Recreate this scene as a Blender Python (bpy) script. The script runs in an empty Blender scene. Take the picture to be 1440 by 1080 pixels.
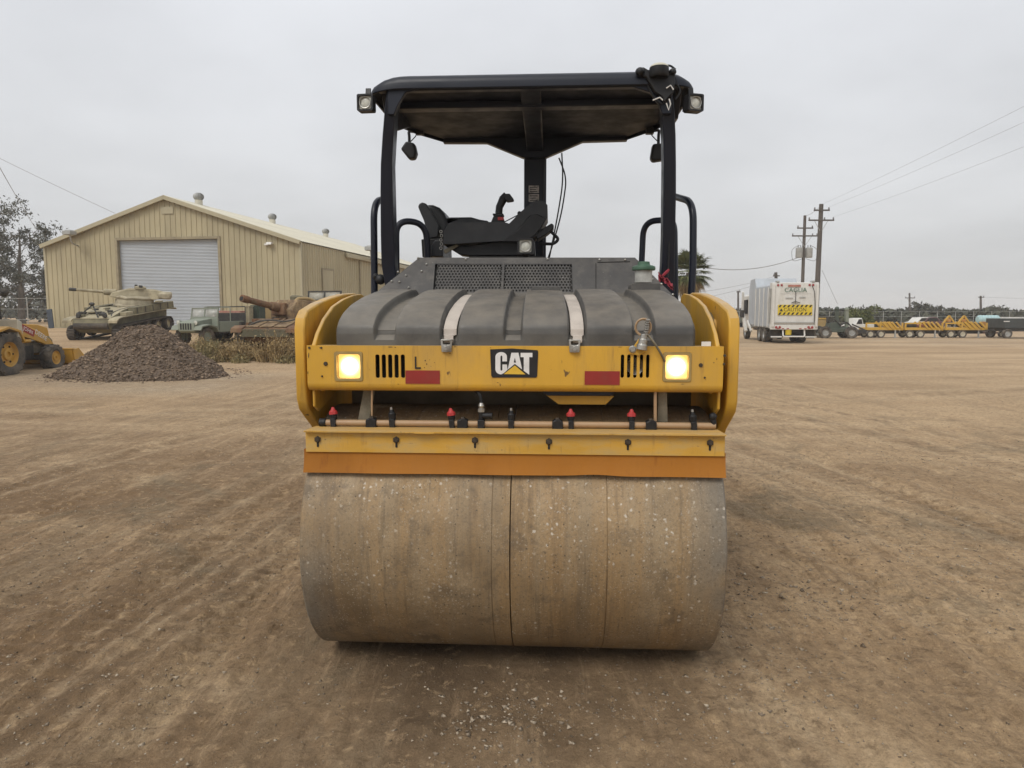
import bpy, bmesh, math, random
import numpy as np
from mathutils import Vector, Matrix, Euler
from mathutils.geometry import tessellate_polygon

R = math.radians
sc = bpy.context.scene
col = sc.collection
random.seed(7)

# ------------------------------------------------------------------ camera
PITCH = R(5.7)
CAM_H = 1.8
FPX = 1000.0                       # focal length in pixels of the 1440 wide photograph
cam_d = bpy.data.cameras.new('camera')
cam_d.lens = 36.0 * FPX / 1440.0
cam_d.sensor_width = 36.0
cam_d.clip_start = 0.05
cam_d.clip_end = 3000
cam = bpy.data.objects.new('camera', cam_d)
col.objects.link(cam)
cam.location = (0, 0, CAM_H)
cam.rotation_euler = (R(90) - PITCH, 0, 0)
sc.camera = cam

# ------------------------------------------------------------------ overcast sky, weak soft sun
SUN_EL, SUN_AZ = R(48), R(215)     # azimuth measured clockwise from +Y
w = bpy.data.worlds.new('World')
sc.world = w
w.use_nodes = True
nt = w.node_tree
for n in list(nt.nodes):
    nt.nodes.remove(n)
N = nt.nodes.new
L = nt.links.new
out = N('ShaderNodeOutputWorld')
bg = N('ShaderNodeBackground')
bg.inputs['Strength'].default_value = 0.1
sky = N('ShaderNodeTexSky')
sky.sky_type = 'NISHITA'
sky.sun_disc = False
sky.sun_elevation = SUN_EL
sky.sun_rotation = SUN_AZ
sky.dust_density = 4.0
hs = N('ShaderNodeHueSaturation')
hs.inputs['Saturation'].default_value = 0.25
L(sky.outputs[0], hs.inputs['Color'])
tc = N('ShaderNodeTexCoord')
sep = N('ShaderNodeSeparateXYZ')
L(tc.outputs['Generated'], sep.inputs[0])
ramp = N('ShaderNodeValToRGB')
cr = ramp.color_ramp
cr.elements[0].position = 0.0
cr.elements[0].color = (0.575, 0.575, 0.567, 1)
cr.elements[1].position = 1.0
cr.elements[1].color = (0.98, 0.99, 1.0, 1)
e = cr.elements.new(0.10); e.color = (0.61, 0.62, 0.63, 1)
e = cr.elements.new(0.24); e.color = (0.655, 0.67, 0.695, 1)
e = cr.elements.new(0.42); e.color = (0.73, 0.75, 0.79, 1)
L(sep.outputs['Z'], ramp.inputs[0])
# flatten the cloud pattern towards the horizon: project the direction on a cloud layer
dv = N('ShaderNodeMath'); dv.operation = 'ADD'; dv.inputs[1].default_value = 0.22
L(sep.outputs['Z'], dv.inputs[0])
pv = N('ShaderNodeVectorMath'); pv.operation = 'DIVIDE'
cb = N('ShaderNodeCombineXYZ')
for i in range(3):
    L(dv.outputs[0], cb.inputs[i])
L(tc.outputs['Generated'], pv.inputs[0]); L(cb.outputs[0], pv.inputs[1])
nz = N('ShaderNodeTexNoise')
nz.inputs['Scale'].default_value = 1.3
nz.inputs['Detail'].default_value = 5
nz.inputs['Roughness'].default_value = 0.5
L(pv.outputs[0], nz.inputs['Vector'])
mr = N('ShaderNodeMapRange')
mr.inputs['From Min'].default_value = 0.3
mr.inputs['From Max'].default_value = 0.7
mr.inputs['To Min'].default_value = 8.9
mr.inputs['To Max'].default_value = 10.7
L(nz.outputs['Fac'], mr.inputs['Value'])
ml = N('ShaderNodeVectorMath'); ml.operation = 'SCALE'
L(ramp.outputs['Color'], ml.inputs[0]); L(mr.outputs[0], ml.inputs['Scale'])
mx = N('ShaderNodeMix'); mx.data_type = 'RGBA'
mx.inputs['Factor'].default_value = 0.06
L(ml.outputs[0], mx.inputs['A']); L(hs.outputs[0], mx.inputs['B'])
L(mx.outputs['Result'], bg.inputs['Color'])
L(bg.outputs[0], out.inputs[0])

sd = bpy.data.lights.new('sun', 'SUN')
sd.energy = 1.4
sd.angle = R(24)
sd.color = (1.0, 0.96, 0.9)
sun = bpy.data.objects.new('sun', sd)
col.objects.link(sun)
sdir = Vector((math.sin(SUN_AZ) * math.cos(SUN_EL), math.cos(SUN_AZ) * math.cos(SUN_EL), math.sin(SUN_EL)))
sun.rotation_euler = sdir.to_track_quat('Z', 'Y').to_euler()
sun.location = (0, 0, 30)

sc.view_settings.view_transform = 'Standard'
sc.view_settings.look = 'None'
sc.view_settings.exposure = 0.18
sc.view_settings.gamma = 1.0
sc.view_settings.use_curve_mapping = False
sc.render.engine = 'CYCLES'
sc.cycles.max_bounces = 6
sc.cycles.volume_bounces = 1
sc.cycles.use_denoising = True

# ------------------------------------------------------------------ pixel -> place
_c, _s = math.cos(PITCH), math.sin(PITCH)
def ray(px, py):
    a, b = (px - 720) / FPX, (540 - py) / FPX
    return Vector((a, b * _s + _c, b * _c - _s))
CP = Vector((0, 0, CAM_H))
def at(px, py, D):
    """point of the pixel's ray at world depth y = D"""
    d = ray(px, py)
    return CP + d * (D / d.y)
def vn(x, y, seed=0):
    """smooth value noise, numpy arrays or floats"""
    x = np.asarray(x, dtype=np.float64); y = np.asarray(y, dtype=np.float64)
    xi = np.floor(x).astype(np.int64); yi = np.floor(y).astype(np.int64)
    xf = x - xi; yf = y - yi
    xf = xf * xf * (3 - 2 * xf); yf = yf * yf * (3 - 2 * yf)
    def h(a, b):
        n = (a * 374761393 + b * 668265263 + seed * 1442695041) & 0xffffffff
        n = ((n ^ (n >> 13)) * 1274126177) & 0xffffffff
        return ((n ^ (n >> 16)) & 0xffff) / 65535.0
    a = h(xi, yi) * (1 - xf) + h(xi + 1, yi) * xf
    b = h(xi, yi + 1) * (1 - xf) + h(xi + 1, yi + 1) * xf
    return a * (1 - yf) + b * yf - 0.5
def fbm(x, y, seed=0, oct=4):
    t = 0; amp = 1.0
    for k in range(oct):
        t = t + amp * vn(x * 2**k, y * 2**k, seed + 17 * k); amp *= 0.5
    return t
def sm(t):
    t = np.clip(t, 0, 1); return t * t * (3 - 2 * t)
def terr(x, y):
    """broad terrain height: the yard is level, the ground by the shed is about a metre higher"""
    x = np.asarray(x, dtype=np.float64); y = np.asarray(y, dtype=np.float64)
    up = np.interp(y, [19, 22, 24, 27, 30, 33, 42, 60], [0, .05, .16, .28, .42, .62, .86, .9])
    return up * sm((-1.5 - x) / 4.5)

# ------------------------------------------------------------------ mesh builder
class MB:
    def __init__(s):
        s.v = []; s.f = []
    def add(s, v, f):
        o = len(s.v); s.v += [tuple(p) for p in v]; s.f += [tuple(i + o for i in q) for q in f]
        return s
    def box(s, x0, x1, y0, y1, z0, z1, M=None):
        v = [Vector((x, y, z)) for z in (z0, z1) for y in (y0, y1) for x in (x0, x1)]
        if M is not None: v = [M @ p for p in v]
        return s.add(v, [(0, 2, 3, 1), (4, 5, 7, 6), (0, 1, 5, 4), (2, 6, 7, 3), (0, 4, 6, 2), (1, 3, 7, 5)])
    def bar(s, p0, p1, wx, wy, up=(0, 0, 1)):
        """rectangular bar from p0 to p1"""
        p0, p1 = Vector(p0), Vector(p1); d = (p1 - p0).normalized()
        u = Vector(up)
        if abs(d.dot(u)) > .98: u = Vector((0, 1, 0))
        a = d.cross(u).normalized() * wx / 2; b = a.cross(d).normalized() * wy / 2
        v = [p + i * a + j * b for p in (p0, p1) for j in (-1, 1) for i in (-1, 1)]
        return s.add(v, [(0, 1, 3, 2), (4, 6, 7, 5), (0, 4, 5, 1), (2, 3, 7, 6), (0, 2, 6, 4), (1, 5, 7, 3)])
    def prism(s, poly, axis, a, b, holes=()):
        """2-D outline (with holes) extruded along an axis: x:(y,z) y:(x,z) z:(x,y)"""
        def P(p, t):
            return {'x': (t, p[0], p[1]), 'y': (p[0], t, p[1]), 'z': (p[0], p[1], t)}[axis]
        loops = [list(poly)] + [list(h) for h in holes]
        flat = [p for l in loops for p in l]; n = len(flat)
        tri = tessellate_polygon([[Vector((p[0], p[1], 0)) for p in l] for l in loops])
        f = [tuple(t) for t in tri] + [tuple(i + n for i in reversed(t)) for t in tri]
        o = 0
        for l in loops:
            m = len(l)
            for i in range(m):
                j = (i + 1) % m
                f.append((o + i, o + j, o + j + n, o + i + n))
            o += m
        return s.add([P(p, a) for p in flat] + [P(p, b) for p in flat], f)
    def cyl(s, p0, p1, r0, r1=None, n=16):
        return s.tube([p0, p1], [r0, r0 if r1 is None else r1], n)
    def tube(s, path, r, n=10, cap=True):
        P = [Vector(p) for p in path]; m = len(P)
        rr = r if isinstance(r, (list, tuple)) else [r] * m
        t = [(P[min(i + 1, m - 1)] - P[max(i - 1, 0)]).normalized() for i in range(m)]
        u = Vector((0, 0, 1))
        if abs(t[0].dot(u)) > .9: u = Vector((0, 1, 0))
        a = t[0].cross(u).normalized(); v = []
        for i in range(m):
            a = (a - t[i] * a.dot(t[i])).normalized(); b = t[i].cross(a)
            v += [P[i] + (a * math.cos(2 * math.pi * k / n) + b * math.sin(2 * math.pi * k / n)) * rr[i] for k in range(n)]
        f = [(i * n + k, i * n + (k + 1) % n, (i + 1) * n + (k + 1) % n, (i + 1) * n + k) for i in range(m - 1) for k in range(n)]
        if cap:
            f += [tuple(range(n - 1, -1, -1)), tuple((m - 1) * n + k for k in range(n))]
        return s.add(v, f)
    def lathe(s, prof, c=(0, 0, 0), axis='z', n=24):
        """profile (radius, height) turned about an axis through c"""
        c = Vector(c); v = []
        def P(r, h, t):
            a, b = r * math.cos(t), r * math.sin(t)
            return c + Vector({'z': (a, b, h), 'x': (h, a, b), 'y': (b, h, a)}[axis])
        for r, h in prof:
            v += [P(max(r, 1e-5), h, 2 * math.pi * k / n) for k in range(n)]
        f = [(i * n + k, i * n + (k + 1) % n, (i + 1) * n + (k + 1) % n, (i + 1) * n + k) for i in range(len(prof) - 1) for k in range(n)]
        return s.add(v, f)
    def ball(s, c, r, n=12, m=8, sc_=(1, 1, 1)):
        c = Vector(c); prof = []; v = []
        for i in range(m + 1):
            a = -math.pi / 2 + math.pi * i / m
            for k in range(n):
                t = 2 * math.pi * k / n
                q = max(math.cos(a), 1e-4)
                v.append(c + Vector((r * sc_[0] * q * math.cos(t), r * sc_[1] * q * math.sin(t), r * sc_[2] * math.sin(a))))
        f = [(i * n + k, i * n + (k + 1) % n, (i + 1) * n + (k + 1) % n, (i + 1) * n + k) for i in range(m) for k in range(n)]
        return s.add(v, f)
    def surf(s, fn, nu, nv):
        v = [fn(i / nu, j / nv) for j in range(nv + 1) for i in range(nu + 1)]
        f = [(j * (nu + 1) + i, j * (nu + 1) + i + 1, (j + 1) * (nu + 1) + i + 1, (j + 1) * (nu + 1) + i) for j in range(nv) for i in range(nu)]
        return s.add(v, f)
    def xf(s, M):
        s.v = [tuple(M @ Vector(p)) for p in s.v]; return s
    def mesh(s, name, mat=None, angle=35, fix=True):
        me = bpy.data.meshes.new(name)
        me.from_pydata(s.v, [], s.f)
        if fix:
            bm = bmesh.new(); bm.from_mesh(me)
            bmesh.ops.recalc_face_normals(bm, faces=bm.faces); bm.to_mesh(me); bm.free()
        if angle:
            me.polygons.foreach_set('use_smooth', [True] * len(me.polygons))
            me.set_sharp_from_angle(angle=R(angle))
        if mat: me.materials.append(mat)
        return me
    def build(s, name, mat, parent=None, bevel=0, seg=2, angle=35, loc=None, rot=None, fix=True):
        o = bpy.data.objects.new(name, s.mesh(name, mat, angle, fix))
        col.objects.link(o)
        if parent: o.parent = parent
        if loc is not None: o.location = loc
        if rot is not None: o.rotation_euler = rot
        if bevel:
            m = o.modifiers.new('bevel', 'BEVEL'); m.width = bevel; m.segments = seg
            m.limit_method = 'ANGLE'; m.angle_limit = R(40)
        return o
def tag(o, label=None, cat=None, group=None, kind=None):
    for k, v in (('label', label), ('category', cat), ('group', group), ('kind', kind)):
        if v: o[k] = v
    return o
def thing(name, label, cat, loc=(0, 0, 0), rz=0, group=None, rx=0, ry=0):
    o = bpy.data.objects.new(name, None); col.objects.link(o)
    o.location = loc; o.rotation_euler = (rx, ry, rz); o.empty_display_size = .2
    return tag(o, label, cat, group)
def dup(o, parent=None):
    c = o.copy(); col.objects.link(c)
    if parent is not None: c.parent = parent
    for ch in list(o.children): dup(ch, c)
    return c
def rrect(x0, x1, z0, z1, r, n=4):
    p = []
    for cx, cz, a0 in ((x1 - r, z1 - r, 0), (x0 + r, z1 - r, 90), (x0 + r, z0 + r, 180), (x1 - r, z0 + r, 270)):
        for k in range(n + 1):
            a = R(a0 + 90 * k / n); p.append((cx + r * math.cos(a), cz + r * math.sin(a)))
    return p
def bend(pts, r=.06, n=5):
    """round the corners of a polyline"""
    P = [Vector(p) for p in pts]; o = [P[0]]
    for i in range(1, len(P) - 1):
        a, b, c = P[i - 1], P[i], P[i + 1]
        q = min(r, (a - b).length * .49, (c - b).length * .49)
        s0 = b + (a - b).normalized() * q; s1 = b + (c - b).normalized() * q
        for k in range(n + 1):
            t = k / n; o.append(s0 * (1 - t)**2 + b * 2 * t * (1 - t) + s1 * t * t)
    return o + [P[-1]]
def text(body, size, name, mat, parent, M, ext=.002, sx=1.0):
    """lettering as a thin mesh; M places it: text x -> right, y -> up"""
    c = bpy.data.curves.new(name, 'FONT'); c.body = body; c.size = size; c.extrude = ext
    c.align_x = 'CENTER'; c.align_y = 'CENTER'; c.resolution_u = 3
    t = bpy.data.objects.new(name + '_tmp', c); col.objects.link(t)
    bpy.context.view_layer.update()
    me = bpy.data.meshes.new_from_object(t.evaluated_get(bpy.context.evaluated_depsgraph_get()))
    bpy.data.objects.remove(t); bpy.data.curves.remove(c)
    me.name = name; me.materials.clear(); me.materials.append(mat)
    me.transform(M @ Matrix.Diagonal((sx, 1, 1, 1)))
    o = bpy.data.objects.new(name, me); col.objects.link(o)
    if parent: o.parent = parent
    return o
# upright lettering facing -y / -x / +x
FACE_MY = Matrix(((1, 0, 0, 0), (0, 0, -1, 0), (0, 1, 0, 0), (0, 0, 0, 1)))
FACE_PX = Matrix(((0, 0, 1, 0), (1, 0, 0, 0), (0, 1, 0, 0), (0, 0, 0, 1)))

# ------------------------------------------------------------------ materials
def mat(name, c, rough=.6, metal=0.0, var=.18, scale=3.0, dirt=None, amt=.5, dscale=2.0, bump=0.0, bscale=60.0,
        stretch=(1, 1, 1), spots=None, sscale=25.0, sth=.3, spec=.5, emit=0, runs=None, updust=0.0, objvar=0.0, world=False):
    m = bpy.data.materials.new(name); m.use_nodes = True
    t = m.node_tree; p = t.nodes['Principled BSDF']
    p.inputs['Roughness'].default_value = rough; p.inputs['Metallic'].default_value = metal
    p.inputs['Specular IOR Level'].default_value = spec
    n = t.nodes.new; l = t.links.new
    if world:
        co = n('ShaderNodeNewGeometry').outputs['Position']
    else:
        co = n('ShaderNodeTexCoord').outputs['Object']
    mp = n('ShaderNodeMapping'); mp.inputs['Scale'].default_value = stretch; l(co, mp.inputs[0]); v = mp.outputs[0]
    def noise(s, d=4, r=.6):
        q = n('ShaderNodeTexNoise'); q.inputs['Scale'].default_value = s; q.inputs['Detail'].default_value = d
        q.inputs['Roughness'].default_value = r; l(v, q.inputs['Vector']); return q.outputs['Fac']
    def rng(x, a, b, c0, c1):
        q = n('ShaderNodeMapRange'); q.inputs[1].default_value = a; q.inputs[2].default_value = b
        q.inputs[3].default_value = c0; q.inputs[4].default_value = c1; l(x, q.inputs[0]); return q.outputs[0]
    def mix(f, a, b, mode='MIX'):
        q = n('ShaderNodeMix'); q.data_type = 'RGBA'; q.blend_type = mode
        for key, x in (('Factor', f), ('A', a), ('B', b)):
            if hasattr(x, 'is_linked') or hasattr(x, 'links'): l(x, q.inputs[key])
            else: q.inputs[key].default_value = x if key == 'Factor' else (*x[:3], 1)
        return q.outputs['Result']
    cc = None
    nz = noise(scale)
    k = rng(nz, .3, .7, 1 - var, 1 + var)
    cm = n('ShaderNodeVectorMath'); cm.operation = 'SCALE'; cm.inputs[0].default_value = c[:3]; l(k, cm.inputs['Scale'])
    cc = cm.outputs[0]
    if dirt:
        d = noise(dscale, 6, .68)
        cc = mix(rng(d, .62 - amt * .4, .75 - amt * .25, 0, min(1, amt * 1.3)), cc, dirt)
    if spots:
        d = noise(sscale, 3, .6)
        cc = mix(rng(d, .5 + sth * .5, .53 + sth * .5, 0, .9), cc, spots)
    if objvar:                                 # sheets faded differently
        oi = n('ShaderNodeObjectInfo'); ov = n('ShaderNodeVectorMath'); ov.operation = 'SCALE'; l(cc, ov.inputs[0]); l(rng(oi.outputs['Random'], 0, 1, 1 - objvar, 1 + objvar), ov.inputs['Scale']); cc = ov.outputs[0]
    if runs:                                   # grime that has run down the face
        rm = n('ShaderNodeMapping'); rm.inputs['Scale'].default_value = (1, 1, .07); l(co, rm.inputs[0])
        q = n('ShaderNodeTexNoise'); q.inputs['Scale'].default_value = 34; q.inputs['Detail'].default_value = 5; q.inputs['Roughness'].default_value = .7; l(rm.outputs[0], q.inputs['Vector'])
        f1 = rng(q.outputs['Fac'], .54, .68, 0, .75)
        f2 = n('ShaderNodeMath'); f2.operation = 'MULTIPLY'; l(f1, f2.inputs[0]); l(rng(noise(1.7 * scale, 5, .65), .45, .62, .1, 1), f2.inputs[1])
        cc = mix(f2.outputs[0], cc, runs)
    if updust:                                 # dust lying on faces that look up
        gn = n('ShaderNodeNewGeometry'); sx = n('ShaderNodeSeparateXYZ'); l(gn.outputs['Normal'], sx.inputs[0])
        f2 = n('ShaderNodeMath'); f2.operation = 'MULTIPLY'; l(rng(sx.outputs['Z'], .35, .95, 0, updust), f2.inputs[0]); l(rng(noise(9, 6, .7), .3, .65, .35, 1), f2.inputs[1])
        cc = mix(f2.outputs[0], cc, (.33, .275, .205))
    l(cc, p.inputs['Base Color'])
    l(rng(noise(scale * 3.1), .3, .7, max(.02, rough - .1), min(1, rough + .1)), p.inputs['Roughness'])
    if bump:
        b = n('ShaderNodeBump'); b.inputs['Strength'].default_value = min(1, bump); b.inputs['Distance'].default_value = .01
        l(noise(bscale, 4, .6), b.inputs['Height']); l(b.outputs[0], p.inputs['Normal'])
    if emit:
        p.inputs['Emission Color'].default_value = (*c[:3], 1); p.inputs['Emission Strength'].default_value = emit
    return m
DUST = (.30, .25, .185)
RUST = (.10, .05, .028)
M = {}
M['yellow'] = mat('machine_yellow_paint', (.62, .345, .036), .45, 0, .10, 2.5, (.44, .275, .085), .45, 2.2, .08, 50, (1, 1, .5), spots=(.10, .055, .025), sscale=13, sth=.40, runs=(.30, .165, .045), updust=.55)
M['yellow2'] = mat('scraper_yellow_paint', (.60, .335, .048), .55, 0, .12, 2.5, (.44, .32, .14), .5, 5.0, .1, 50, (1, 3, 3), spots=(.10, .05, .025), sscale=20, sth=.43, runs=(.27, .15, .05), updust=.4)
M['rubber_or'] = mat('orange_scraper_urethane', (.37, .145, .022), .75, 0, .2, 3, (.30, .125, .022), .45, 3.0, .05, 40, (1, 1, .35), spots=(.10, .04, .015), sscale=9, sth=.38, runs=(.24, .085, .018), spec=.2)
M['black'] = mat('black_machine_paint', (.009, .010, .013), .42, 0, .2, 3, (.05, .045, .04), .22, 4.0, .03, 80)
M['rops'] = mat('canopy_black_paint', (.0060, .0085, .0175), .4, 0, .15, 3, (.026, .026, .028), .12, 3.0, .03, 80, spec=.4)
M['under'] = mat('canopy_lining', (.0075, .009, .016), .5, 0, .2, 2.5, (.016, .016, .018), .25, 2.0, spec=.15)
M['hood'] = mat('hood_grey_paint', (.048, .048, .050), .55, 0, .12, 5, (.12, .115, .105), .35, 9.0, .35, 260, spots=(.24, .24, .24), sscale=46, sth=.40, updust=.3)
M['tank'] = mat('black_poly_tank', (.066, .063, .059), .55, 0, .14, 4, (.15, .14, .12), .5, 2.2, .12, 180, updust=.35)
M['plastic'] = mat('black_plastic', (.009, .009, .010), .5, 0, .2, 6, (.045, .04, .036), .22, 8, spec=.4)
M['vinyl'] = mat('seat_vinyl', (.016, .017, .019), .5, 0, .15, 6, (.05, .047, .045), .25, 6, .15, 150)
M['strap'] = mat('tank_strap_webbing', (.52, .46, .40), .8, 0, .1, 8, (.34, .29, .25), .4, 6, .3, 300)
M['steel'] = mat('zinc_steel', (.42, .41, .38), .4, .8, .2, 10, (.2, .17, .13), .4, 12)
M['bolt'] = mat('dirty_bolt_steel', (.07, .055, .04), .6, .5, .3, 20)
M['pvc'] = mat('tan_spray_pipe', (.40, .27, .15), .5, 0, .2, 8, (.30, .18, .10), .5, 8)
M['red'] = mat('red_nozzle', (.42, .035, .035), .5, 0, .15, 10)
M['reflect'] = mat('red_reflector_tape', (.27, .022, .016), .45, 0, .1, 12, (.2, .05, .03), .35, 10)
M['white'] = mat('white_sticker', (.68, .66, .62), .5, 0, .12, 12)
M['decal_black'] = mat('decal_black', (.012, .011, .012), .45, 0, .2, 9)
M['decal_yellow'] = mat('decal_yellow', (.68, .43, .045), .45, 0, .1, 14)
M['green'] = mat('green_cap', (.05, .115, .07), .55, 0, .2, 14, (.1, .13, .1), .4, 10)
M['rag'] = mat('red_rag', (.28, .03, .045), .85, 0, .25, 14)
M['glass'] = mat('lamp_lens', (.50, .50, .44), .12, 0, .25, 30)
M['lamprim'] = mat('headlight_bezel', (.36, .25, .09), .4, .2, .15, 12)
M['dark'] = mat('dark_interior', (.012, .011, .010), .8, 0, .2, 5)
M['gunk_and_shade'] = mat('grimy_bracket_and_shade', (.13, .11, .07), .7, 0, .3, 8, DUST, .5, 5)  # real grime on brackets and hoses; on the loader chassis also painted shade
# ------------------------------------------------------------------ ground
def ground_material():
    m = bpy.data.materials.new('packed_dirt'); m.use_nodes = True
    t = m.node_tree; p = t.nodes['Principled BSDF']; n = t.nodes.new; l = t.links.new
    p.inputs['Specular IOR Level'].default_value = .2
    pos = n('ShaderNodeNewGeometry').outputs['Position']
    def mp(s, rz=0):
        q = n('ShaderNodeMapping'); q.inputs['Scale'].default_value = s; q.inputs['Rotation'].default_value = (0, 0, rz)
        l(pos, q.inputs[0]); return q.outputs[0]
    def noise(v, s, d=5, r=.6, dist=0):
        q = n('ShaderNodeTexNoise'); q.inputs['Scale'].default_value = s; q.inputs['Detail'].default_value = d
        q.inputs['Roughness'].default_value = r; q.inputs['Distortion'].default_value = dist; l(v, q.inputs['Vector']); return q.outputs['Fac']
    def rng(x, a, b, c0=0, c1=1):
        q = n('ShaderNodeMapRange'); q.inputs[1].default_value = a; q.inputs[2].default_value = b
        q.inputs[3].default_value = c0; q.inputs[4].default_value = c1; l(x, q.inputs[0]); return q.outputs[0]
    def mix(f, a, b, mode='MIX'):
        q = n('ShaderNodeMix'); q.data_type = 'RGBA'; q.blend_type = mode
        for key, x in (('Factor', f), ('A', a), ('B', b)):
            if hasattr(x, 'links'): l(x, q.inputs[key])
            else: q.inputs[key].default_value = x if key == 'Factor' else (*x, 1)
        return q.outputs['Result']
    def mul(a, b):
        q = n('ShaderNodeMath'); q.operation = 'MULTIPLY'
        l(a, q.inputs[0])
        if hasattr(b, 'links'): l(b, q.inputs[1])
        else: q.inputs[1].default_value = b
        return q.outputs[0]
    v1 = mp((1, 1, 1)); vs = mp((1, .16, 1), R(4)); vc = mp((.3, 1, 1), R(-10))
    big = noise(v1, .22, 6, .6, .6)
    mid = noise(v1, 1.1, 7, .65, .4)
    streak = noise(vs, 1.6, 6, .62, .5)
    cross = noise(vc, .28, 5, .6, .4)
    fine = noise(v1, 28, 6, .7)
    grit = noise(v1, 150, 3, .7)
    wear = n('ShaderNodeVertexColor'); wear.layer_name = 'wear'
    ws = n('ShaderNodeSeparateColor'); l(wear.outputs['Color'], ws.inputs[0])
    sepx = n('ShaderNodeSeparateXYZ'); l(pos, sepx.inputs[0])
    dry = n('ShaderNodeMath'); dry.operation = 'ADD'; l(big, dry.inputs[0]); l(rng(sepx.outputs['X'], -2.5, 3.0, -.06, .17), dry.inputs[1])   # the open side of the yard is drier
    c = mix(rng(dry.outputs[0], .36, .66), (.200, .138, .082), (.43, .325, .212))
    c = mix(rng(mid, .52, .74, 0, .9), c, (.60, .485, .345))              # pale dry dust
    c = mix(rng(streak, .52, .70, 0, .55), c, (.200, .140, .088))         # wheel-packed streaks
    c = mix(rng(streak, .45, .30, 0, .5), c, (.47, .365, .248))
    c = mix(rng(noise(vs, .7, 6, .65, .8), .54, .70, 0, .6), c, (.185, .155, .108))   # greyish damp bands
    c = mix(rng(noise(v1, .5, 7, .7, .9), .54, .63, 0, .72), c, (.185, .160, .115))
    sepn = n('ShaderNodeSeparateXYZ'); l(pos, sepn.inputs[0])
    far = rng(sepn.outputs['Y'], 7, 20, 0, 1)
    farc = mix(rng(cross, .38, .62), (.29, .213, .138), (.49, .388, .272))
    c = mix(mul(far, .85), c, farc)
    c = mix(mul(wear.outputs['Alpha'], .7), c, mix(rng(noise(v1, 3, 7, .75), .35, .65), (.21, .185, .150), (.43, .385, .315)))
    brk = rng(noise(v1, 6, 6, .7), .36, .56)                               # tracks break up
    c = mix(mul(mul(ws.outputs[0], brk), .85), c, (.140, .102, .066))
    c = mix(mul(mul(ws.outputs[1], brk), .8), c, (.54, .44, .315))
    c = mix(mul(ws.outputs[2], .95), c, (.095, .069, .046))
    c = mix(rng(fine, .42, .66, .0, .5), c, (.165, .120, .080))
    c = mix(rng(grit, .60, .72, 0, .4), c, (.46, .38, .285))
    c = mix(rng(grit, .42, .30, 0, .5), c, (.095, .07, .05))
    vs2 = mp((1, .10, 1), R(3)); st2 = noise(vs2, 7, 7, .72, .25)
    nearm = rng(sepn.outputs['Y'], 6, 13, 1, .25)
    c = mix(mul(nearm, rng(st2, .55, .67, 0, .5)), c, (.150, .108, .070))
    c = mix(mul(nearm, rng(st2, .44, .34, 0, .42)), c, (.52, .40, .275))
    clod = noise(v1, 11, 9, .78, .4)
    c = mix(rng(clod, .53, .62, 0, .62), c, (.150, .108, .068))
    c = mix(rng(clod, .45, .36, 0, .55), c, (.52, .40, .262))
    tone = n('ShaderNodeVectorMath'); tone.operation = 'MULTIPLY'; tone.inputs[1].default_value = (1.28, 1.175, 1.035); l(c, tone.inputs[0]); c = tone.outputs[0]
    l(c, p.inputs['Base Color'])
    l(rng(mid, .3, .7, .8, .98), p.inputs['Roughness'])
    b1 = n('ShaderNodeBump'); b1.inputs['Strength'].default_value = .9; b1.inputs['Distance'].default_value = .075
    l(noise(mp((1, .55, 1), R(4)), 19, 8, .70, .5), b1.inputs['Height'])
    b2 = n('ShaderNodeBump'); b2.inputs['Strength'].default_value = .8; b2.inputs['Distance'].default_value = .012
    l(noise(v1, 95, 5, .7), b2.inputs['Height']); l(b1.outputs[0], b2.inputs['Normal'])
    l(b2.outputs[0], p.inputs['Normal'])
    return m
M['dirt'] = ground_material()

def axis_steps(fine0, fine1, step, lo, hi, g):
    a = list(np.arange(fine0, fine1, step)); s = step
    while a[-1] < hi: s *= g; a.append(a[-1] + s)
    s = step; b = []
    x = fine0
    while x > lo: s *= g; x -= s; b.append(x)
    return np.array(b[::-1] + a)
def micro(X, Y):
    """ruts, clods and dips of the yard"""
    fade = np.clip(1 - (np.hypot(X, Y) - 10) / 60, .15, 1)
    near = np.clip(1 - (np.hypot(X, Y) - 5) / 9, 0, 1)
    z = .035 * fbm(X * .35, Y * .25, 3, 3) + .020 * fbm(X * 1.6, Y * .5, 5, 4)
    z += .034 * near * np.maximum(fbm(X * 5, Y * 3.5, 9, 4), -.2)
    z += .024 * near * np.maximum(fbm(X * 13, Y * 9, 31, 4), -.1)
    # wheel ruts along the yard, each with lug prints
    for x0, k, amp, ph, lug in ((-2.75, .05, .030, .3, 9), (-2.35, .05, .024, .6, 9), (-4.4, .10, .03, 1.2, 7), (-5.6, .13, .03, 2, 7), (-1.7, .06, .018, .1, 11),
                                (2.6, -.06, .026, 1.1, 9), (3.3, -.07, .022, 2.2, 8), (4.4, -.12, .03, .4, 7), (5.3, -.1, .03, .9, 7), (2.05, -.03, .016, .7, 12)):
        xc = x0 + k * (Y - 4) + .12 * np.sin(Y * .6 + ph)
        d = (X - xc) / .14
        on = np.clip(vn(Y * .35 + ph * 7, Y * 0 + x0, 12) + .75, 0, 1)
        g = np.exp(-d * d) * on
        z -= amp * g * (1 + .5 * np.sign(np.sin(Y * lug * 5 + np.abs(d) * 2)) * near)
        z += amp * .55 * np.exp(-((np.abs(d) - 1.7) / .55)**2) * on
    # the strip just rolled is smooth and level
    under = np.clip(1 - np.abs(X) / 1.25, 0, 1) * sm((Y - 2.9) / .5) * (1 - sm((Y - 8.5) / 1))
    z *= 1 - sm(under * 6)
    rim = np.exp(-((np.abs(X - .03) - 1.13) / .05)**2) * sm((Y - 3.6) / .3) * (1 - sm((Y - 9) / 1))
    z += rim * (.022 + .03 * fbm(X * 9, Y * 7, 55, 3))
    return z * fade
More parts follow.
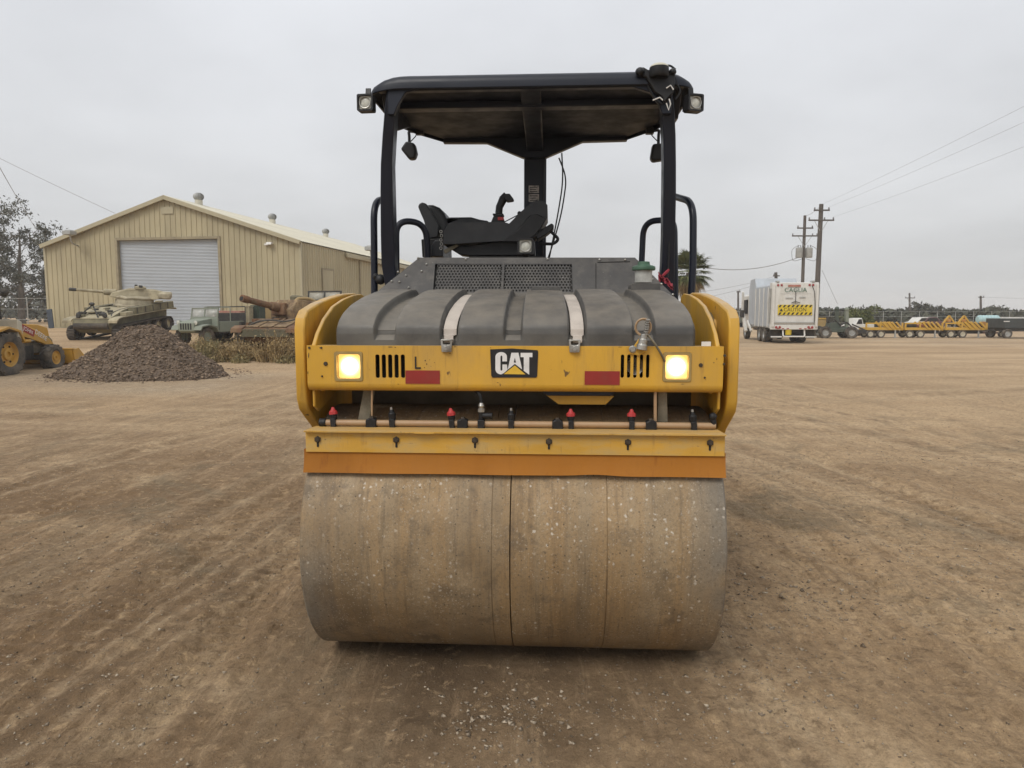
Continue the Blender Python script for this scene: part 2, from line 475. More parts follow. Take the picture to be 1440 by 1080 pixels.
xs = axis_steps(-3.2, 3.2, .017, -430, 430, 1.028)
ys = axis_steps(2.3, 6.5, .017, -40, 620, 1.026)
GX, GY = np.meshgrid(xs, ys)
GZ = terr(GX, GY) + micro(GX, GY)
gv = np.stack([GX, GY, GZ], -1).reshape(-1, 3)
nx, ny = len(xs), len(ys)
ii = np.arange(nx * ny).reshape(ny, nx)
gf = np.stack([ii[:-1, :-1], ii[:-1, 1:], ii[1:, 1:], ii[1:, :-1]], -1).reshape(-1, 4)
me = bpy.data.meshes.new('ground')
me.vertices.add(len(gv)); me.vertices.foreach_set('co', gv.ravel().astype(np.float32))
me.loops.add(gf.size); me.loops.foreach_set('vertex_index', gf.ravel().astype(np.int32))
me.polygons.add(len(gf)); me.polygons.foreach_set('loop_start', np.arange(0, gf.size, 4, dtype=np.int32))
me.polygons.foreach_set('use_smooth', np.ones(len(gf), dtype=bool))
me.update(calc_edges=True)
me.materials.append(M['dirt'])
def wear_maps(X, Y):
    rt_ = random.Random(21); dark = np.zeros_like(X); pale = np.zeros_like(X)
    def lay(d, along, w_, a, sd):
        on = np.clip((vn(along * .28 + sd, along * 0 + sd * 3.3, 5) + .32) * 2.4, 0, 1)
        g = np.exp(-(d / w_)**2) * on
        lug = .55 + .45 * np.sign(np.sin(along * 47 + np.abs(d / w_) * 2.2))
        return a * g * lug, a * np.exp(-((np.abs(d) - 1.5 * w_) / (.45 * w_))**2) * on
    for i in range(34):
        x0 = rt_.uniform(-9, 9); k = -.012 * x0 + rt_.uniform(-.10, .10) + (.10 if x0 < 0 else -.16); c2 = rt_.uniform(-.012, .012); w_ = rt_.choice((.05, .07, .11, .15, .2)); a = rt_.uniform(.35, 1)
        d = X - (x0 + k * (Y - 4) + c2 * (Y - 4)**2); ok = (Y < 26) & (Y > 1.5)
        g, e = lay(d, Y, w_, a, i * 1.7); dark = np.maximum(dark, g * ok); pale = np.maximum(pale, .8 * e * ok)
    for i in range(30):
        y0 = rt_.uniform(8, 46); k = rt_.uniform(-.22, .22); c2 = rt_.uniform(-.010, .010); w_ = rt_.choice((.12, .2, .3, .4)); a = rt_.uniform(.25, .7)
        d = Y - (y0 + k * X + c2 * X**2); g, e = lay(d, X, w_, a, 90 + i * 2.3); fd = np.clip((Y - 6) / 4, 0, 1); dark = np.maximum(dark, g * fd); pale = np.maximum(pale, e * fd * .9)
    # darker strip as wide as the drum, ahead of it and beneath
    strip = np.clip(1.15 - np.abs(X + .02) / 1.05, 0, 1) * np.clip((Y - 2.2) / .9, 0, 1) * (Y < 9)
    strip = sm(strip * 1.3) * (.75 + .9 * fbm(X * 2.2, Y * 1.6, 93, 4))
    grey = sm((-5.5 - X) / 2.5) * sm((Y - 14.5) / 2.5) * (1 - sm((Y - 24) / 4)) + .6 * sm((Y - 34) / 8) * sm((X - 2) / 4)
    grey = np.clip(grey * (.75 + 1.2 * fbm(X * .25, Y * .6, 97, 4)), 0, 1)
    return dark, pale, np.clip(strip, 0, 1), grey
dk, pl_, st_, gr_ = wear_maps(GX, GY)
ca = me.color_attributes.new('wear', 'FLOAT_COLOR', 'POINT')
ca.data.foreach_set('color', np.stack([dk, pl_, st_, gr_], -1).ravel().astype(np.float32))
ground = bpy.data.objects.new('ground', me); col.objects.link(ground)
tag(ground, 'brown packed dirt yard with wheel tracks', 'ground', kind='structure')
def gz(x, y):
    return float(terr(x, y) + micro(np.array(float(x)), np.array(float(y))))

# loose stones on the yard
def stones(pts, name, material, label, cat, parent=None):
    """pts: x, y, z, size; one joined mesh of small faceted stones"""
    base = np.array([(1, 1, 1), (-1, -1, 1), (-1, 1, -1), (1, -1, -1), (1.1, 0, 0), (-1.1, 0, 0), (0, 1.1, 0), (0, -1.1, 0), (0, 0, 1.0), (0, 0, -1.0)]) * .6
    bm = bmesh.new()
    for p in base: bm.verts.new(p)
    h = bmesh.ops.convex_hull(bm, input=bm.verts); bm.verts.index_update()
    bf = np.array([[v.index for v in f.verts] for f in bm.faces if len(f.verts) == 3]); bv = np.array([v.co[:] for v in bm.verts]); bm.free()
    rng_ = np.random.default_rng(len(pts)); n = len(pts); pts = np.asarray(pts)
    a = rng_.uniform(0, 6.28, n); ca, sa = np.cos(a), np.sin(a)
    scl = pts[:, 3, None, None] * rng_.uniform(.6, 1.3, (n, 1, 3)) * np.array([1, 1, .62])
    V = (bv[None] + rng_.uniform(-.14, .14, (n, len(bv), 3))) * scl
    X = V[..., 0] * ca[:, None] - V[..., 1] * sa[:, None]; Y = V[..., 0] * sa[:, None] + V[..., 1] * ca[:, None]
    V = np.stack([X, Y, V[..., 2]], -1) + pts[:, None, :3]
    F = (bf[None] + (np.arange(n) * len(bv))[:, None, None]).reshape(-1, 3)
    me = bpy.data.meshes.new(name)
    V = V.reshape(-1, 3)
    me.vertices.add(len(V)); me.vertices.foreach_set('co', V.ravel().astype(np.float32))
    me.loops.add(F.size); me.loops.foreach_set('vertex_index', F.ravel().astype(np.int32))
    me.polygons.add(len(F)); me.polygons.foreach_set('loop_start', np.arange(0, F.size, 3, dtype=np.int32))
    me.update(calc_edges=True); me.materials.append(material)
    o = bpy.data.objects.new(name, me); col.objects.link(o)
    if parent: o.parent = parent
    return tag(o, label, cat, kind='stuff') if label else tag(o, kind='stuff')
def stone_material(name, a, b, s=40):
    m = bpy.data.materials.new(name); m.use_nodes = True
    t = m.node_tree; p = t.nodes['Principled BSDF']
    g = t.nodes.new('ShaderNodeNewGeometry'); rp = t.nodes.new('ShaderNodeValToRGB')
    rp.color_ramp.elements[0].color = (*a, 1); rp.color_ramp.elements[1].color = (*b, 1)
    t.links.new(g.outputs['Random Per Island'], rp.inputs[0]); t.links.new(rp.outputs[0], p.inputs['Base Color'])
    p.inputs['Roughness'].default_value = .9; p.inputs['Specular IOR Level'].default_value = .2
    return m
M['stone'] = stone_material('yard_stones', (.14, .105, .072), (.47, .39, .29))
rg = np.random.default_rng(4)
def scatter(n, x0, x1, y0, y1, smin, smax, th, seed, pw=3.0):
    x = rg.uniform(x0, x1, n); y = rg.uniform(y0, y1, n)
    k = fbm(x * .55, y * .4, seed, 3) > th
    x, y = x[k], y[k]
    s = smin + (smax - smin) * rg.uniform(0, 1, len(x))**pw
    z = terr(x, y) + micro(x, y) + s * .12
    return np.stack([x, y, z, s], -1)
pts = np.concatenate([
    scatter(26000, -6, 6, 2.4, 9.5, .0025, .012, -.1, 41),
    scatter(5000, -10, 10, 8, 18, .006, .018, .0, 42),
    scatter(3200, -4, 4, 2.4, 6, .005, .018, .1, 44, 4),
])
def patch(n, cx, cy, rx, ry, s0, s1, pw=3.0):
    x = rg.normal(cx, rx, n); y = rg.normal(cy, ry, n); s = s0 + (s1 - s0) * rg.uniform(0, 1, n)**pw
    return np.stack([x, y, terr(x, y) + micro(x, y) + s * .12, s], -1)
pts = np.concatenate([pts, patch(260, -.07, 2.95, .16, .18, .004, .022), patch(160, .62, 3.0, .22, .15, .004, .014),
                      patch(150, 1.25, 3.25, .22, .2, .004, .018), patch(220, 1.75, 4.4, .3, .35, .006, .026), patch(120, 3.1, 5.6, .5, .5, .006, .024), patch(140, -1.8, 3.1, .4, .3, .004, .018)])
keep = ~((np.abs(pts[:, 0]) < 1.15) & (pts[:, 1] > 3.55) & (pts[:, 1] < 8.2))
stones(pts[keep], 'gravel', M['stone'], 'small loose stones scattered over the dirt yard', 'gravel')

# rolled track behind the drum is part of the ground; clods pushed up beside the drum come with the ruts
# ------------------------------------------------------------------ the road roller
YAW = R(-3.2)
RT = Matrix.Translation((.026, 3.865, 0)) @ Matrix.Rotation(YAW, 4, 'Z')
RTi = RT.inverted()
def mp(px, py, Y):
    """roller-local point of a photo pixel on the local plane y = Y"""
    o = RTi @ CP; d = RTi.to_3x3() @ ray(px, py)
    return o + d * ((Y - o.y) / d.y)
def m2(px, py, Y):
    p = mp(px, py, Y); return (p.x, p.z)
roller = thing('road_roller', 'large yellow and black tandem road roller with lit headlights and steel drum', 'road roller', RT.translation, YAW)

def drum_material():
    m = bpy.data.materials.new('worn_drum_steel'); m.use_nodes = True
    t = m.node_tree; p = t.nodes['Principled BSDF']; n = t.nodes.new; l = t.links.new
    co = n('ShaderNodeTexCoord').outputs['Object']
    def mpg(s):
        q = n('ShaderNodeMapping'); q.inputs['Scale'].default_value = s; l(co, q.inputs[0]); return q.outputs[0]
    def noise(v, s, d=5, r=.6):
        q = n('ShaderNodeTexNoise'); q.inputs['Scale'].default_value = s; q.inputs['Detail'].default_value = d; q.inputs['Roughness'].default_value = r
        l(v, q.inputs['Vector']); return q.outputs['Fac']
    def rng(x, a, b, c0=0, c1=1):
        q = n('ShaderNodeMapRange'); q.inputs[1].default_value = a; q.inputs[2].default_value = b
        q.inputs[3].default_value = c0; q.inputs[4].default_value = c1; l(x, q.inputs[0]); return q.outputs[0]
    def mix(f, a, b):
        q = n('ShaderNodeMix'); q.data_type = 'RGBA'
        for key, x in (('Factor', f), ('A', a), ('B', b)):
            if hasattr(x, 'links'): l(x, q.inputs[key])
            else: q.inputs[key].default_value = x if key == 'Factor' else (*x, 1)
        return q.outputs['Result']
    def mul(a, b):
        q = n('ShaderNodeMath'); q.operation = 'MULTIPLY'; l(a, q.inputs[0])
        if hasattr(b, 'links'): l(b, q.inputs[1])
        else: q.inputs[1].default_value = b
        return q.outputs[0]
    v1 = mpg((1, 1, 1)); vx = mpg((1, .06, .06))
    bands = noise(vx, 7, 6, .7)
    c = mix(rng(noise(v1, 2.2, 6, .65), .3, .7), (.175, .120, .064), (.39, .29, .172))
    c = mix(rng(bands, .44, .60, 0, .62), c, (.325, .205, .090))
    c = mix(rng(noise(vx, 13, 5, .7), .54, .66, 0, .42), c, (.14, .09, .048))
    lines = noise(vx, 34, 4, .75)
    c = mix(rng(lines, .57, .66, 0, .38), c, (.10, .072, .043))
    sx = n('ShaderNodeSeparateXYZ'); l(co, sx.inputs[0])
    ab = n('ShaderNodeMath'); ab.operation = 'ABSOLUTE'; l(sx.outputs['X'], ab.inputs[0])
    c = mix(mul(rng(ab.outputs[0], .78, .99, 0, .75), rng(noise(v1, 3, 5, .6), .3, .6)), c, (.165, .158, .138))   # bare greyer steel at the rims
    c = mix(rng(noise(v1, 5, 7, .7), .54, .66, 0, .6), c, (.115, .085, .055))
    # dried splashes, irregular: the cells are distorted by noise
    dn = n('ShaderNodeTexNoise'); dn.inputs['Scale'].default_value = 60; dn.inputs['Detail'].default_value = 3; l(v1, dn.inputs['Vector'])
    dsc = n('ShaderNodeVectorMath'); dsc.operation = 'SCALE'; dsc.inputs['Scale'].default_value = .022; l(dn.outputs['Color'], dsc.inputs[0])
    dad = n('ShaderNodeVectorMath'); dad.operation = 'ADD'; l(v1, dad.inputs[0]); l(dsc.outputs[0], dad.inputs[1]); vd = dad.outputs[0]
    vo = n('ShaderNodeTexVoronoi'); vo.inputs['Scale'].default_value = 85; l(vd, vo.inputs['Vector'])
    vo2 = n('ShaderNodeTexVoronoi'); vo2.inputs['Scale'].default_value = 38; l(vd, vo2.inputs['Vector'])
    rnd = n('ShaderNodeSeparateColor'); l(vo.outputs['Color'], rnd.inputs[0])
    rnd2 = n('ShaderNodeSeparateColor'); l(vo2.outputs['Color'], rnd2.inputs[0])
    msk = rng(noise(v1, 3.4, 6, .7), .40, .60)
    s1 = mul(mul(rng(vo.outputs['Distance'], .34, .16), rng(rnd.outputs[0], .30, .36)), msk)
    s2 = mul(mul(rng(vo2.outputs['Distance'], .30, .16), rng(rnd2.outputs[0], .62, .65)), rng(noise(v1, 2.1, 5, .65), .42, .6))
    c = mix(mul(s1, .65), c, (.46, .40, .31)); c = mix(mul(s2, .85), c, (.60, .54, .45))
    vo3 = n('ShaderNodeTexVoronoi'); vo3.inputs['Scale'].default_value = 48; l(v1, vo3.inputs['Vector'])
    r3 = n('ShaderNodeSeparateColor'); l(vo3.outputs['Color'], r3.inputs[0])
    c = mix(mul(rng(vo3.outputs['Distance'], .24, .12), rng(r3.outputs[1], .88, .9, 0, .8)), c, (.05, .038, .027))
    c = mix(rng(noise(v1, 70, 6, .8), .5, .66, 0, .6), c, (.10, .075, .05))
    l(c, p.inputs['Base Color'])
    p.inputs['Metallic'].default_value = .12
    l(rng(noise(v1, 6, 5, .6), .3, .7, .5, .8), p.inputs['Roughness'])
    b = n('ShaderNodeBump'); b.inputs['Strength'].default_value = .5; b.inputs['Distance'].default_value = .004
    ad = n('ShaderNodeMath'); ad.operation = 'ADD'; l(noise(v1, 90, 5, .65), ad.inputs[0]); l(mul(lines, .6), ad.inputs[1])
    l(ad.outputs[0], b.inputs['Height']); l(b.outputs[0], p.inputs['Normal'])
    return m
M['drum'] = drum_material()

# --- drums: two half shells each with end disc and hub
def drum(y):
    d = bpy.data.objects.new('drum', None); col.objects.link(d); d.parent = roller; d.location = (0, y, .645)
    for s in (-1, 1):
        g = MB()
        prof = [(.0, .90), (.60, .90), (.622, .93), (.63, 1.0), (.643, 1.0), (.65, .992)]
        if s > 0: prof += [(.65, .455), (.646, .4535), (.646, .4505), (.65, .449)]
        else: prof += [(.65, .0885), (.647, .087), (.647, .085), (.65, .0835)]
        prof += [(.65, .0035), (.647, .0022), (.0, .002)]
        g.lathe([(r, s * h) for r, h in prof], axis='x', n=144)
        g.build('drum_shell', M['drum'], d)
    for s in (-1, 1):
        h = MB(); h.lathe([(0, s * .99), (.16, s * .99), (.18, s * .97), (.2, s * .90)], axis='x', n=32)
        h.build('hub', M['black'], d)
    return d
drum(0); drum(3.42)

# --- side plates (drum yoke), outer thick plate with rounded crown
outline = [(-.36, 1.37), (-.362, 1.72), (-.345, 1.775), (-.29, 1.815), (-.12, 1.852), (.1, 1.885), (.35, 1.912), (.6, 1.925), (.78, 1.905),
           (.9, 1.82), (.96, 1.6), (.9, 1.35), (.62, 1.15), (.34, .95), (.24, .5), (.12, .45), (-.12, .45), (-.2, .55), (-.12, .95), (-.08, 1.12), (-.16, 1.20), (-.27, 1.27), (-.33, 1.31)]
for s in (-1, 1):
    g = MB(); g.prism(outline, 'x', s * 1.045, s * 1.098)
    sp = g.build('side_plate', M['yellow'], roller, .008)
    for (y, z) in ((-.25, 1.50), (-.25, 1.58), (-.1, 1.66), (.1, 1.7), (-.25, 1.42)):
        b = MB(); b.cyl((s * 1.09, y, z), (s * 1.115, y, z), .017, n=6); b.build('bolt', M['bolt'], sp)
    fin = [(-.415, 1.60), (-.415, 1.645), (-.36, 1.70), (-.25, 1.772), (-.1, 1.835), (.1, 1.878), (.3, 1.905), (.46, 1.915), (.55, 1.90), (.58, 1.8), (.5, 1.66), (.3, 1.5), (.0, 1.4), (-.3, 1.40), (-.34, 1.46)]
    g = MB(); g.prism(fin, 'x', s * .972, s * .992)
    g.build('fin_plate', M['yellow'], roller, .005)
    # cross tie, hose boss between the two plates
    for (y, z, r_) in ((-.05, 1.72, .05), (.3, 1.6, .06)):
        g = MB(); g.cyl((s * .985, y, z), (s * 1.05, y, z), r_, n=20); g.build('tie_boss', M['yellow'], roller, .004)
    g = MB(); g.tube(bend([(s * 1.02, -.12, 1.40), (s * 1.02, -.16, 1.62), (s * 1.018, -.05, 1.79), (s * 1.018, .3, 1.80)], .12), .024, 10)
    g.build('hose', M['gunk_and_shade'], roller)
    # inner gusset closing the corner under the beam
    g = MB(); g.prism([(-.36, 1.43), (-.36, 1.33), (-.30, 1.30), (-.10, 1.34), (.2, 1.42)], 'x', s * 1.0, s * 1.014)
    g.build('gusset', M['yellow'], roller, .006)

# --- front beam: pressed plate with lamp openings and louvre slots
YB = -.42
x0, zt = m2(431, 486.5, YB); x1, _ = m2(1018, 488, YB); zb = m2(720, 541, YB)[1]
zt = m2(720, 486.5, YB)[1]
holes = []
def px_rr(a, b, c, d, r, Y=YB, n=4):
    (xa, za), (xb, zb_) = m2(a, d, Y), m2(b, c, Y)
    return rrect(xa, xb, za, zb_, r, n)
lampL, lampR = (470.5, 510, 494.5, 536), (931.5, 973, 495.5, 537)
holes += [px_rr(*lampL, .012), px_rr(*lampR, .012)]
for a0 in (528.2, 872.6):
    for k in range(5):
        a = a0 + k * 8.9; holes.append(px_rr(a, a + 5.4, 498.5, 531.5, .0088, n=5))
g = MB(); g.prism([(x0, zb), (x0, zt), (x1, zt), (x1, zb)], 'y', YB, YB + .012, holes)
beam = g.build('front_beam', M['yellow'], roller, .0015, 1)
tag(beam, 'yellow front beam with louvre slots, red reflectors and headlights')
# folded lips: rounded lower edge and top return
g = MB()
def lip(u, v):
    a = R(180 + 90 * v); r = .035
    return (x0 + (x1 - x0) * u, YB + r + r * math.cos(a), zb + r * math.sin(a))
g.surf(lip, 1, 6); g.box(x0, x1, YB + .035, YB + .25, zb - .036, zb - .024); g.box(x0, x1, YB + .0125, YB + .09, zt - .010, zt - .0005)
g.box(x0 - .002, x0 + .014, YB + .013, YB + .20, zb - .02, zt - .011); g.box(x1 - .014, x1 + .002, YB + .013, YB + .20, zb - .02, zt - .011)
g.build('beam_lip', M['yellow'], beam)
g = MB(); g.box(x0 + .03, x1 - .03, YB + .10, YB + .115, zb - .02, zt - .02); g.build('beam_back', M['dark'], beam)
# paint blemishes that were knocked off to metal, bolts
for (a, c, r) in ((458, 511.5, .011), (985.5, 513.5, .010), (452, 489, .005), (453, 529, .005), (991, 531, .005), (435, 489, .006), (1019, 500, .007), (1018, 512, .006)):
    p = mp(a, c, YB); g = MB(); g.lathe([(0, -.006), (r * .8, -.006), (r, -.002), (r, .002)], (p.x, p.y, p.z), 'y', 10)
    g.build('bolt', M['bolt'], beam)
# horn behind the slots by the lit lamp at the far end of the beam
p = mp(893, 515, YB + .06); g = MB(); g.lathe([(.0, .03), (.02, .0), (.042, -.012), (.046, 0), (.046, .03)], (p.x, p.y, p.z), 'y', 20); g.build('horn', M['steel'], beam)

def lamp_emission(name):
    m = bpy.data.materials.new(name); m.use_nodes = True
    t = m.node_tree; p = t.nodes['Principled BSDF']
    tcn = t.nodes.new('ShaderNodeTexCoord'); ln = t.nodes.new('ShaderNodeVectorMath'); ln.operation = 'LENGTH'
    t.links.new(tcn.outputs['Object'], ln.inputs[0])
    rp = t.nodes.new('ShaderNodeValToRGB'); r = rp.color_ramp
    r.elements[0].position = 0; r.elements[0].color = (1, .90, .62, 1)
    r.elements[1].position = .9; r.elements[1].color = (.07, .042, .010, 1)
    e_ = r.elements.new(.50); e_.color = (.75, .58, .26, 1)
    e_ = r.elements.new(.70); e_.color = (.21, .135, .040, 1)
    mr_ = t.nodes.new('ShaderNodeMapRange'); mr_.inputs[2].default_value = .064; t.links.new(ln.outputs['Value'], mr_.inputs[0])
    t.links.new(mr_.outputs[0], rp.inputs[0]); t.links.new(rp.outputs[0], p.inputs['Emission Color'])
    p.inputs['Emission Strength'].default_value = 14.0; p.inputs['Base Color'].default_value = (.6, .5, .3, 1); p.inputs['Roughness'].default_value = .15
    return m
M['lit'] = lamp_emission('lit_headlight_lens')
for (a, b, c, d), lab in ((lampL, 'lit headlight at the end by the letter L'), (lampR, 'lit headlight at the end by the hanging coupling')):
    (xa, za), (xb, zb_) = m2(a, d, YB), m2(b, c, YB)
    g = MB(); g.prism(rrect(xa + .001, xb - .001, za + .001, zb_ - .001, .011), 'y', YB - .004, YB + .05, [rrect(xa + .013, xb - .013, za + .013, zb_ - .013, .014)])
    hl = g.build('headlight', M['lamprim'], beam, .002); tag(hl, lab)
    cx, cz = (xa + xb) / 2, (za + zb_) / 2; hx, hz = (xb - xa) / 2 - .0135, (zb_ - za) / 2 - .0135
    g = MB()
    def lens(u, v, hx=hx, hz=hz):
        X, Z = (2 * u - 1), (2 * v - 1)
        return (X * hx, -.014 * (1 - X * X) * (1 - Z * Z), Z * hz)
    g.surf(lens, 10, 10); g.build('lens', M['lit'], hl, loc=(cx, YB + .028, cz))
    g = MB(); g.box(xa, xb, YB + .05, YB + .06, za, zb_); g.build('lamp_back', M['plastic'], hl)
# chipped paint showing dark metal
M['chip'] = mat('bare_chip', (.085, .055, .032), .7, .1, .4, 60)
rc_ = random.Random(12)
for a, b, w_, h_ in ((549, 488, 8, 1.4), (556, 488.4, 4, 1.0), (598, 507, 2, 3), (600, 512, 1.6, 2.6), (597, 517, 2, 1.5), (604, 506, 1.4, 1.2), (611, 510, 1.4, 1.2), (606, 515, 1, 1), (450, 489, 1.2, 2.4), (633, 497, 3, .8), (434, 500, 1.6, 9), (433, 524, 1.2, 6), (640, 487.6, 5, .8), (775, 520, 1.2, .9), (801, 523, 1.4, 1.2), (700, 538, 3, .9), (560, 540, 4, .8), (960, 540, 5, .8), (872, 487.6, 6, .9), (1004, 510, 3, 1.0), (1008, 505, .8, 4), (690, 489, 1.5, 1.1), (520, 520, 1, 1)):
    if b - h_ / 2 < 487.2: b = 487.4 + h_ / 2
    pts_ = [(a + w_ * .5 * math.cos(t) * rc_.uniform(.55, 1.1), b + h_ * .5 * math.sin(t) * rc_.uniform(.55, 1.1)) for t in np.linspace(0, 5.6, 8)]
    bpoly_ = [m2(x, y, YB) for x, y in pts_]
    g = MB(); g.prism(bpoly_, 'y', YB - .0006, YB - .0014); g.build('paint_chip', M['chip'], beam, angle=0)
# reflector tapes
for q in ((570.5, 618.5, 521, 539.5), (822, 871.5, 522, 541)):
    (xa, za), (xb, zb_) = m2(q[0], q[3], YB), m2(q[1], q[2], YB)
    g = MB(); g.box(xa, xb, YB - .0035, YB - .0005, za, zb_); g.build('reflector', M['reflect'], beam)
# letter
p = mp(587, 511, YB); text('L', .088, 'lettering', M['decal_black'], beam, Matrix.Translation((p.x, YB - .0025, p.z)) @ FACE_MY, .0015, .8)
# badge with emblem
def bpoly(pts, name, mt, y, par, th=.002):
    g = MB(); g.prism([m2(a, b, YB) for a, b in pts], 'y', y, y - th); return g.build(name, mt, par, angle=0)
sx_, sy_ = 90 / 1440., 60 / 960.
def bq(*pts): return [(680 + a * sx_, 480 + b * sy_) for a, b in pts]
badge = bpoly(bq((150, 180), (640, 160), (1215, 200), (1228, 240), (1205, 790), (1180, 815), (640, 812), (200, 815), (175, 770)), 'badge', M['decal_black'], YB - .0005, beam, .003)
tag(badge, 'black badge with white letters and yellow triangle')
M['badge_white'] = mat('badge_white', (.72, .70, .68), .5, 0, .1, 14, spots=(.08, .07, .07), sscale=45, sth=.42)
def arc(cx, cy, rx, ry, a0, a1, n=6): return [(cx + rx * math.cos(R(a0 + (a1 - a0) * k / n)), cy + ry * math.sin(R(a0 + (a1 - a0) * k / n))) for k in range(n + 1)]
Cp = [(528, 450), (528, 345)] + arc(398, 345, 130, 105, 0, -180, 10) + arc(398, 625, 130, 118, 180, 90, 5) + [(455, 715), (540, 640), (528, 520), (425, 520), (425, 630)] + arc(403, 630, 22, 28, 0, 180, 6) + arc(403, 350, 22, 32, 180, 360, 6) + [(425, 450)]
Ap = [(545, 635), (628, 255), (785, 255), (870, 632), (705, 505)]
Ahole = [(680, 478), (705, 360), (733, 478)]
Tp = [(835, 258), (1100, 258), (1100, 355), (1028, 355), (1028, 750), (905, 660), (905, 355), (835, 355)]
for nm, pl, hl_ in (('letter_c', Cp, None), ('letter_a', Ap, Ahole), ('letter_t', Tp, None)):
    g = MB(); g.prism([m2(a, b, YB) for a, b in bq(*pl)], 'y', YB - .0037, YB - .0052, [[m2(a, b, YB) for a, b in bq(*hl_)]] if hl_ else [])
    g.build('letter', M['badge_white'], badge, angle=0)
bpoly(bq((455, 735), (705, 540), (945, 742)), 'triangle', M['decal_yellow'], YB - .0037, badge, .0015)
# small white plate lying on the beam's top edge
p = mp(993, 483.5, YB + .03); g = MB(); g.box(p.x - .022, p.x + .022, YB + .028, YB + .031, zt + .0005, zt + .022); g.build('label_plate', M['white'], beam)

# --- step plate under the beam
YS = YB + .05
g = MB(); g.prism([m2(a, b, YS) for a, b in ((758, 547.5), (872, 548.5), (858, 557), (770, 556.5))], 'y', YS, YS + .03); g.build('rubber_bumper', M['rops'], roller, .003)
YS = YB + .10
g = MB(); g.prism([m2(a, b, YS) for a, b in ((768, 555.5), (864, 557), (852, 569), (785, 568.5))], 'y', YS, YS + .02); g.build('step_plate', M['yellow'], roller, .002)

# --- black water tank moulded over the beam, with raised pads
prof = [(-.385, 1.64), (-.385, 1.70), (-.378, 1.735), (-.35, 1.762), (-.29, 1.797), (-.18, 1.84), (-.02, 1.883), (.16, 1.918), (.30, 1.935), (.42, 1.94), (.455, 1.93), (.46, 1.88), (.46, 1.66)]
arcl = [0]
for i in range(1, len(prof)): arcl.append(arcl[-1] + math.dist(prof[i], prof[i - 1]))
def ev(s):
    y = np.interp(s, arcl, [p[0] for p in prof]); z = np.interp(s, arcl, [p[1] for p in prof]); return float(y), float(z)
pads = (-.80, -.47, -.157, .157, .47, .80); PH = .108
svals = sorted(set(list(np.linspace(0, arcl[-1], 46)) + [arcl[2], arcl[2] + .012, arcl[1], arcl[10] - .03, arcl[10]]))
tc_off = lambda y: .0 
def tank_pt(u, s):
    y, z = ev(s); y2, z2 = ev(min(arcl[-1], s + .01)); y1, z1 = ev(max(0, s - .01))
    ty, tz = y2 - y1, z2 - z1; L_ = math.hypot(ty, tz); ny_, nz_ = -tz / L_, ty / L_
    t = min(1, max(0, (y + .385) / .85))
    hw = .905 - .085 * sm(t)
    x = u * hw
    sc2 = hw / .905
    dpad = min(abs(x / sc2 - c) for c in pads)
    deep = sm((dpad - PH) / .014)
    low = sm((s - arcl[1] + .035) / .03) * (1 - sm((s - (arcl[10] - .02)) / .03))
    edge = sm((abs(u) - .955) / .045)
    off = -.042 * deep * low * (1 if abs(x / sc2) < .80 + PH else 0) - .03 * edge**2
    # slightly dished pad tops, moulding line
    off += .003 * math.cos(dpad / PH * 1.5) * low
    zc = z + nz_ * off
    return (x - math.copysign(.02 * edge, x), y + ny_ * off, zc)
us = sorted(set([-1 + 2 * k / 60 for k in range(61)] + [(c + s * (PH + d)) / .905 for c in pads for s in (-1, 1) for d in (-.002, .002, .007, .012, .016) if abs((c + s * (PH + d)) / .905) < 1] + [s * q for s in (-1, 1) for q in (.955, .97, .985, .995)]))
g = MB(); nu, nv_ = len(us), len(svals)
vv = [tank_pt(u, s) for s in svals for u in us]
ff = [(j * nu + i, j * nu + i + 1, (j + 1) * nu + i + 1, (j + 1) * nu + i) for j in range(nv_ - 1) for i in range(nu - 1)]
ff += [tuple(j * nu for j in range(nv_)), tuple(j * nu + nu - 1 for j in range(nv_ - 1, -1, -1))]
g.add(vv, ff); tank = g.build('water_tank', M['tank'], roller, angle=50)
tag(tank, 'black moulded plastic water tank with raised pads')
# filler pads on the crown
for a, b, c, d in ((747, 788, 403.5, 414),):
    (xa, za), (xb, zb_) = m2(a, d, .30), m2(b, c, .30)
    g = MB(); g.prism(rrect(xa, xb, za - .03, zb_, .012), 'y', .24, .40); g.build('lug', M['tank'], tank, .008)
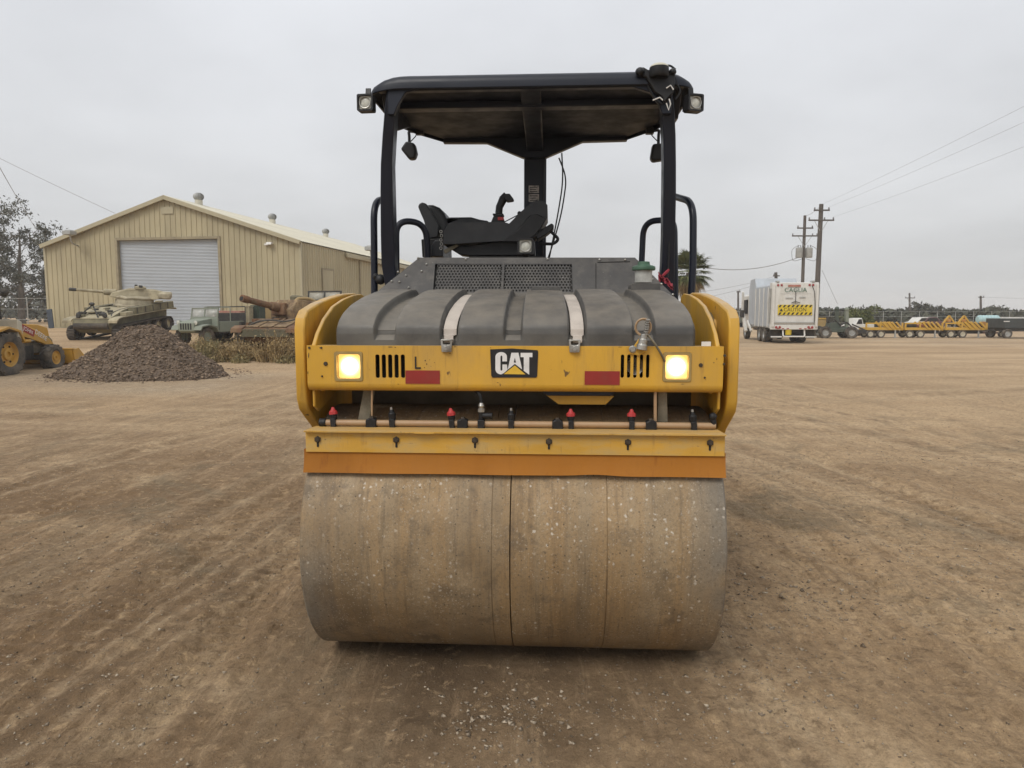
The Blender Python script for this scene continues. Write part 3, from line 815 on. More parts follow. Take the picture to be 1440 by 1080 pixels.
# straps in the grooves beside the badge
for gx, fx, lab in ((-.3135, 628, 'A'), (.3135, 808, 'B')):
    pth = []
    for s in np.linspace(arcl[1] - .005, arcl[10] + .02, 26):
        y, z = ev(s); y2, z2 = ev(s + .01); y1, z1 = ev(s - .01); L_ = math.hypot(y2 - y1, z2 - z1)
        t = min(1, max(0, (y + .385) / .85)); sc2 = (.905 - .085 * sm(t)) / .905
        low = sm((s - arcl[1] + .035) / .03)
        o_ = -.036 * low + .006
        pth.append((gx * sc2, y - (z2 - z1) / L_ * o_, z + (y2 - y1) / L_ * o_))
    pth = [(gx, -.404, zt + .018), (gx, -.400, zt + .05)] + pth
    g = MB(); hw = .032
    v = [(x + k * hw * (1 if i > 1 else .7), y, z) for i, (x, y, z) in enumerate(pth) for k in (-1, 1)]
    v2 = [(x, y + .003, z - .004) for x, y, z in v]
    n_ = len(v)
    f = []
    for i in range(len(pth) - 1):
        a = 2 * i; f += [(a, a + 1, a + 3, a + 2), (n_ + a, n_ + a + 2, n_ + a + 3, n_ + a + 1), (a, a + 2, n_ + a + 2, n_ + a), (a + 1, n_ + a + 1, n_ + a + 3, a + 3)]
    g.add(v + v2, f); st = g.build('strap', M['strap'], roller)
    p = mp(fx, 484, YB - .005)
    q = pth[0]
    g = MB(); g.prism([(p.x - .024, zt - .03), (p.x + .024, zt - .03), (p.x + .028, zt + .03), (p.x - .028, zt + .03)], 'y', YB - .012, YB - .001, [rrect(p.x - .018, p.x + .018, zt + .006, zt + .024, .005, 2)])
    g.box(p.x - .028, p.x + .028, YB - .012, YB + .04, zt + .024, zt + .031)
    bk = g.build('strap_bracket', M['steel'], st, .002)
    g = MB(); g.lathe([(0, -.026), (.010, -.026), (.012, -.022), (.018, -.0215), (.018, -.012)], (p.x, YB, zt - .012), 'y', 12); g.build('bolt', M['steel'], st)

# --- filler neck with green lid on the tank's end
c_ = mp(905, 385, .33)
g = MB(); g.lathe([(0, 0), (.050, 0), (.050, .075), (0, .075)], (c_.x, .33, m2(905, 398, .33)[1]), 'z', 24); fn = g.build('filler_neck', mat('filler_white', (.42, .42, .39), .5, 0, .2, 12, (.16, .15, .13), .5, 8), tank, .004)
zl = m2(905, 398, .33)[1] + .072
g = MB(); g.lathe([(0, 0), (.066, 0), (.068, .008), (.066, .022), (.05, .028), (.036, .03), (.034, .05), (0, .05)], (c_.x, .33, zl), 'z', 24); g.build('filler_lid', M['green'], fn, .003)
(xa, za), (xb, zb_) = m2(886, 415, .30), m2(927, 399, .30)
g = MB(); g.prism(rrect(xa, xb, za - .06, zb_, .012), 'y', .25, .41); g.build('lug', M['tank'], tank, .008)

# --- engine hood: leaning front with chamfered corners, perforated grille
def hp(px, py):
    """point on the leaning hood front"""
    zlo, ylo, zhi, yhi = 1.86, .47, 2.16, .70
    o = RTi @ CP; d = RTi.to_3x3() @ ray(px, py)
    k = (yhi - ylo) / (zhi - zlo)
    t = (ylo + k * (o.z - zlo) - o.y) / (d.y - k * d.z)
    return o + d * t
ztop = hp(740, 362).z
cor = [hp(589.5, 362), hp(893, 362), hp(962, 430), hp(975, 450), hp(506, 432), hp(535, 406)]
gl = [hp(612, 371), hp(804, 371.5), hp(806, 440), hp(607, 440)]
# work in hood-plane coordinates (x, t) with t = height
def plane_pt(x, z, off=0):
    k = (.70 - .47) / .30; ln = math.hypot(1, k)
    return Vector((x, .47 + k * (z - 1.86) - off / ln, z + off * k / ln))
ol = [(c.x, c.z) for c in cor]; gh = [(c.x, c.z) for c in gl]
g = MB(); g.prism(ol, 'z', 0, 1, [gh])
g.v = [tuple(plane_pt(x, z, 0 if t < .5 else -.012)) for x, z, t in g.v]
hood = g.build('hood_front', M['hood'], roller, .002, 1)
# sides and top running back
g = MB(); back = 1.42
for a, b in ((0, 1), (1, 2), (5, 0), (4, 5)):
    p, q = Vector(cor[a]), Vector(cor[b])
    n0 = [p + Vector((0, .002, -.0005)), q + Vector((0, .002, -.0005)), Vector((q.x, back, q.z)), Vector((p.x, back, p.z))]
    n1 = [v + Vector((0, 0, -.012)) for v in n0]
    g.add(n0 + n1, [(0, 1, 2, 3), (7, 6, 5, 4), (0, 4, 5, 1), (1, 5, 6, 2), (2, 6, 7, 3), (3, 7, 4, 0)])
g.build('hood_side', M['hood'], hood)
# perforated sheet: rows of hexagonal cells, each with a hole
gx0, gx1, gz0, gz1 = gl[3].x + .001, gl[1].x - .001, gl[3].z, gl[0].z - .001
pitch = .0205
def perf(xa, xb):
    g = MB(); row = 0; z = gz1 - pitch * .5
    while z > gz0 + .0:
        x = xa + pitch * (.5 if row % 2 == 0 else 1.0)
        while x < xb - pitch * .3:
            vs = []; r_in = pitch * .355
            for k in range(6):
                a = R(60 * k + 30); vs.append(plane_pt(x + pitch * .5774 * math.cos(a), z + pitch * .5774 * math.sin(a) * .99, -.004))
            for k in range(6):
                a = R(60 * k + 30); vs.append(plane_pt(x + r_in * math.cos(a), z + r_in * math.sin(a), -.004))
            for k in range(6):
                a = R(60 * k + 30); vs.append(plane_pt(x + r_in * math.cos(a), z + r_in * math.sin(a), -.010))
            f = [(k, (k + 1) % 6, 6 + (k + 1) % 6, 6 + k) for k in range(6)] + [(6 + k, 6 + (k + 1) % 6, 12 + (k + 1) % 6, 12 + k) for k in range(6)]
            g.add(vs, f); x += pitch
        z -= pitch * .866; row += 1
    return g
xm = hp(707, 390).x
for a, b in ((gx0, xm - .006), (xm + .006, gx1)):
    perf(a, b).build('grille', M['hood'], hood, angle=0, fix=False)
g = MB(); g.prism([(xm - .007, gz0), (xm + .007, gz0), (xm + .007, gz1), (xm - .007, gz1)], 'z', 0, 1); g.v = [tuple(plane_pt(x, z, .001 if t < .5 else -.010)) for x, z, t in g.v]
g.build('grille_bar', M['hood'], hood)
g = MB(); g.prism([(gx0 - .05, gz0), (gx1 + .05, gz0), (gx1 + .05, ztop - .022), (gx0 - .05, ztop - .022)], 'z', 0, 1); g.v = [tuple(plane_pt(x, z, -.028 if t < .5 else -.04)) for x, z, t in g.v]
g.build('radiator_core', mat('radiator_core', (.030, .029, .026), .7, 0, .4, 9, (.07, .06, .05), .4, 5), hood)
# access panel outline and bolts
for (a, c, b, d, wd) in ((838, 370, 838, 415, .004), (840, 369, 886, 368, .007)):
    p, q = hp(a, c), hp(b, d); g = MB(); g.bar(plane_pt(p.x, p.z, .001), plane_pt(q.x, q.z, .001), wd, .004); g.build('panel_seam', M['dark'], hood)
for a, c in ((600, 372), (571, 388), (562, 397), (551, 396), (593, 382), (575, 405), (588, 363.5), (655, 365), (770, 365), (843, 366), (879, 366), (905, 380), (917, 393), (930, 400), (946, 415), (560, 383)):
    p = hp(a, c); q = plane_pt(p.x, p.z, .004); g = MB(); g.ball(q, .0075, 8, 5); g.build('bolt', M['steel'], hood)
# mid lamp on the hood's front edge
def work_lamp(px, py, Y, s, yaw=0, tilt=0, par=roller, stem=None, lab=None):
    p = mp(px, py, Y); o = bpy.data.objects.new('work_lamp', None); col.objects.link(o); o.parent = par; o.location = p; o.rotation_euler = (tilt, 0, yaw)
    h = s / 2
    g = MB(); g.prism(rrect(-h, h, -h, h, h * .2), 'y', -.035, .02, [rrect(-h * .80, h * .80, -h * .80, h * .80, h * .25)]); g.prism(rrect(-h * .98, h * .98, -h * .98, h * .98, h * .2), 'y', .02, .03)
    g.add([(-h * .9, .03, -h * .9), (h * .9, .03, -h * .9), (h * .9, .03, h * .9), (-h * .9, .03, h * .9), (-h * .5, .085, -h * .5), (h * .5, .085, -h * .5), (h * .5, .085, h * .5), (-h * .5, .085, h * .5)],
          [(0, 1, 5, 4), (1, 2, 6, 5), (2, 3, 7, 6), (3, 0, 4, 7), (4, 5, 6, 7)])
    g.build('housing', M['plastic'], o, .002)
    g = MB(); g.surf(lambda u, v: ((2 * u - 1) * h * .8, -.02 - .008 * (1 - (2 * u - 1)**2) * (1 - (2 * v - 1)**2), (2 * v - 1) * h * .8), 8, 8); g.build('lens', M['glass'], o)
    g = MB(); g.lathe([(h * .62, -.033), (h * .70, -.034), (h * .70, -.026), (h * .62, -.026)], (0, 0, 0), 'y', 24); g.build('reflector_ring', M['steel'], o)
    g = MB()
    if stem: g.bar((0, .03, h * (1 if stem > 0 else -1)), (0, .04, h * (1 if stem > 0 else -1) + stem), .03, .012); g.box(-.022, .022, .02, .055, (h if stem > 0 else -h) - .012, (h if stem > 0 else -h) + .012)
    if stem: g.build('bracket', M['plastic'], o)
    return o
work_lamp(739, 346.5, .73, .10, stem=-.06)

# --- frame, deck and rear half of the machine
g = MB(); g.box(-.86, .86, .50, 1.15, 1.36, 1.60); g.box(-.60, .60, .75, 2.9, .62, 1.36); g.box(-.88, .88, 2.2, 3.9, 1.38, 1.95)
g.build('main_frame', M['yellow'], roller, .02)
g = MB(); g.box(-1.0, 1.0, .30, .33, 1.20, 1.66); g.box(-1.0, 1.0, -.16, .30, 1.50, 1.53); g.build('bulkhead', mat('dusty_bulkhead', (.20, .15, .095), .8, 0, .25, 4, DUST, .5, 3), roller)
g = MB(); g.box(-.82, .98, .9, 2.35, 1.60, 1.68); g.build('deck', M['black'], roller, .01)
g = MB(); g.box(-.78, .92, 2.35, 3.75, 1.955, 2.08); g.build('rear_hood', M['hood'], roller, .04)
for s in (-1, 1):
    g = MB(); g.prism([(3.0, 1.9), (3.8, 1.9), (3.85, 1.3), (3.6, .5), (3.25, .5), (3.1, 1.2)], 'x', s * 1.045, s * 1.095); g.build('side_plate', M['yellow'], roller, .008)
    g = MB()
    for z in (.55, .95, 1.3): g.box(s * .86, s * 1.02, 1.3, 1.75, z, z + .03)
    g.bar((s * .87, 1.32, .52), (s * .87, 1.32, 1.62), .03, .05); g.bar((s * .87, 1.73, .52), (s * .87, 1.73, 1.62), .03, .05)
    g.build('ladder', M['black'], roller, .004)

# --- roof canopy on two front posts and one rear post
YF, YR = .50, 1.86
cx_f = (m2(515, 115, YF)[0] + m2(980, 112, YF)[0]) / 2
hw_f = (m2(980, 112, YF)[0] - m2(515, 115, YF)[0]) / 2
zct = m2(740, 99.5, YF)[1]; zcb = m2(740, 122, YF)[1]
mid = cx_f
def roof_pt(u, v):
    # u round the outline, v: 0 rim bottom, up over the crown
    return None
op = []
rearx = .71
oc = rrect(mid - hw_f, mid + hw_f, YF, YR - .40, .10, 6)
half = [(0, YF), (.45, YF), (.70, YF), (.80, YF), (.87, YF + .004), (.93, YF + .015), (.97, YF + .035), (.99, YF + .065), (1.0, YF + .11), (1.0, YF + .5), (1.0, YR - .62), (.90, YR - .30), (rearx / hw_f, YR), (.3, YR)]
outl = [(mid + hw_f * a, y) for a, y in half] + [(mid - hw_f * a, y) for a, y in half[:0:-1]]
cyc = (YF + YR) / 2
def ring(sc_, z, dz_side=0):
    r_ = []
    for x, y in outl:
        X = mid + (x - mid) * sc_; Y = cyc + (y - cyc) * sc_
        side = max(0, (abs(X - mid) / hw_f - .78) / .22)**2
        r_.append((X, Y, z - dz_side * side))
    return r_
th_ = .012
rings = [ring(1.0, zcb, .02), ring(1.0, zcb + .035, .04), ring(.992, zcb + .062, .055), ring(.965, zct - .012, .06), ring(.92, zct, .05), ring(.5, zct + .006), ring(.02, zct + .008)]
inner = [ring(.985, zcb, .02), ring(.985, zcb + .03, .04), ring(.955, zct - .045, .03), ring(.5, zct - .024), ring(.02, zct - .022)]
g = MB(); k = len(outl)
allr = rings[::-1] + inner
v = [p for r_ in allr for p in r_]
f = [(i * k + j, i * k + (j + 1) % k, (i + 1) * k + (j + 1) % k, (i + 1) * k + j) for i in range(len(allr) - 1) for j in range(k)]
f += [tuple(range(k)), tuple((len(allr) - 1) * k + j for j in range(k))]
g.add(v, f); canopy = g.build('canopy', M['rops'], roller, .006, 2, 40)
tag(canopy, 'black flat roof canopy with rounded corners')
g = MB(); g.prism([(x * .94 + mid * .06, y * .95 + cyc * .05) for x, y in outl], 'z', zct - .085, zct - .075); g.build('lining', M['under'], canopy)
# cross members and spine under the roof
g = MB(); g.box(mid - hw_f + .06, mid + hw_f - .06, YF + .30, YF + .40, zcb - .03, zct - .058)
g.box(mid - hw_f + .06, mid + hw_f - .06, YF + .02, YF + .08, zcb - .004, zct - .058)
g.build('cross_member', M['rops'], canopy, .008)
g = MB(); g.prism([(mid - rearx * .98, zct - .06), (mid + rearx * .98, zct - .06), (mid + rearx, zcb - .02), (mid + .37, zcb - .025), (mid + .09, zcb - .14), (mid - .09, zcb - .14), (mid - .37, zcb - .025), (mid - rearx, zcb - .02)], 'y', YR - .10, YR - .03)
g.build('rear_header', M['rops'], canopy, .006)
xr0, xr1 = m2(737, 300, YR)[0], m2(768, 300, YR)[0]
xrc = (xr0 + xr1) / 2
g = MB(); g.prism([(YF + .01, zcb + .002), (YR - .03, zcb - .10), (YR - .03, zct - .06), (YF + .01, zct - .06)], 'x', xrc - .062, xrc + .062); g.build('spine', M['rops'], canopy, .006)
# rear post
g = MB(); g.box(xr0, xr1, YR - .03, YR + .11, 1.60, zct - .06); rp_ = g.build('rear_post', M['rops'], roller, .008)
for k_, (c0, c1) in enumerate(((261, 271.5), (273, 284))):
    (xa, za), (xb, zb_) = m2(743.5, c1, YR - .03), m2(758, c0, YR - .03)
    g = MB(); g.box(xa, xb, YR - .0335, YR - .031, za, zb_); st = g.build('sticker', mat('sticker_%d' % k_, (.40, .37, .34), .6, 0, .5, 60), rp_)
    for q in range(3):
        g = MB(); zz = zb_ - (q + .6) * (zb_ - za) / 3.4; g.box(xa + .008, xb - .012 - .012 * (q % 2), YR - .0352, YR - .0338, zz - .006, zz); g.build('print_line', M['decal_black'], st)
# front posts: slightly bowed flat sections with a gusset at the head
YP = .74
for s, cl in ((-1, ((541, 558.5, 402), (536, 555, 372), (535, 553.5, 330), (534.5, 552, 270), (535, 551, 230), (537.5, 553, 190), (540, 555, 160), (543, 560, 128))),
              (1, ((929, 949, 402), (931, 949, 372), (932.5, 950, 330), (933, 951, 270), (933.5, 951, 230), (933, 950.5, 190), (931, 949, 160), (928, 946, 128)))):
    cl = ((cl[0][0] + (2 if s < 0 else -2), cl[0][1] + (2 if s < 0 else -2), 470),) + cl
    v = []
    for a, b, c in cl:                              # the post leans forward to the roof's front edge
        Yq = .53 + .23 * min(1, max(0, (c - 128) / 270))
        p, q = mp(a, c, Yq), mp(b, c, Yq); v += [p, q, q + Vector((0, .11, 0)), p + Vector((0, .11, 0))]
    n_ = len(cl); g = MB()
    g.add(v, [(4 * i + j, 4 * i + (j + 1) % 4, 4 * i + 4 + (j + 1) % 4, 4 * i + 4 + j) for i in range(n_ - 1) for j in range(4)] + [(0, 1, 2, 3), tuple(4 * n_ - 4 + j for j in range(4))])
    po = g.build('front_post', M['rops'], roller, .008)
    if s < 0: gs = [(545, 121), (608, 120), (602, 123.5), (570, 130), (561, 145), (554, 161), (545, 161)]
    else: gs = [(946, 121), (872, 117.5), (890, 122), (915, 130), (926, 145), (931, 160), (944, 160)]
    g = MB(); g.prism([m2(a, b, .524) for a, b in gs], 'y', .522, .56); g.build('gusset', M['rops'], po, .004)
    p = mp(cl[2][0] + 9, 385, YP); g = MB(); g.box(p.x - .09, p.x + .09, YP - .02, YP + .16, 1.6, 1.66); g.build('foot_plate', M['black'], po, .006)
# roof corner bracing seen at the outer side of the posts
for s in (-1, 1):
    px_, = ((530,) if s < 0 else (962,))
    a = mp(527 if s < 0 else 974, 148, YF + .35)
    g = MB(); g.prism([(YF + .12, zcb + .01), (YF + .9, zcb + .01), (YF + .45, zcb - .13), (YF + .25, zcb - .13)], 'x', mid + s * (hw_f - .10), mid + s * (hw_f - .06)); g.build('side_gusset', M['rops'], canopy, .006)

# lamps under the roof's front corners
work_lamp(515.5, 146, YF - .02, .098, yaw=R(-4), stem=.05)
work_lamp(975, 146, YF - .02, .098, yaw=R(18), stem=.05)
# mirrors hung under the rear corners
def mirror(px, py, Y, flip):
    o = bpy.data.objects.new('mirror', None); col.objects.link(o); o.parent = roller; o.location = mp(px, py, Y)
    s = -1 if flip else 1
    g = MB(); g.prism([(-.06, .02), (-.02, .075), (.045, .06), (.06, -.01), (.045, -.05), (0.0, -.055)] if not flip else [(-.045, .05), (.05, .055), (.06, -.06), (-.04, -.075), (-.06, -.05)], 'y', -.03, .05)
    g.build('mirror_head', M['plastic'], o, .014, 3)
    g = MB(); g.tube(bend([(0, .01, .05), (0, .01, .12), (-.005 * s, .01, .155), (.10 * s, .03, .145)], .02), .011, 8); g.box(.07 * s - .02, .07 * s + .035, -.0, .05, .13, .175); g.build('mirror_arm', M['plastic'], o)
    g = MB(); g.tube([(0, -.01, .06), (.05 * s, -.01, .11), (.06 * s, 0, .14)], .004, 6); g.build('mirror_wire', M['plastic'], o)
mirror(575.5, 214, YR - .35, False); mirror(926, 213, YR - .35, True)

# handrails
def rail(pts, r=.021, name='handrail'):
    g = MB(); g.tube(bend([mp(*p) for p in pts], .13, 8), r, 12); return g.build(name, M['rops'], roller)
rail([(526.5, 455, .82), (526.5, 380, .82), (525.5, 284, .82), (552, 276.5, 1.25), (553, 420, 1.3)], .023)
rail([(558, 430, 1.05), (557, 309, 1.05), (599, 314, 1.15), (603, 400, 1.2)], .022)
rail([(901, 400, 1.2), (905, 311, 1.2), (944, 309, 1.05), (948.5, 320, .98), (950, 450, .9)], .021)
rail([(944, 275, 1.2), (975, 284, .82), (974.5, 380, .80), (969, 455, .80)], .023)
g = MB(); p = mp(535, 393, .80); g.ball(p, .035, 10, 6); g.ball(p + Vector((-.03, 0, .02)), .022, 8, 5); g.build('latch', M['plastic'], roller)

# --- operator seat, console, joystick, wheel (seat faces sideways)
S6 = 220 / 1440.
def s6(*pts): return [(580 + a * S6, 260 + b * S6) for a, b in pts]
def slab(pts, Y, th, name, mt, par=None, bev=.012, seg=3):
    g = MB(); g.prism([m2(a, b, Y) for a, b in s6(*pts)], 'y', Y, Y + th); return g.build(name, mt, par or roller, bev, seg)
seat = bpy.data.objects.new('operator_seat', None); col.objects.link(seat); seat.parent = roller
slab(((50, 200), (62, 172), (88, 160), (125, 170), (180, 260), (245, 375), (235, 480), (145, 495), (105, 330), (75, 262)), 1.32, .07, 'backrest_wing', M['vinyl'], seat, .02)
slab(((110, 178), (185, 180), (245, 205), (290, 255), (330, 345), (330, 470), (160, 490), (140, 300)), 1.40, .36, 'backrest', M['vinyl'], seat, .03)
slab(((300, 310), (350, 297), (540, 295), (620, 318), (700, 330), (715, 420), (300, 420)), 1.42, .40, 'seat_cushion', M['vinyl'], seat, .02)
slab(((80, 500), (270, 490), (275, 665), (90, 665)), 1.30, .5, 'seat_base', M['plastic'], seat, .006)
slab(((170, 560), (210, 505), (275, 500), (280, 660), (170, 660)), 1.26, .04, 'seat_bracket', M['black'], seat, .006)
cons = slab(((285, 440), (330, 352), (830, 338), (890, 356), (1000, 245), (1070, 185), (1110, 152), (1165, 142), (1210, 152), (1243, 185), (1245, 300), (1180, 400), (1130, 480), (1000, 520), (820, 515), (430, 540), (280, 548)), 1.15, .30, 'console', M['vinyl'], None, .014)
slab(((820, 520), (1000, 520), (1110, 480), (1180, 400), (1235, 310), (1150, 268), (1080, 280), (960, 420)), 1.135, .02, 'console_cover', M['plastic'], cons, .006)
slab(((300, 560), (520, 560), (800, 520), (1120, 500), (1130, 650), (520, 650), (430, 640)), 1.22, .2, 'console_skirt', M['plastic'], cons, .006)
slab(((285, 600), (400, 545), (430, 560), (300, 635)), 1.18, .02, 'seat_belt_guard', M['gunk_and_shade'], seat, .003)
slab(((520, 655), (1200, 655), (1200, 670), (520, 670)), 1.2, .4, 'platform_edge', M['dark'], cons, .003)
# joystick
js = bpy.data.objects.new('joystick', None); col.objects.link(js); js.parent = roller
slab(((735, 262), (838, 262), (836, 285), (742, 285)), 1.22, .1, 'collar', M['plastic'], js, .006)
slab(((745, 285), (832, 285), (848, 345), (720, 345)), 1.22, .1, 'boot', M['plastic'], js, .008)
slab(((785, 295), (838, 295), (842, 325), (785, 325)), 1.212, .012, 'red_switch', M['red'], js, .003)
a_, b_, c2_, d_ = [mp(x, y, 1.27) for x, y in s6((795, 262), (800, 205), (835, 130), (870, 100))]
g = MB(); g.tube([a_, b_, c2_, d_], [.026, .026, .030, .032], 12); g.build('stick', M['plastic'], js)
slab(((838, 108), (858, 80), (895, 80), (933, 132), (925, 142), (870, 150), (845, 130)), 1.22, .08, 'grip_head', M['plastic'], js, .012)
# steering wheel / display at the end of the console
sw = bpy.data.objects.new('display', None); col.objects.link(sw); sw.parent = roller
slab(((1130, 465), (1185, 410), (1280, 352), (1302, 368), (1300, 400), (1240, 450), (1150, 505)), 1.16, .16, 'screen', M['plastic'], sw, .006)
g = MB(); g.tube(bend([mp(x, y, 1.24) for x, y in s6((1275, 430), (1350, 500), (1300, 545), (1160, 540))], .03), .011, 8); g.build('handle', M['plastic'], sw)
g = MB(); g.tube([mp(x, y, 1.24) for x, y in s6((850, 340), (985, 270))], .004, 6); g.ball(mp(*s6((985, 262))[0], 1.24), .016, 8, 5); g.build('cable', M['plastic'], cons)
# keys hanging on the seat bracket
g = MB()
for k_ in range(5):
    p = mp(*s6((262 + 5 * (k_ % 2), 430 + 38 * k_))[0], 1.13); g.lathe([(.008, -.002), (.011, -.002), (.011, .002), (.008, .002), (.008, -.002)], p, 'y', 10)
g.build('key_chain', M['steel'], seat)
# cables dangling from the roof
for a in ([(786, 222, 1.75), (797, 250, 1.75), (790, 300, 1.75), (777, 345, 1.75), (769, 368, 1.75)], [(790, 215, 1.72), (792, 255, 1.72), (784, 305, 1.72), (772, 365, 1.72)], [(766, 222, 1.8), (764, 280, 1.8), (763, 365, 1.8)]):
    g = MB(); g.tube(bend([mp(*p) for p in a], .2, 6), .0055, 6); g.build('hanging_cable', M['plastic'], canopy)

# --- receiver on the roof above the post
gp = bpy.data.objects.new('receiver', None); col.objects.link(gp); gp.parent = roller
Yg = YF - .02
g = MB(); g.prism([m2(a, b, Yg) for a, b in ((896, 96), (905, 94), (912, 98), (945, 99), (950, 104), (948, 130), (943, 134), (934, 145), (931, 135), (920, 128), (908, 108), (896, 106))], 'y', Yg, Yg + .03); g.build('mast_bracket', M['plastic'], gp, .006)
p = mp(927.0, 108, Yg - .02); rz_ = .056
g = MB(); g.lathe([(0, 0), (rz_ * .9, 0), (rz_ * 1.02, .012), (rz_, .052), (0, .054)], (p.x, Yg - .01, p.z), 'z', 28); g.build('receiver_base', M['plastic'], gp)
g = MB(); g.lathe([(rz_ * .98, .0545), (rz_ * .93, .062), (rz_ * .70, .071), (rz_ * .35, .076), (0, .077)], (p.x, Yg - .01, p.z), 'z', 28); g.build('receiver_dome', mat('dome_cream', (.52, .50, .40), .5, 0, .1, 8), gp)
for a, s_ in ((900, .028), (946, .022)):
    q = mp(a, 101, Yg); g = MB(); g.ball(q, s_, 10, 7, (1, 1, .9)); g.build('knob', M['plastic'], gp)
for pth in ([(906, 103), (911, 122), (922, 141), (932, 147)], [(938, 97), (946, 108), (941, 122), (944, 138)], [(946, 99), (952, 118), (958, 128), (950, 140)], [(941, 120), (937, 142), (939, 200), (937, 270), (941, 340), (939, 390)], [(950, 98), (943, 92), (934, 92)]):
    g = MB(); g.tube(bend([mp(a, b, Yg + (.03 if b < 150 else .235)) for a, b in pth], .05), .006, 6); g.build('receiver_cable', M['plastic'], gp)
for pth in ([(918, 141), (928, 137), (932, 141)], [(937, 145), (940.5, 155), (943, 146), (941, 139)], [(937, 124), (943, 120), (947, 126)]):
    g = MB(); g.tube([mp(a, b, Yg - .012) for a, b in pth], .004, 6); g.build('cable_tie', M['white'], gp)

# --- spray bar with nozzles in front of the drum
YW = -.40
xs0, zs = m2(455, 594.5, YW); xs1, zs2 = m2(1006, 598.5, YW)
zs = (zs + zs2) / 2
g = MB(); g.cyl((xs0, YW, zs), (xs1, YW, zs), .0155, n=16); bar_ = g.build('spray_bar', M['pvc'], roller)
g = MB(); g.cyl((xs0 - .02, YW, zs), (xs0 + .014, YW, zs), .022, n=14); g.build('end_cap', M['plastic'], bar_, .004)
p = mp(1001, 595, YW); g = MB(); g.tube(bend([(p.x - .02, YW, zs), (p.x + .01, YW, zs), (p.x + .004, YW, zs + .04)], .02), .014, 10); g.ball((p.x + .004, YW, zs + .045), .02, 10, 6); g.build('elbow', M['plastic'], bar_)
for a in (470, 636, 803, 888):
    x = mp(a, 598, YW).x
    nzl = bpy.data.objects.new('nozzle', None); col.objects.link(nzl); nzl.parent = bar_; nzl.location = (x, YW, zs); nzl.rotation_euler = (random.uniform(-.1, .1), random.uniform(-.12, .12), 0)
    g = MB(); g.box(-.013, .013, -.024, .018, -.026, .022); g.lathe([(0, .02), (.017, .02), (.018, .04), (.0, .042)], (0, 0, 0), 'z', 10); g.build('nozzle_body', M['plastic'], nzl, .003)
    g = MB(); g.lathe([(0, .0425), (.022, .0425), (.021, .056), (.012, .064), (.006, .078), (0, .079)], (0, 0, 0), 'z', 8); g.build('nozzle_cap', M['red'], nzl)
for a in (552.5, 719, 975):
    x = mp(a, 598, YW).x
    nzl = bpy.data.objects.new('nozzle', None); col.objects.link(nzl); nzl.parent = bar_; nzl.location = (x, YW, zs); nzl.rotation_euler = (0, random.uniform(-.1, .1), 0)
    g = MB(); g.box(-.014, .014, -.024, .018, -.028, .022); g.lathe([(0, .02), (.018, .02), (.019, .05), (.012, .056), (.010, .066), (0, .067)], (0, 0, 0), 'z', 10); g.build('nozzle_body', M['plastic'], nzl, .003)
    g = MB(); g.lathe([(0, .068), (.007, .068), (.006, .08), (0, .081)], (0, 0, 0), 'z', 8); g.build('nozzle_tip', M['steel'], nzl)
for a in (523, 651, 784, 915):
    x = mp(a, 598, YW).x
    g = MB(); g.prism([(x - .026, zs - .03), (x + .026, zs - .03), (x + .026, zs + .018), (x + .012, zs + .026), (x - .012, zs + .026), (x - .026, zs + .018)], 'y', YW - .026, YW + .026); cl_ = g.build('clamp', M['plastic'], bar_, .005)
    g = MB(); g.lathe([(0, .026), (.012, .026), (.010, .034), (0, .036)], (x, YW, zs), 'z', 8); g.build('bolt', M['bolt'], cl_)
x = mp(677, 598, YW).x
vl = bpy.data.objects.new('feed_valve', None); col.objects.link(vl); vl.parent = bar_; vl.location = (x, YW, zs)
g = MB(); g.box(-.017, .017, -.026, .02, -.028, .022); g.cyl((0, 0, .02), (0, 0, .06), .014, n=10); g.build('valve_body', M['plastic'], vl, .003)
g = MB(); g.cyl((.005, 0, .04), (.055, 0, .04), .017, n=12); g.build('valve_knob', M['plastic'], vl, .003)
g = MB(); g.lathe([(.0, .06), (.018, .06), (.018, .075), (.012, .078), (.016, .09), (.010, .105), (0, .106)], (0, 0, 0), 'z', 10); g.build('fitting', M['steel'], vl)
q = mp(600, 549, YW + .12) - Vector((x, YW, zs))
g = MB(); g.tube(bend([(0, 0, .10), (-.005, .0, .15), (-.05, .05, .172), (q.x, q.y, .172)], .05), .009, 8); g.build('hose', M['plastic'], vl)
# guide rods and guard bracket between beam and bar
for a, w_ in ((523, .005), (921.5, .008)):
    p0, p1 = mp(a, 549, YW + .02), mp(a, 592, YW + .02); g = MB(); g.cyl(p0, p1, w_, n=8); g.build('guide_rod', M['pvc'], roller)
for qd in (((511, 548), (527, 548), (519, 592), (503, 592)), ((926, 548), (938, 548), (939, 594), (925, 594))):
    g = MB(); g.prism([m2(a, b, YW + .06) for a, b in qd], 'y', YW + .06, YW + .075); g.build('bracket', M['gunk_and_shade'], roller, .003)

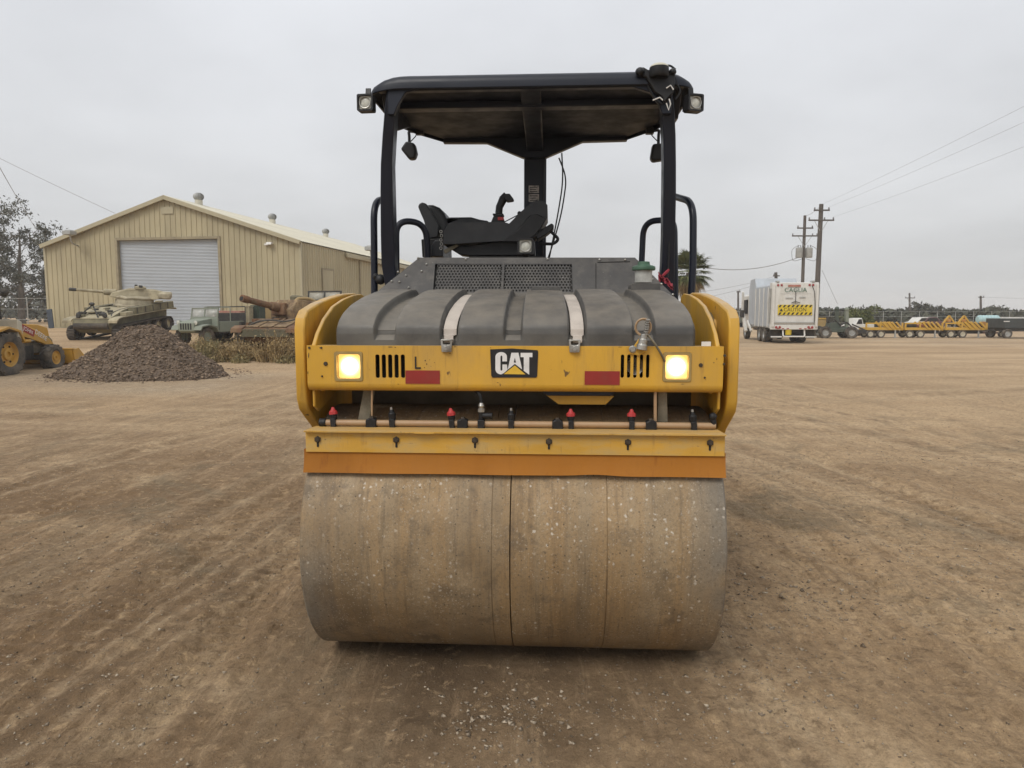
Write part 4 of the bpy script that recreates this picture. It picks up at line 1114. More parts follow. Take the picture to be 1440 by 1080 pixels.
# --- scraper: angle bar with slotted bolts and urethane blade
YA = -.535
xa, za = m2(430.5, 613, YA); xb, zb2 = m2(1019, 618.5, YA)
zA = (m2(724, 609, YA)[1]); zA2 = m2(724, 638, YA)[1]
g = MB()
g.prism([(-.055, 0), (-.055, .007), (-.03, .007), (.13, .002), (.13, -.005), (-.022, -.001), (-.022, -(zA - zA2)), (-.030, -(zA - zA2)), (-.030, -.002), (-.05, 0)], 'x', xa, xb)
g.v = [(x, y + YA + .022, z + zA) for x, y, z in g.v]
ang = g.build('scraper_bar', M['yellow2'], roller, .0015)
for a in (447, 557.5, 668, 772, 883, 998.5):
    p = mp(a, 622, YA - .008); zz = zA - .036 + random.uniform(-.002, .002)
    g = MB(); g.lathe([(0, -.014), (.010, -.014), (.013, -.009), (.0165, -.008), (.0165, .004)], (p.x, YA - .006, zz), 'y', 6); sb = g.build('bolt', M['bolt'], ang)
    g = MB(); g.prism(rrect(p.x - .005, p.x + .005, zz - .038, zz - .010, .0045, 3), 'y', YA - .0105, YA - .008); g.build('slot', M['dark'], sb)
p0 = mp(590, 609, YA - .03); g = MB(); g.box(m2(585, 611, YA)[0], m2(612, 611, YA)[0], YA - .040, YA - .0335, zA - .001, zA + .004); g.build('weld_bead', M['yellow2'], ang)
x0r, x1r = m2(427.5, 650, YA - .005)[0], m2(1020.5, 650, YA - .005)[0]
zr1 = m2(724, 667.5, YA - .01)[1]
g = MB()
def blade(u, v, back=0):
    x = x0r + (x1r - x0r) * u
    wv = .012 * math.exp(-((u - .70) / .05)**2) * v * v
    wob = .003 * math.sin(u * 23) * v * v
    return (x, YA + .001 + back - (.022 * v * v if not back else .020 * v * v) + wob, zA2 + .012 - (zA2 + .012 - zr1) * v + wv * .6)
n1, n2 = 80, 6
V1 = [blade(i / n1, j / n2) for j in range(n2 + 1) for i in range(n1 + 1)]
V2 = [blade(i / n1, j / n2, .014) for j in range(n2 + 1) for i in range(n1 + 1)]
o_ = len(V1); F = []
for j in range(n2):
    for i in range(n1):
        a = j * (n1 + 1) + i; F += [(a, a + 1, a + n1 + 2, a + n1 + 1), (o_ + a, o_ + a + n1 + 1, o_ + a + n1 + 2, o_ + a + 1)]
for i in range(n1):
    a = n2 * (n1 + 1) + i; F += [(a, a + 1, o_ + a + 1, o_ + a), (i, o_ + i, o_ + i + 1, i + 1)]
for j in range(n2):
    a = j * (n1 + 1); F += [(a, o_ + a, o_ + a + n1 + 1, a + n1 + 1)]; b = a + n1; F += [(b, b + n1 + 1, o_ + b + n1 + 1, o_ + b)]
g.add(V1 + V2, F); g.build('scraper_blade', M['rubber_or'], roller, angle=40)
# --- coupling on a wire loop hanging over the beam
cp = bpy.data.objects.new('coupling', None); col.objects.link(cp); cp.parent = roller
Yc = YB - .03
p = mp(904.5, 460, Yc); 
g = MB(); g.tube([(p.x + .037 * math.cos(t), Yc - .006 * math.sin(t), p.z + .040 * math.sin(t)) for t in np.linspace(0, 6.283, 25)], .0042, 7); g.tube([(p.x + .033 * math.cos(t), Yc + .008, p.z + .036 * math.sin(t)) for t in np.linspace(0, 6.283, 25)], .0035, 7); g.build('wire_loop', M['pvc'], cp)
g = MB()
q0, q1 = mp(911, 450, Yc - .01), mp(908, 470, Yc - .01)
for t in np.linspace(0, 1, 7): g.ball(q0.lerp(q1, float(t)), .011, 8, 5, (1.1, 1, .5))
g.build('coil', M['steel'], cp)
g = MB(); a0, a1 = mp(906, 470, Yc), mp(902, 492, Yc); g.tube([a0, a0.lerp(a1, .3), a0.lerp(a1, .32), a0.lerp(a1, .65), a0.lerp(a1, .67), a1], [.017, .017, .021, .021, .026, .026], 12); g.build('coupler', M['steel'], cp, .002)
g = MB(); g.tube(bend([mp(910, 470, Yc), mp(921, 483, Yc - .01), mp(931, 500, Yc + .01), mp(935, 508, YB - .004)], .03), .0055, 8); g.build('cable', M['gunk_and_shade'], cp)
g = MB(); g.prism([m2(a, b, YB - .003) for a, b in ((884, 497), (899, 475), (905, 475), (908, 494), (899, 500))], 'y', YB - .012, YB - .003); g.build('hanger_plate', M['yellow'], cp, .002)
p = mp(889.5, 491, YB - .012); g = MB(); g.lathe([(0, -.012), (.012, -.012), (.014, -.006), (.018, -.005), (.018, 0)], p, 'y', 10); g.build('bolt', M['steel'], cp)

# red rag tied by the handrail foot
g = MB(); rnd_ = random.Random(3)
def ragpt(u, v):
    p = mp(926 + 20 * u, 383 + 16 * u + 9 * v, .60); n_ = float(fbm(np.array(u * 5.0), np.array(v * 3.0), 77, 3))
    return (p.x, p.y + .06 * n_, p.z + .03 * n_)
g.surf(ragpt, 16, 6); o = g.build('rag', M['rag'], None, angle=60); o.matrix_world = RT
md = o.modifiers.new('thick', 'SOLIDIFY'); md.thickness = .006
tag(o, 'crumpled red rag tucked behind the filler neck', 'rag')
g = MB(); g.tube([mp(932, 388, .58), mp(938, 382, .57), mp(941, 379, .57)], [.008, .01, .006], 6); g.build('rag_end', M['rag'], o)
# ------------------------------------------------------------------ the metal shed
M['beige'] = mat('beige_wall_sheet', (.40, .345, .215), .6, 0, .10, .8, (.27, .225, .14), .38, .5, .05, 20, (1, 1, .35), runs=(.25, .20, .125), objvar=.055)
M['beige2'] = mat('beige_trim', (.40, .355, .235), .6, 0, .1, 1.5, (.28, .24, .16), .35, 1.5)
M['roof'] = mat('pale_roof_sheet', (.56, .53, .43), .55, 0, .08, .6, (.40, .37, .29), .4, .5, objvar=.06)
M['doorgrey'] = mat('roller_door_grey', (.43, .46, .49), .5, 0, .06, .7, (.36, .38, .40), .35, .8, stretch=(.4, 1, 1), runs=(.33, .34, .34))
M['galv'] = mat('galvanised', (.38, .38, .36), .5, .3, .15, 3)
SR = R(9)                                     # the shed's axis points 9 degrees to the right of straight ahead
S0 = Vector((-12.35, 42.0, .80))              # near right corner at the ground
shed = thing('metal_shed', 'long beige ribbed metal shed with grey roller door and low gable roof', 'shed', S0, -SR)
SW, SL, EH, RH = 16.75, 30.0, 5.13, 2.72       # width, length, eave height, roof rise
# local frame: x from 0 (right corner) to -SW, y into the depth
def roofz(x): return EH + RH * (1 - abs(x + SW / 2) / (SW / 2))
def to_shed(px, py, lx=None, ly=0.0):
    o = Matrix.Rotation(SR, 3, 'Z') @ (CP - S0); d = Matrix.Rotation(SR, 3, 'Z') @ ray(px, py)
    if lx is not None: return o + d * ((lx - o.x) / d.x)
    return o + d * ((ly - o.y) / d.y)
dl, dr_ = to_shed(168.5, 400).x, to_shed(309, 400).x
dt = to_shed(238, 337).z
def ribs(x0, x1, z0, zt, y=0.0):
    """ribbed sheet in the gable plane from x0 to x1 with its top following zt(x)"""
    g = MB(); prof = []; step = .34
    k0 = math.floor(x0 / step)
    pts = [x0]
    k = k0
    while True:
        b = k * step
        for q, d in ((.0, 0), (.24, 0), (.268, -.04), (.312, -.04), (.34, 0)):
            if x0 + 1e-4 < b + q < x1 - 1e-4: pts.append(b + q)
        k += 1
        if k * step > x1: break
    pts = sorted(set(round(p, 4) for p in pts + [x1]))
    if zt is roofz and x0 < -SW / 2 < x1: pts = sorted(pts + [-SW / 2])
    def dep(x):
        r_ = x - math.floor(x / step) * step
        return float(np.interp(r_, [0, .24, .268, .312, .34], [0, 0, -.04, -.04, 0]))
    v = []
    for x in pts:
        zz = zt(x) if callable(zt) else zt
        v += [(x, y + dep(x), z0), (x, y + dep(x), zz)]
    f = [(2 * i, 2 * i + 2, 2 * i + 3, 2 * i + 1) for i in range(len(pts) - 1)]
    g.add(v, f); return g
wp = 1.02
x = -SW
while x < -.01:
    e = min(x + wp, 0)
    if e <= dl + .01 or x >= dr_ - .01: ribs(x, e, 0, roofz).build('wall_panel', M['beige'], shed, angle=20)
    else:
        if x < dl: ribs(x, dl, 0, roofz).build('wall_panel', M['beige'], shed, angle=20)
        if e > dr_: ribs(dr_, e, 0, roofz).build('wall_panel', M['beige'], shed, angle=20)
        a, b = max(x, dl), min(e, dr_)
        if b - a > .02: ribs(a, b, dt, roofz).build('wall_panel', M['beige'], shed, angle=20)
    x = e
# side wall panels, one mesh shared
pm = ribs(0, 1.02, 0, EH).mesh('wall_panel', M['beige'], 20)
k = 0
while k * 1.02 < SL - 1:
    for side in (0, 1):
        o = bpy.data.objects.new('wall_panel', pm); col.objects.link(o); o.parent = shed
        o.location = (0 if side == 0 else -SW, k * 1.02 if side == 0 else (k + 1) * 1.02, 0); o.rotation_euler = (0, 0, R(90) if side == 0 else R(-90))
    k += 1
SLn = k * 1.02
g = MB(); g.prism([(-SW, 0), (0, 0), (0, EH), (-SW / 2, EH + RH), (-SW, EH)], 'y', SLn + .01, SLn + .05); g.build('rear_wall', M['beige'], shed)
g = MB(); g.box(-SW + .06, -.06, .30, .34, 0, EH - .2, None); g.build('inner_lining', M['dark'], shed)
# roof sheets
sl = math.hypot(SW / 2 + .12, RH * (SW / 2 + .12) / (SW / 2)); sa = math.atan2(RH, SW / 2)
g = MB()
pts = [(q + b * .255, d) for b in range(4) for q, d in ((0, 0), (.19, 0), (.205, .035), (.24, .035))] + [(1.02, 0)]
g.add([(s_ * sl, y, d) for y, d in pts for s_ in (0, 1)], [(2 * i, 2 * i + 1, 2 * i + 3, 2 * i + 2) for i in range(len(pts) - 1)])
rm_ = g.mesh('roof_sheet', M['roof'], 20)
for i in range(k + 1):
    for side in (0, 1):
        o = bpy.data.objects.new('roof_sheet', rm_); col.objects.link(o); o.parent = shed
        o.location = (-SW / 2, -.25 + i * 1.02 if side == 0 else -.25 + (i + 1) * 1.02, EH + RH + .06)
        o.rotation_euler = Euler((0, sa, 0) if side == 0 else (0, sa, R(180)), 'XYZ')
g = MB(); g.prism([(-SW / 2 - .35, EH + RH - .03), (-SW / 2, EH + RH + .12), (-SW / 2 + .35, EH + RH - .03), (-SW / 2, EH + RH + .09)], 'y', -.27, SLn + .8); g.build('ridge_cap', M['roof'], shed)
# verge trim along the gable
for s in (-1, 1):
    g = MB(); a = (-SW / 2, -.26, EH + RH - .02); b = (-SW / 2 + s * (SW / 2 + .12), -.26, EH - RH * .12 / (SW / 2) - .02); g.bar(a, b, .10, .24); g.build('verge_trim', M['beige2'], shed, .01)
for xx in (-SW - .02, .02):
    g = MB(); g.box(xx - .07, xx + .07, -.06, .08, 0, EH); g.build('corner_trim', M['beige2'], shed)
for a, b in ((-SW, dl - .2), (dr_ + .2, 0)):
    g = MB(); g.box(a, b, -.08, -.045, 0, .12); g.build('base_trim', M['beige2'], shed)
# roller door
M['jamb'] = mat('door_jamb', (.28, .235, .15), .7, 0, .2, 3)
g = MB(); g.box(dl - .16, dl, -.07, .26, 0, dt + .16); g.box(dr_, dr_ + .16, -.07, .26, 0, dt + .16); g.box(dl, dr_, -.07, .26, dt, dt + .16); g.build('door_frame', M['jamb'], shed, .01)
g = MB(); n = 62; hh = dt / n; pf = []
for i in range(n): pf += [(.20, i * hh), (.175, i * hh + hh * .25), (.165, i * hh + hh * .5), (.175, i * hh + hh * .75)]
pf.append((.20, dt))
g.add([(xx, y, z) for y, z in pf for xx in (dl, dr_)], [(2 * i, 2 * i + 1, 2 * i + 3, 2 * i + 2) for i in range(len(pf) - 1)])
g.build('roller_door', M['doorgrey'], shed, angle=30)
g = MB(); g.box(-SW / 2 - .35, -SW / 2 + .45, -.06, -.03, EH + RH - .95, EH + RH - .55); g.build('gable_vent', M['beige2'], shed)
# concrete apron
g = MB(); g.box(-SW - .5, .3, -2.2, -.1, -.4, .02); g.build('apron_slab', mat('old_concrete', (.36, .32, .25), .9, 0, .15, 1.2, (.25, .21, .15), .5, .8), shed, .02)
# spinning roof ventilators on the ridge
def ventilator(y):
    o = bpy.data.objects.new('roof_ventilator', None); col.objects.link(o); o.parent = shed; o.location = (-SW / 2, y, EH + RH + .02)
    g = MB(); g.lathe([(.24, -.1), (.24, .32), (.20, .35)], (0, 0, 0), 'z', 20); g.build('vent_neck', M['roof'], o)
    g = MB(); nb = 20
    for q in range(nb):
        a0 = 2 * math.pi * q / nb
        pr = [(.22, .34), (.31, .45), (.335, .56), (.30, .68), (.17, .77)]
        v = []
        for r_, z in pr:
            for dd, rr in ((0, 0), (.26, -.035)): v.append(((r_ + rr) * math.cos(a0 + dd), (r_ + rr) * math.sin(a0 + dd), z))
        g.add(v, [(2 * i, 2 * i + 1, 2 * i + 3, 2 * i + 2) for i in range(4)])
    g.lathe([(.18, .765), (.14, .79), (0, .80)], (0, 0, 0), 'z', 20); g.build('vent_turbine', M['galv'], o)
for y in (3.3, 13.0, 23.0): ventilator(y)
# side door, rails, gutter, downpipe
p, q = to_shed(453, 380, lx=.05), to_shed(469.5, 380, lx=.05)
ztop_ = to_shed(469.5, 379, lx=.05).z
g = MB(); g.prism([(p.y, 0), (q.y, 0), (q.y, ztop_), (p.y, ztop_)], 'x', .035, .065, [[(p.y + .12, .02), (q.y - .12, .02), (q.y - .12, ztop_ - .12), (p.y + .12, ztop_ - .12)]]); dfo = g.build('side_door', M['jamb'], shed)
g = MB(); g.box(.03, .055, p.y + .12, q.y - .12, .02, ztop_ - .12); g.build('door_leaf', M['beige'], dfo)
y0, y1 = to_shed(489, 358, lx=.25).y, SLn
g = MB(); g.box(.10, .30, y0, y1, EH - .40, EH - .12); g.build('gutter', M['beige2'], shed, .02)
yd = to_shed(506, 380, lx=.1).y
g = MB(); g.box(.05, .15, yd - .05, yd + .05, 0, EH - .36); g.build('downpipe', M['jamb'], shed)
# wall lamp beside the gable's corner, flood lamps
p = to_shed(380, 343.5)
g = MB(); g.box(p.x - .30, p.x - .06, -.16, -.04, p.z - .07, p.z + .03); g.prism([(-.34, -.05), (-.30, .10), (-.10, .12), (-.05, .02)], 'x', p.x - .1, p.x + .22); g.v = [(a, b, c) if i < 8 else (a, b, c + p.z) for i, (a, b, c) in enumerate(g.v)]
g.build('wall_lamp', M['white'], shed, .01)
def flood(px, py, base_px, base_py, plane_x=None, s=.55):
    o = bpy.data.objects.new('flood_lamp', None); col.objects.link(o); o.parent = shed
    b = to_shed(base_px, base_py) if plane_x is None else to_shed(base_px, base_py, lx=plane_x)
    h = to_shed(px, py, ly=b.y - .9) if plane_x is None else to_shed(px, py, lx=plane_x + .7)
    g = MB(); mdp = Vector((h.x, h.y + .1, b.z + .1)); g.tube(bend([b, mdp, h], .4), .045, 8); g.build('lamp_arm', M['galv'], o)
    g = MB(); g.box(-s * .8, s * .8, -.3, .25, -s * .35, s * .35); g.box(-s * .5, s * .5, -.2, .15, s * .35, s * .5); g.v = [(x + h.x, y + h.y, z + h.z + s * .3) for x, y, z in g.v]; g.build('lamp_head', M['galv'], o, .06)
flood(98, 330, 110, 346, s=.34)
flood(521, 352, 521, 366, plane_x=.1, s=.42)

# dark sheet leaning at the shed's far corner
p = at(69, 460, 43.6)
g = MB(); g.box(-.17, .17, -.03, .03, 0, 1.18); o = g.build('leaning_sheet', mat('blue_black_sheet', (.035, .045, .06), .6, 0, .2, 3), None, .01); o.location = (p.x + .15, p.y, terr(p.x, p.y) + .01); o.rotation_euler = (R(-8), R(-9), 0)
tag(o, 'dark blue panel leaning at the corner of the beige shed', 'panel')
# ------------------------------------------------------------------ gravel heap
hc = at(207, 519, 20.6); hc = Vector((hc.x, 20.6, 0))
M['heap'] = mat('brown_millings', (.15, .108, .075), .95, 0, .3, 2.5, (.07, .052, .042), .5, 5, .8, 30)
def heap_h(x, y):
    dx, dy = x - hc.x, y - hc.y
    a = np.arctan2(dy, dx)
    r_ = np.hypot(dx / np.where(dx > 0, 1.02, .90), dy / .86) * (1 + .10 * np.sin(a * 3 + .5) + .06 * np.sin(a * 5))
    h = 1.62 * np.clip(1 - r_ / 2.38, 0, None)
    h = np.where(h > 1.38, 1.38 + .42 * (h - 1.38), h)
    return h * (1 + .10 * fbm(x * 1.3, y * 1.3, 61, 3)) + .06 * np.where(h > 0, fbm(x * 5, y * 5, 62, 3), 0)
g = MB(); nn = 90
X = np.linspace(hc.x - 3.2, hc.x + 3.4, nn); Y = np.linspace(hc.y - 2.6, hc.y + 2.6, nn); XX, YY = np.meshgrid(X, Y)
HH = heap_h(XX, YY); ZZ = terr(XX, YY) + np.where(HH > .01, HH, -.25)
g.add([(XX[j, i], YY[j, i], ZZ[j, i]) for j in range(nn) for i in range(nn)], [(j * nn + i, j * nn + i + 1, (j + 1) * nn + i + 1, (j + 1) * nn + i) for j in range(nn - 1) for i in range(nn - 1)])
heap = g.build('gravel_heap', M['heap'], None, angle=60); tag(heap, 'conical heap of dark brown gravel beside the yellow loader', 'gravel heap', kind='stuff')
M['heapstone'] = stone_material('millings_stones', (.065, .046, .032), (.33, .245, .175))
hx = rg.uniform(hc.x - 3.0, hc.x + 3.3, 60000); hy = rg.uniform(hc.y - 2.6, hc.y + 2.5, 60000); hh = heap_h(hx, hy); kk = hh > .012
hx, hy, hh = hx[kk], hy[kk], hh[kk]; ss = .011 + .055 * rg.uniform(0, 1, len(hx))**7
s1 = stones(np.stack([hx, hy, terr(hx, hy) + hh + ss * .2, ss], -1), 'gravel', M['heapstone'], None, None, heap)
# stones rolled off its foot
a = rg.uniform(0, 6.28, 900); r_ = 2.2 + np.abs(rg.normal(0, .3, 900)); fx, fy = hc.x + r_ * np.cos(a) * 1.1, hc.y + r_ * np.sin(a) * .9; ss = .010 + .04 * rg.uniform(0, 1, 900)**4
stones(np.stack([fx, fy, terr(fx, fy) + micro(fx, fy) + ss * .2, ss], -1), 'gravel', M['heapstone'], 'loose brown stones around the foot of the gravel heap', 'gravel')

# ------------------------------------------------------------------ wheels
def tyre_mesh(ro, ri, wd, mt, lugs=0, lug_h=.03, name='tyre'):
    g = MB(); h = wd / 2
    g.lathe([(ri, -h * .8), (ri + (ro - ri) * .35, -h), (ro * .93, -h * .97), (ro * .985, -h * .78), (ro, -h * .4), (ro, h * .4), (ro * .985, h * .78), (ro * .93, h * .97), (ri + (ro - ri) * .35, h), (ri, h * .8)], axis='x', n=40)
    for k in range(lugs):
        for s in (-1, 1):
            a = 2 * math.pi * (k + (.5 if s > 0 else 0)) / lugs; da = .28 * 2 * math.pi / lugs; sw_ = 2 * math.pi / lugs * .55
            v = []
            for rr in (ro * .975, ro + lug_h):
                for xx, aa in ((0, a), (s * h * .93, a + sw_)):
                    rq = rr if xx == 0 else rr - ro * .035
                    for d in (-da, da): v.append((xx, rq * math.cos(aa + d), rq * math.sin(aa + d)))
            g.add(v, [(0, 1, 3, 2), (4, 6, 7, 5), (0, 4, 5, 1), (2, 3, 7, 6), (0, 2, 6, 4), (1, 5, 7, 3)])
    return g
def wheel(par, loc, ro, ri, wd, tm, rm, lugs=0, rz=0, dish=.3, side=1, holes=0):
    o = bpy.data.objects.new('wheel', None); col.objects.link(o); o.parent = par; o.location = loc; o.rotation_euler = (0, 0, rz)
    tyre_mesh(ro, ri, wd, None, lugs).build('tyre', tm, o)
    h = wd / 2; s = side
    g = MB(); g.lathe([(ri + .01, -h * .82), (ri * .98, -h * .75), (ri * .98, h * .75), (ri + .01, h * .82)], axis='x', n=32)
    g.lathe([(ri * .97, s * h * .78), (ri * .86, s * h * dish), (ri * .50, s * h * dish), (ri * .44, s * h * (dish + .25)), (ri * .22, s * h * (dish + .28)), (ri * .2, s * h * (dish + .1)), (0, s * h * (dish + .08))], axis='x', n=32)
    rim = g.build('rim', rm, o)
    if holes:
        for k in range(holes):
            a = 2 * math.pi * k / holes; gg = MB(); c = (s * h * (dish + .03), ri * .68 * math.cos(a), ri * .68 * math.sin(a)); gg.cyl((c[0] - .01 * s, c[1], c[2]), (c[0] + .012 * s, c[1], c[2]), ri * .08, n=8); gg.build('lug_hole', M['dark'], rim)
    return o
M['tyre'] = mat('dusty_tyre', (.050, .045, .040), .9, 0, .2, 5, (.17, .14, .105), .55, 3, .2, 40)
M['jdy'] = mat('loader_yellow', (.50, .27, .035), .5, 0, .12, 2, (.30, .22, .11), .4, 2, spots=(.10, .05, .025), sscale=7, sth=.4)
M['greasy'] = mat('greasy_black', (.030, .027, .024), .7, 0, .3, 5, (.09, .075, .055), .4, 4)

# ------------------------------------------------------------------ backhoe loader, driving away from the camera; we see its right side
BX = -15.40
bl = thing('backhoe_loader', 'yellow backhoe loader with raised arm beside the brown gravel heap', 'loader', (BX, 20.35, 0), 0)
for s in (-1, 1):
    wheel(bl, (s * .85, 0, .62), .62, .36, .44, M['tyre'], M['jdy'], 16, side=s, holes=6, dish=.35)
    wheel(bl, (s * .84, 2.15, .40), .40, .22, .32, M['tyre'], M['jdy'], 15, side=s, dish=.5)
g = MB(); g.box(-.42, .42, -.6, 2.9, .55, .85); g.prism([(.5, .85), (.5, 1.12), (2.75, 1.05), (2.9, .92), (2.9, .6), (1.0, .6)], 'x', -.40, .40); g.build('chassis', M['gunk_and_shade'], bl, .02)  # grimy brown chassis colour also paints in the shade below the arm
g = MB(); g.prism([(.55, 1.15), (.55, 1.42), (.95, 1.50), (2.3, 1.44), (2.75, 1.34), (2.85, .95), (2.8, .90), (.55, .92)], 'x', -.36, .36); g.build('engine_hood', M['jdy'], bl, .03)
g = MB(); g.box(-.30, .30, 1.05, 1.55, 1.47, 1.60); g.build('air_cleaner_cover', mat('blue_grey', (.10, .12, .14), .5, 0, .2, 4), bl, .03)
g = MB(); g.box(-.75, .75, 2.00, 2.30, .33, .47); g.box(.3, .44, 1.2, 1.9, .35, .8); g.build('axle', M['greasy'], bl, .02)
# fenders and cab posts (the cab itself reaches out of the picture)
for s in (-1, 1):
    g = MB(); g.prism([(-.62, 1.02), (-.50, 1.30), (0, 1.42), (.48, 1.30), (.66, .98), (.60, .95), (.44, 1.24), (0, 1.35), (-.46, 1.24), (-.56, .98)], 'x', s * .62, s * 1.06); g.build('fender', M['jdy'], bl, .01)
    g = MB(); g.bar((s * .60, .05, .95), (s * .58, -.05, 2.60), .08, .08); g.build('cab_post', M['greasy'], bl, .01)
    g = MB(); g.bar((s * .62, -.75, 1.0), (s * .60, -.75, 2.60), .08, .08); g.build('cab_post', M['greasy'], bl, .01)
g = MB(); g.box(-.66, .66, -.95, .05, 2.60, 2.72); g.build('cab_roof', M['jdy'], bl, .05)
g = MB(); g.box(-.25, .25, -.35, .1, 1.35, 1.45); g.box(-.25, .25, -.42, -.30, 1.40, 1.95); g.build('driver_seat', M['greasy'], bl, .03)
g = MB(); g.prism([(.40, 1.0), (.66, .98), (.62, 1.55), (.45, 1.62)], 'x', .45, 1.0); g.build('side_panel', mat('loader_pale', (.50, .46, .36), .6, 0, .15, 3), bl, .02)
p = at(18, 440, 21.4); g = MB(); e_x = .0
g.cyl((.12, .95, 1.42), (.12, .95, 1.68), .06, n=12); g.cyl((.12, .95, 1.66), (.12, .95, 2.32), .04, n=12); g.tube(bend([(.12, .95, 2.3), (.12, .95, 2.40), (.12, .88, 2.45)], .05), .04, 10); g.build('exhaust_stack', M['greasy'], bl)
mp_ = at(5, 411, 20.9); g = MB(); g.ball((mp_.x - BX, .55, mp_.z), .15, 12, 8, (1, .4, .9)); g.bar((.60, .0, 2.3), (mp_.x - BX, .55, mp_.z), .03, .03); g.build('mirror', M['greasy'], bl)
# loader arms: boomerang plates
arm = [(.62, 1.20), (.66, 1.38), (.95, 1.46), (1.4, 1.41), (1.95, 1.22), (2.45, .97), (2.72, .68), (2.92, .30), (2.78, .22), (2.56, .52), (2.25, .80), (1.5, 1.02), (.95, 1.14)]
for s in (-1, 1):
    g = MB(); g.prism(arm, 'x', s * .50, s * .62); la = g.build('loader_arm', M['jdy'], bl, .015)
    if s > 0:
        Mx = Matrix.Translation((.6225, 2.00, 1.10)) @ Matrix.Rotation(R(-26), 4, 'X') @ FACE_PX
        text('DEERE', .21, 'lettering', M['white'], la, Matrix.Translation((.003, 0, 0)) @ Mx, .002, 1.0)
        Mx = Matrix.Translation((.6225, 1.42, 1.27)) @ Matrix.Rotation(R(-22), 4, 'X') @ FACE_PX
        g = MB(); g.box(-.30, .30, -.10, .10, 0, .002); g.xf(Mx); g.build('decal', M['reflect'], la)
        text('JOHN', .17, 'lettering', M['white'], la, Matrix.Translation((.004, 0, 0)) @ Mx, .001, 1.0)
    g = MB(); g.cyl((s * .56, .75, .95), (s * .56, 1.55, .95), .06, n=12); g.build('lift_cylinder', M['jdy'], bl)
    g = MB(); g.cyl((s * .56, 1.5, .95), (s * .56, 2.3, .98), .035, n=10); g.build('cylinder_rod', M['galv'], bl)
    g = MB(); g.bar((s * .46, 2.35, .95), (s * .46, 3.0, .62), .05, .09); g.build('bucket_link', M['jdy'], bl, .01)
    g = MB(); g.box(s * .42, s * .60, .45, .78, .58, 1.36); g.build('loader_tower', M['jdy'], bl, .015)
    g = MB(); g.tube(bend([(s * .48, .70, .9), (s * .50, .85, 1.25), (s * .50, 1.05, 1.0), (s * .48, 1.3, .9)], .12), .025, 8); g.build('hydraulic_hose', M['greasy'], bl)
g = MB(); g.cyl((-.6, 2.62, .60), (.6, 2.62, .60), .05, n=12); g.build('torque_tube', M['jdy'], bl)
bk = [(2.78, .62), (2.80, .40), (2.86, .18), (3.05, .06), (3.75, .03), (3.75, .06), (3.08, .10), (2.92, .20), (2.86, .40), (2.84, .62)]
g = MB(); g.prism(bk, 'x', -1.08, 1.08); g.build('bucket', M['jdy'], bl, .006)
for s in (-1, 1):
    g = MB(); g.prism([(2.80, .62), (2.84, .30), (3.05, .07), (3.75, .045), (3.6, .20), (3.1, .66)], 'x', s * 1.085, s * 1.12); g.build('bucket_side', M['jdy'], bl, .005)
g = MB(); g.box(-1.13, 1.13, 2.76, 2.86, .622, .66); g.build('bucket_lip', M['jdy'], bl, .005)
# backhoe end, folded (behind the frame's edge)
g = MB(); g.box(-.45, .45, -1.15, -.65, .45, 1.0); g.build('stabiliser_frame', M['jdy'], bl, .02)
g = MB(); g.prism([(-1.1, .9), (-1.0, 1.1), (-1.35, 2.2), (-1.15, 3.0), (-1.35, 3.05), (-1.62, 2.2), (-1.35, .9)], 'x', -.14, .14); g.build('boom', M['jdy'], bl, .02)
g = MB(); g.prism([(-1.3, 2.9), (-1.15, 2.8), (-1.75, 1.2), (-1.95, 1.25)], 'x', -.11, .11); g.build('dipper', M['jdy'], bl, .02)
g = MB(); g.prism([(-1.75, 1.25), (-1.98, 1.25), (-2.15, .9), (-1.95, .5), (-1.6, .6), (-1.8, .85)], 'x', -.3, .3); g.build('digging_bucket', M['jdy'], bl, .01)

# ------------------------------------------------------------------ light tank (sand and olive)
M['sand'] = mat('sand_tank_paint', (.36, .31, .20), .75, 0, .2, 1.6, (.16, .13, .08), .5, 2.2, .15, 30)
M['olive'] = mat('faded_olive', (.185, .165, .098), .75, 0, .25, 1.6, (.085, .07, .045), .5, 2.2)
M['track'] = mat('track_steel', (.055, .047, .040), .8, .2, .3, 4, (.12, .095, .07), .5, 3)
M['darkg'] = mat('dark_gun_steel', (.05, .046, .040), .6, .2, .3, 5)
M['mantlet'] = mat('canvas_tan', (.40, .35, .245), .9, 0, .2, 2.5, (.20, .165, .11), .5, 3, .4, 14)
def xf_part(g, Mx): return g.xf(Mx)
tD = 33.0; tp = at(166, 478, tD)
tk = thing('light_tank', 'sand coloured light tank with long gun barrel in front of the shed', 'tank', (tp.x - .40, tD + 1.3, float(terr(tp.x, tD)) + .12), R(-4), rx=R(6))
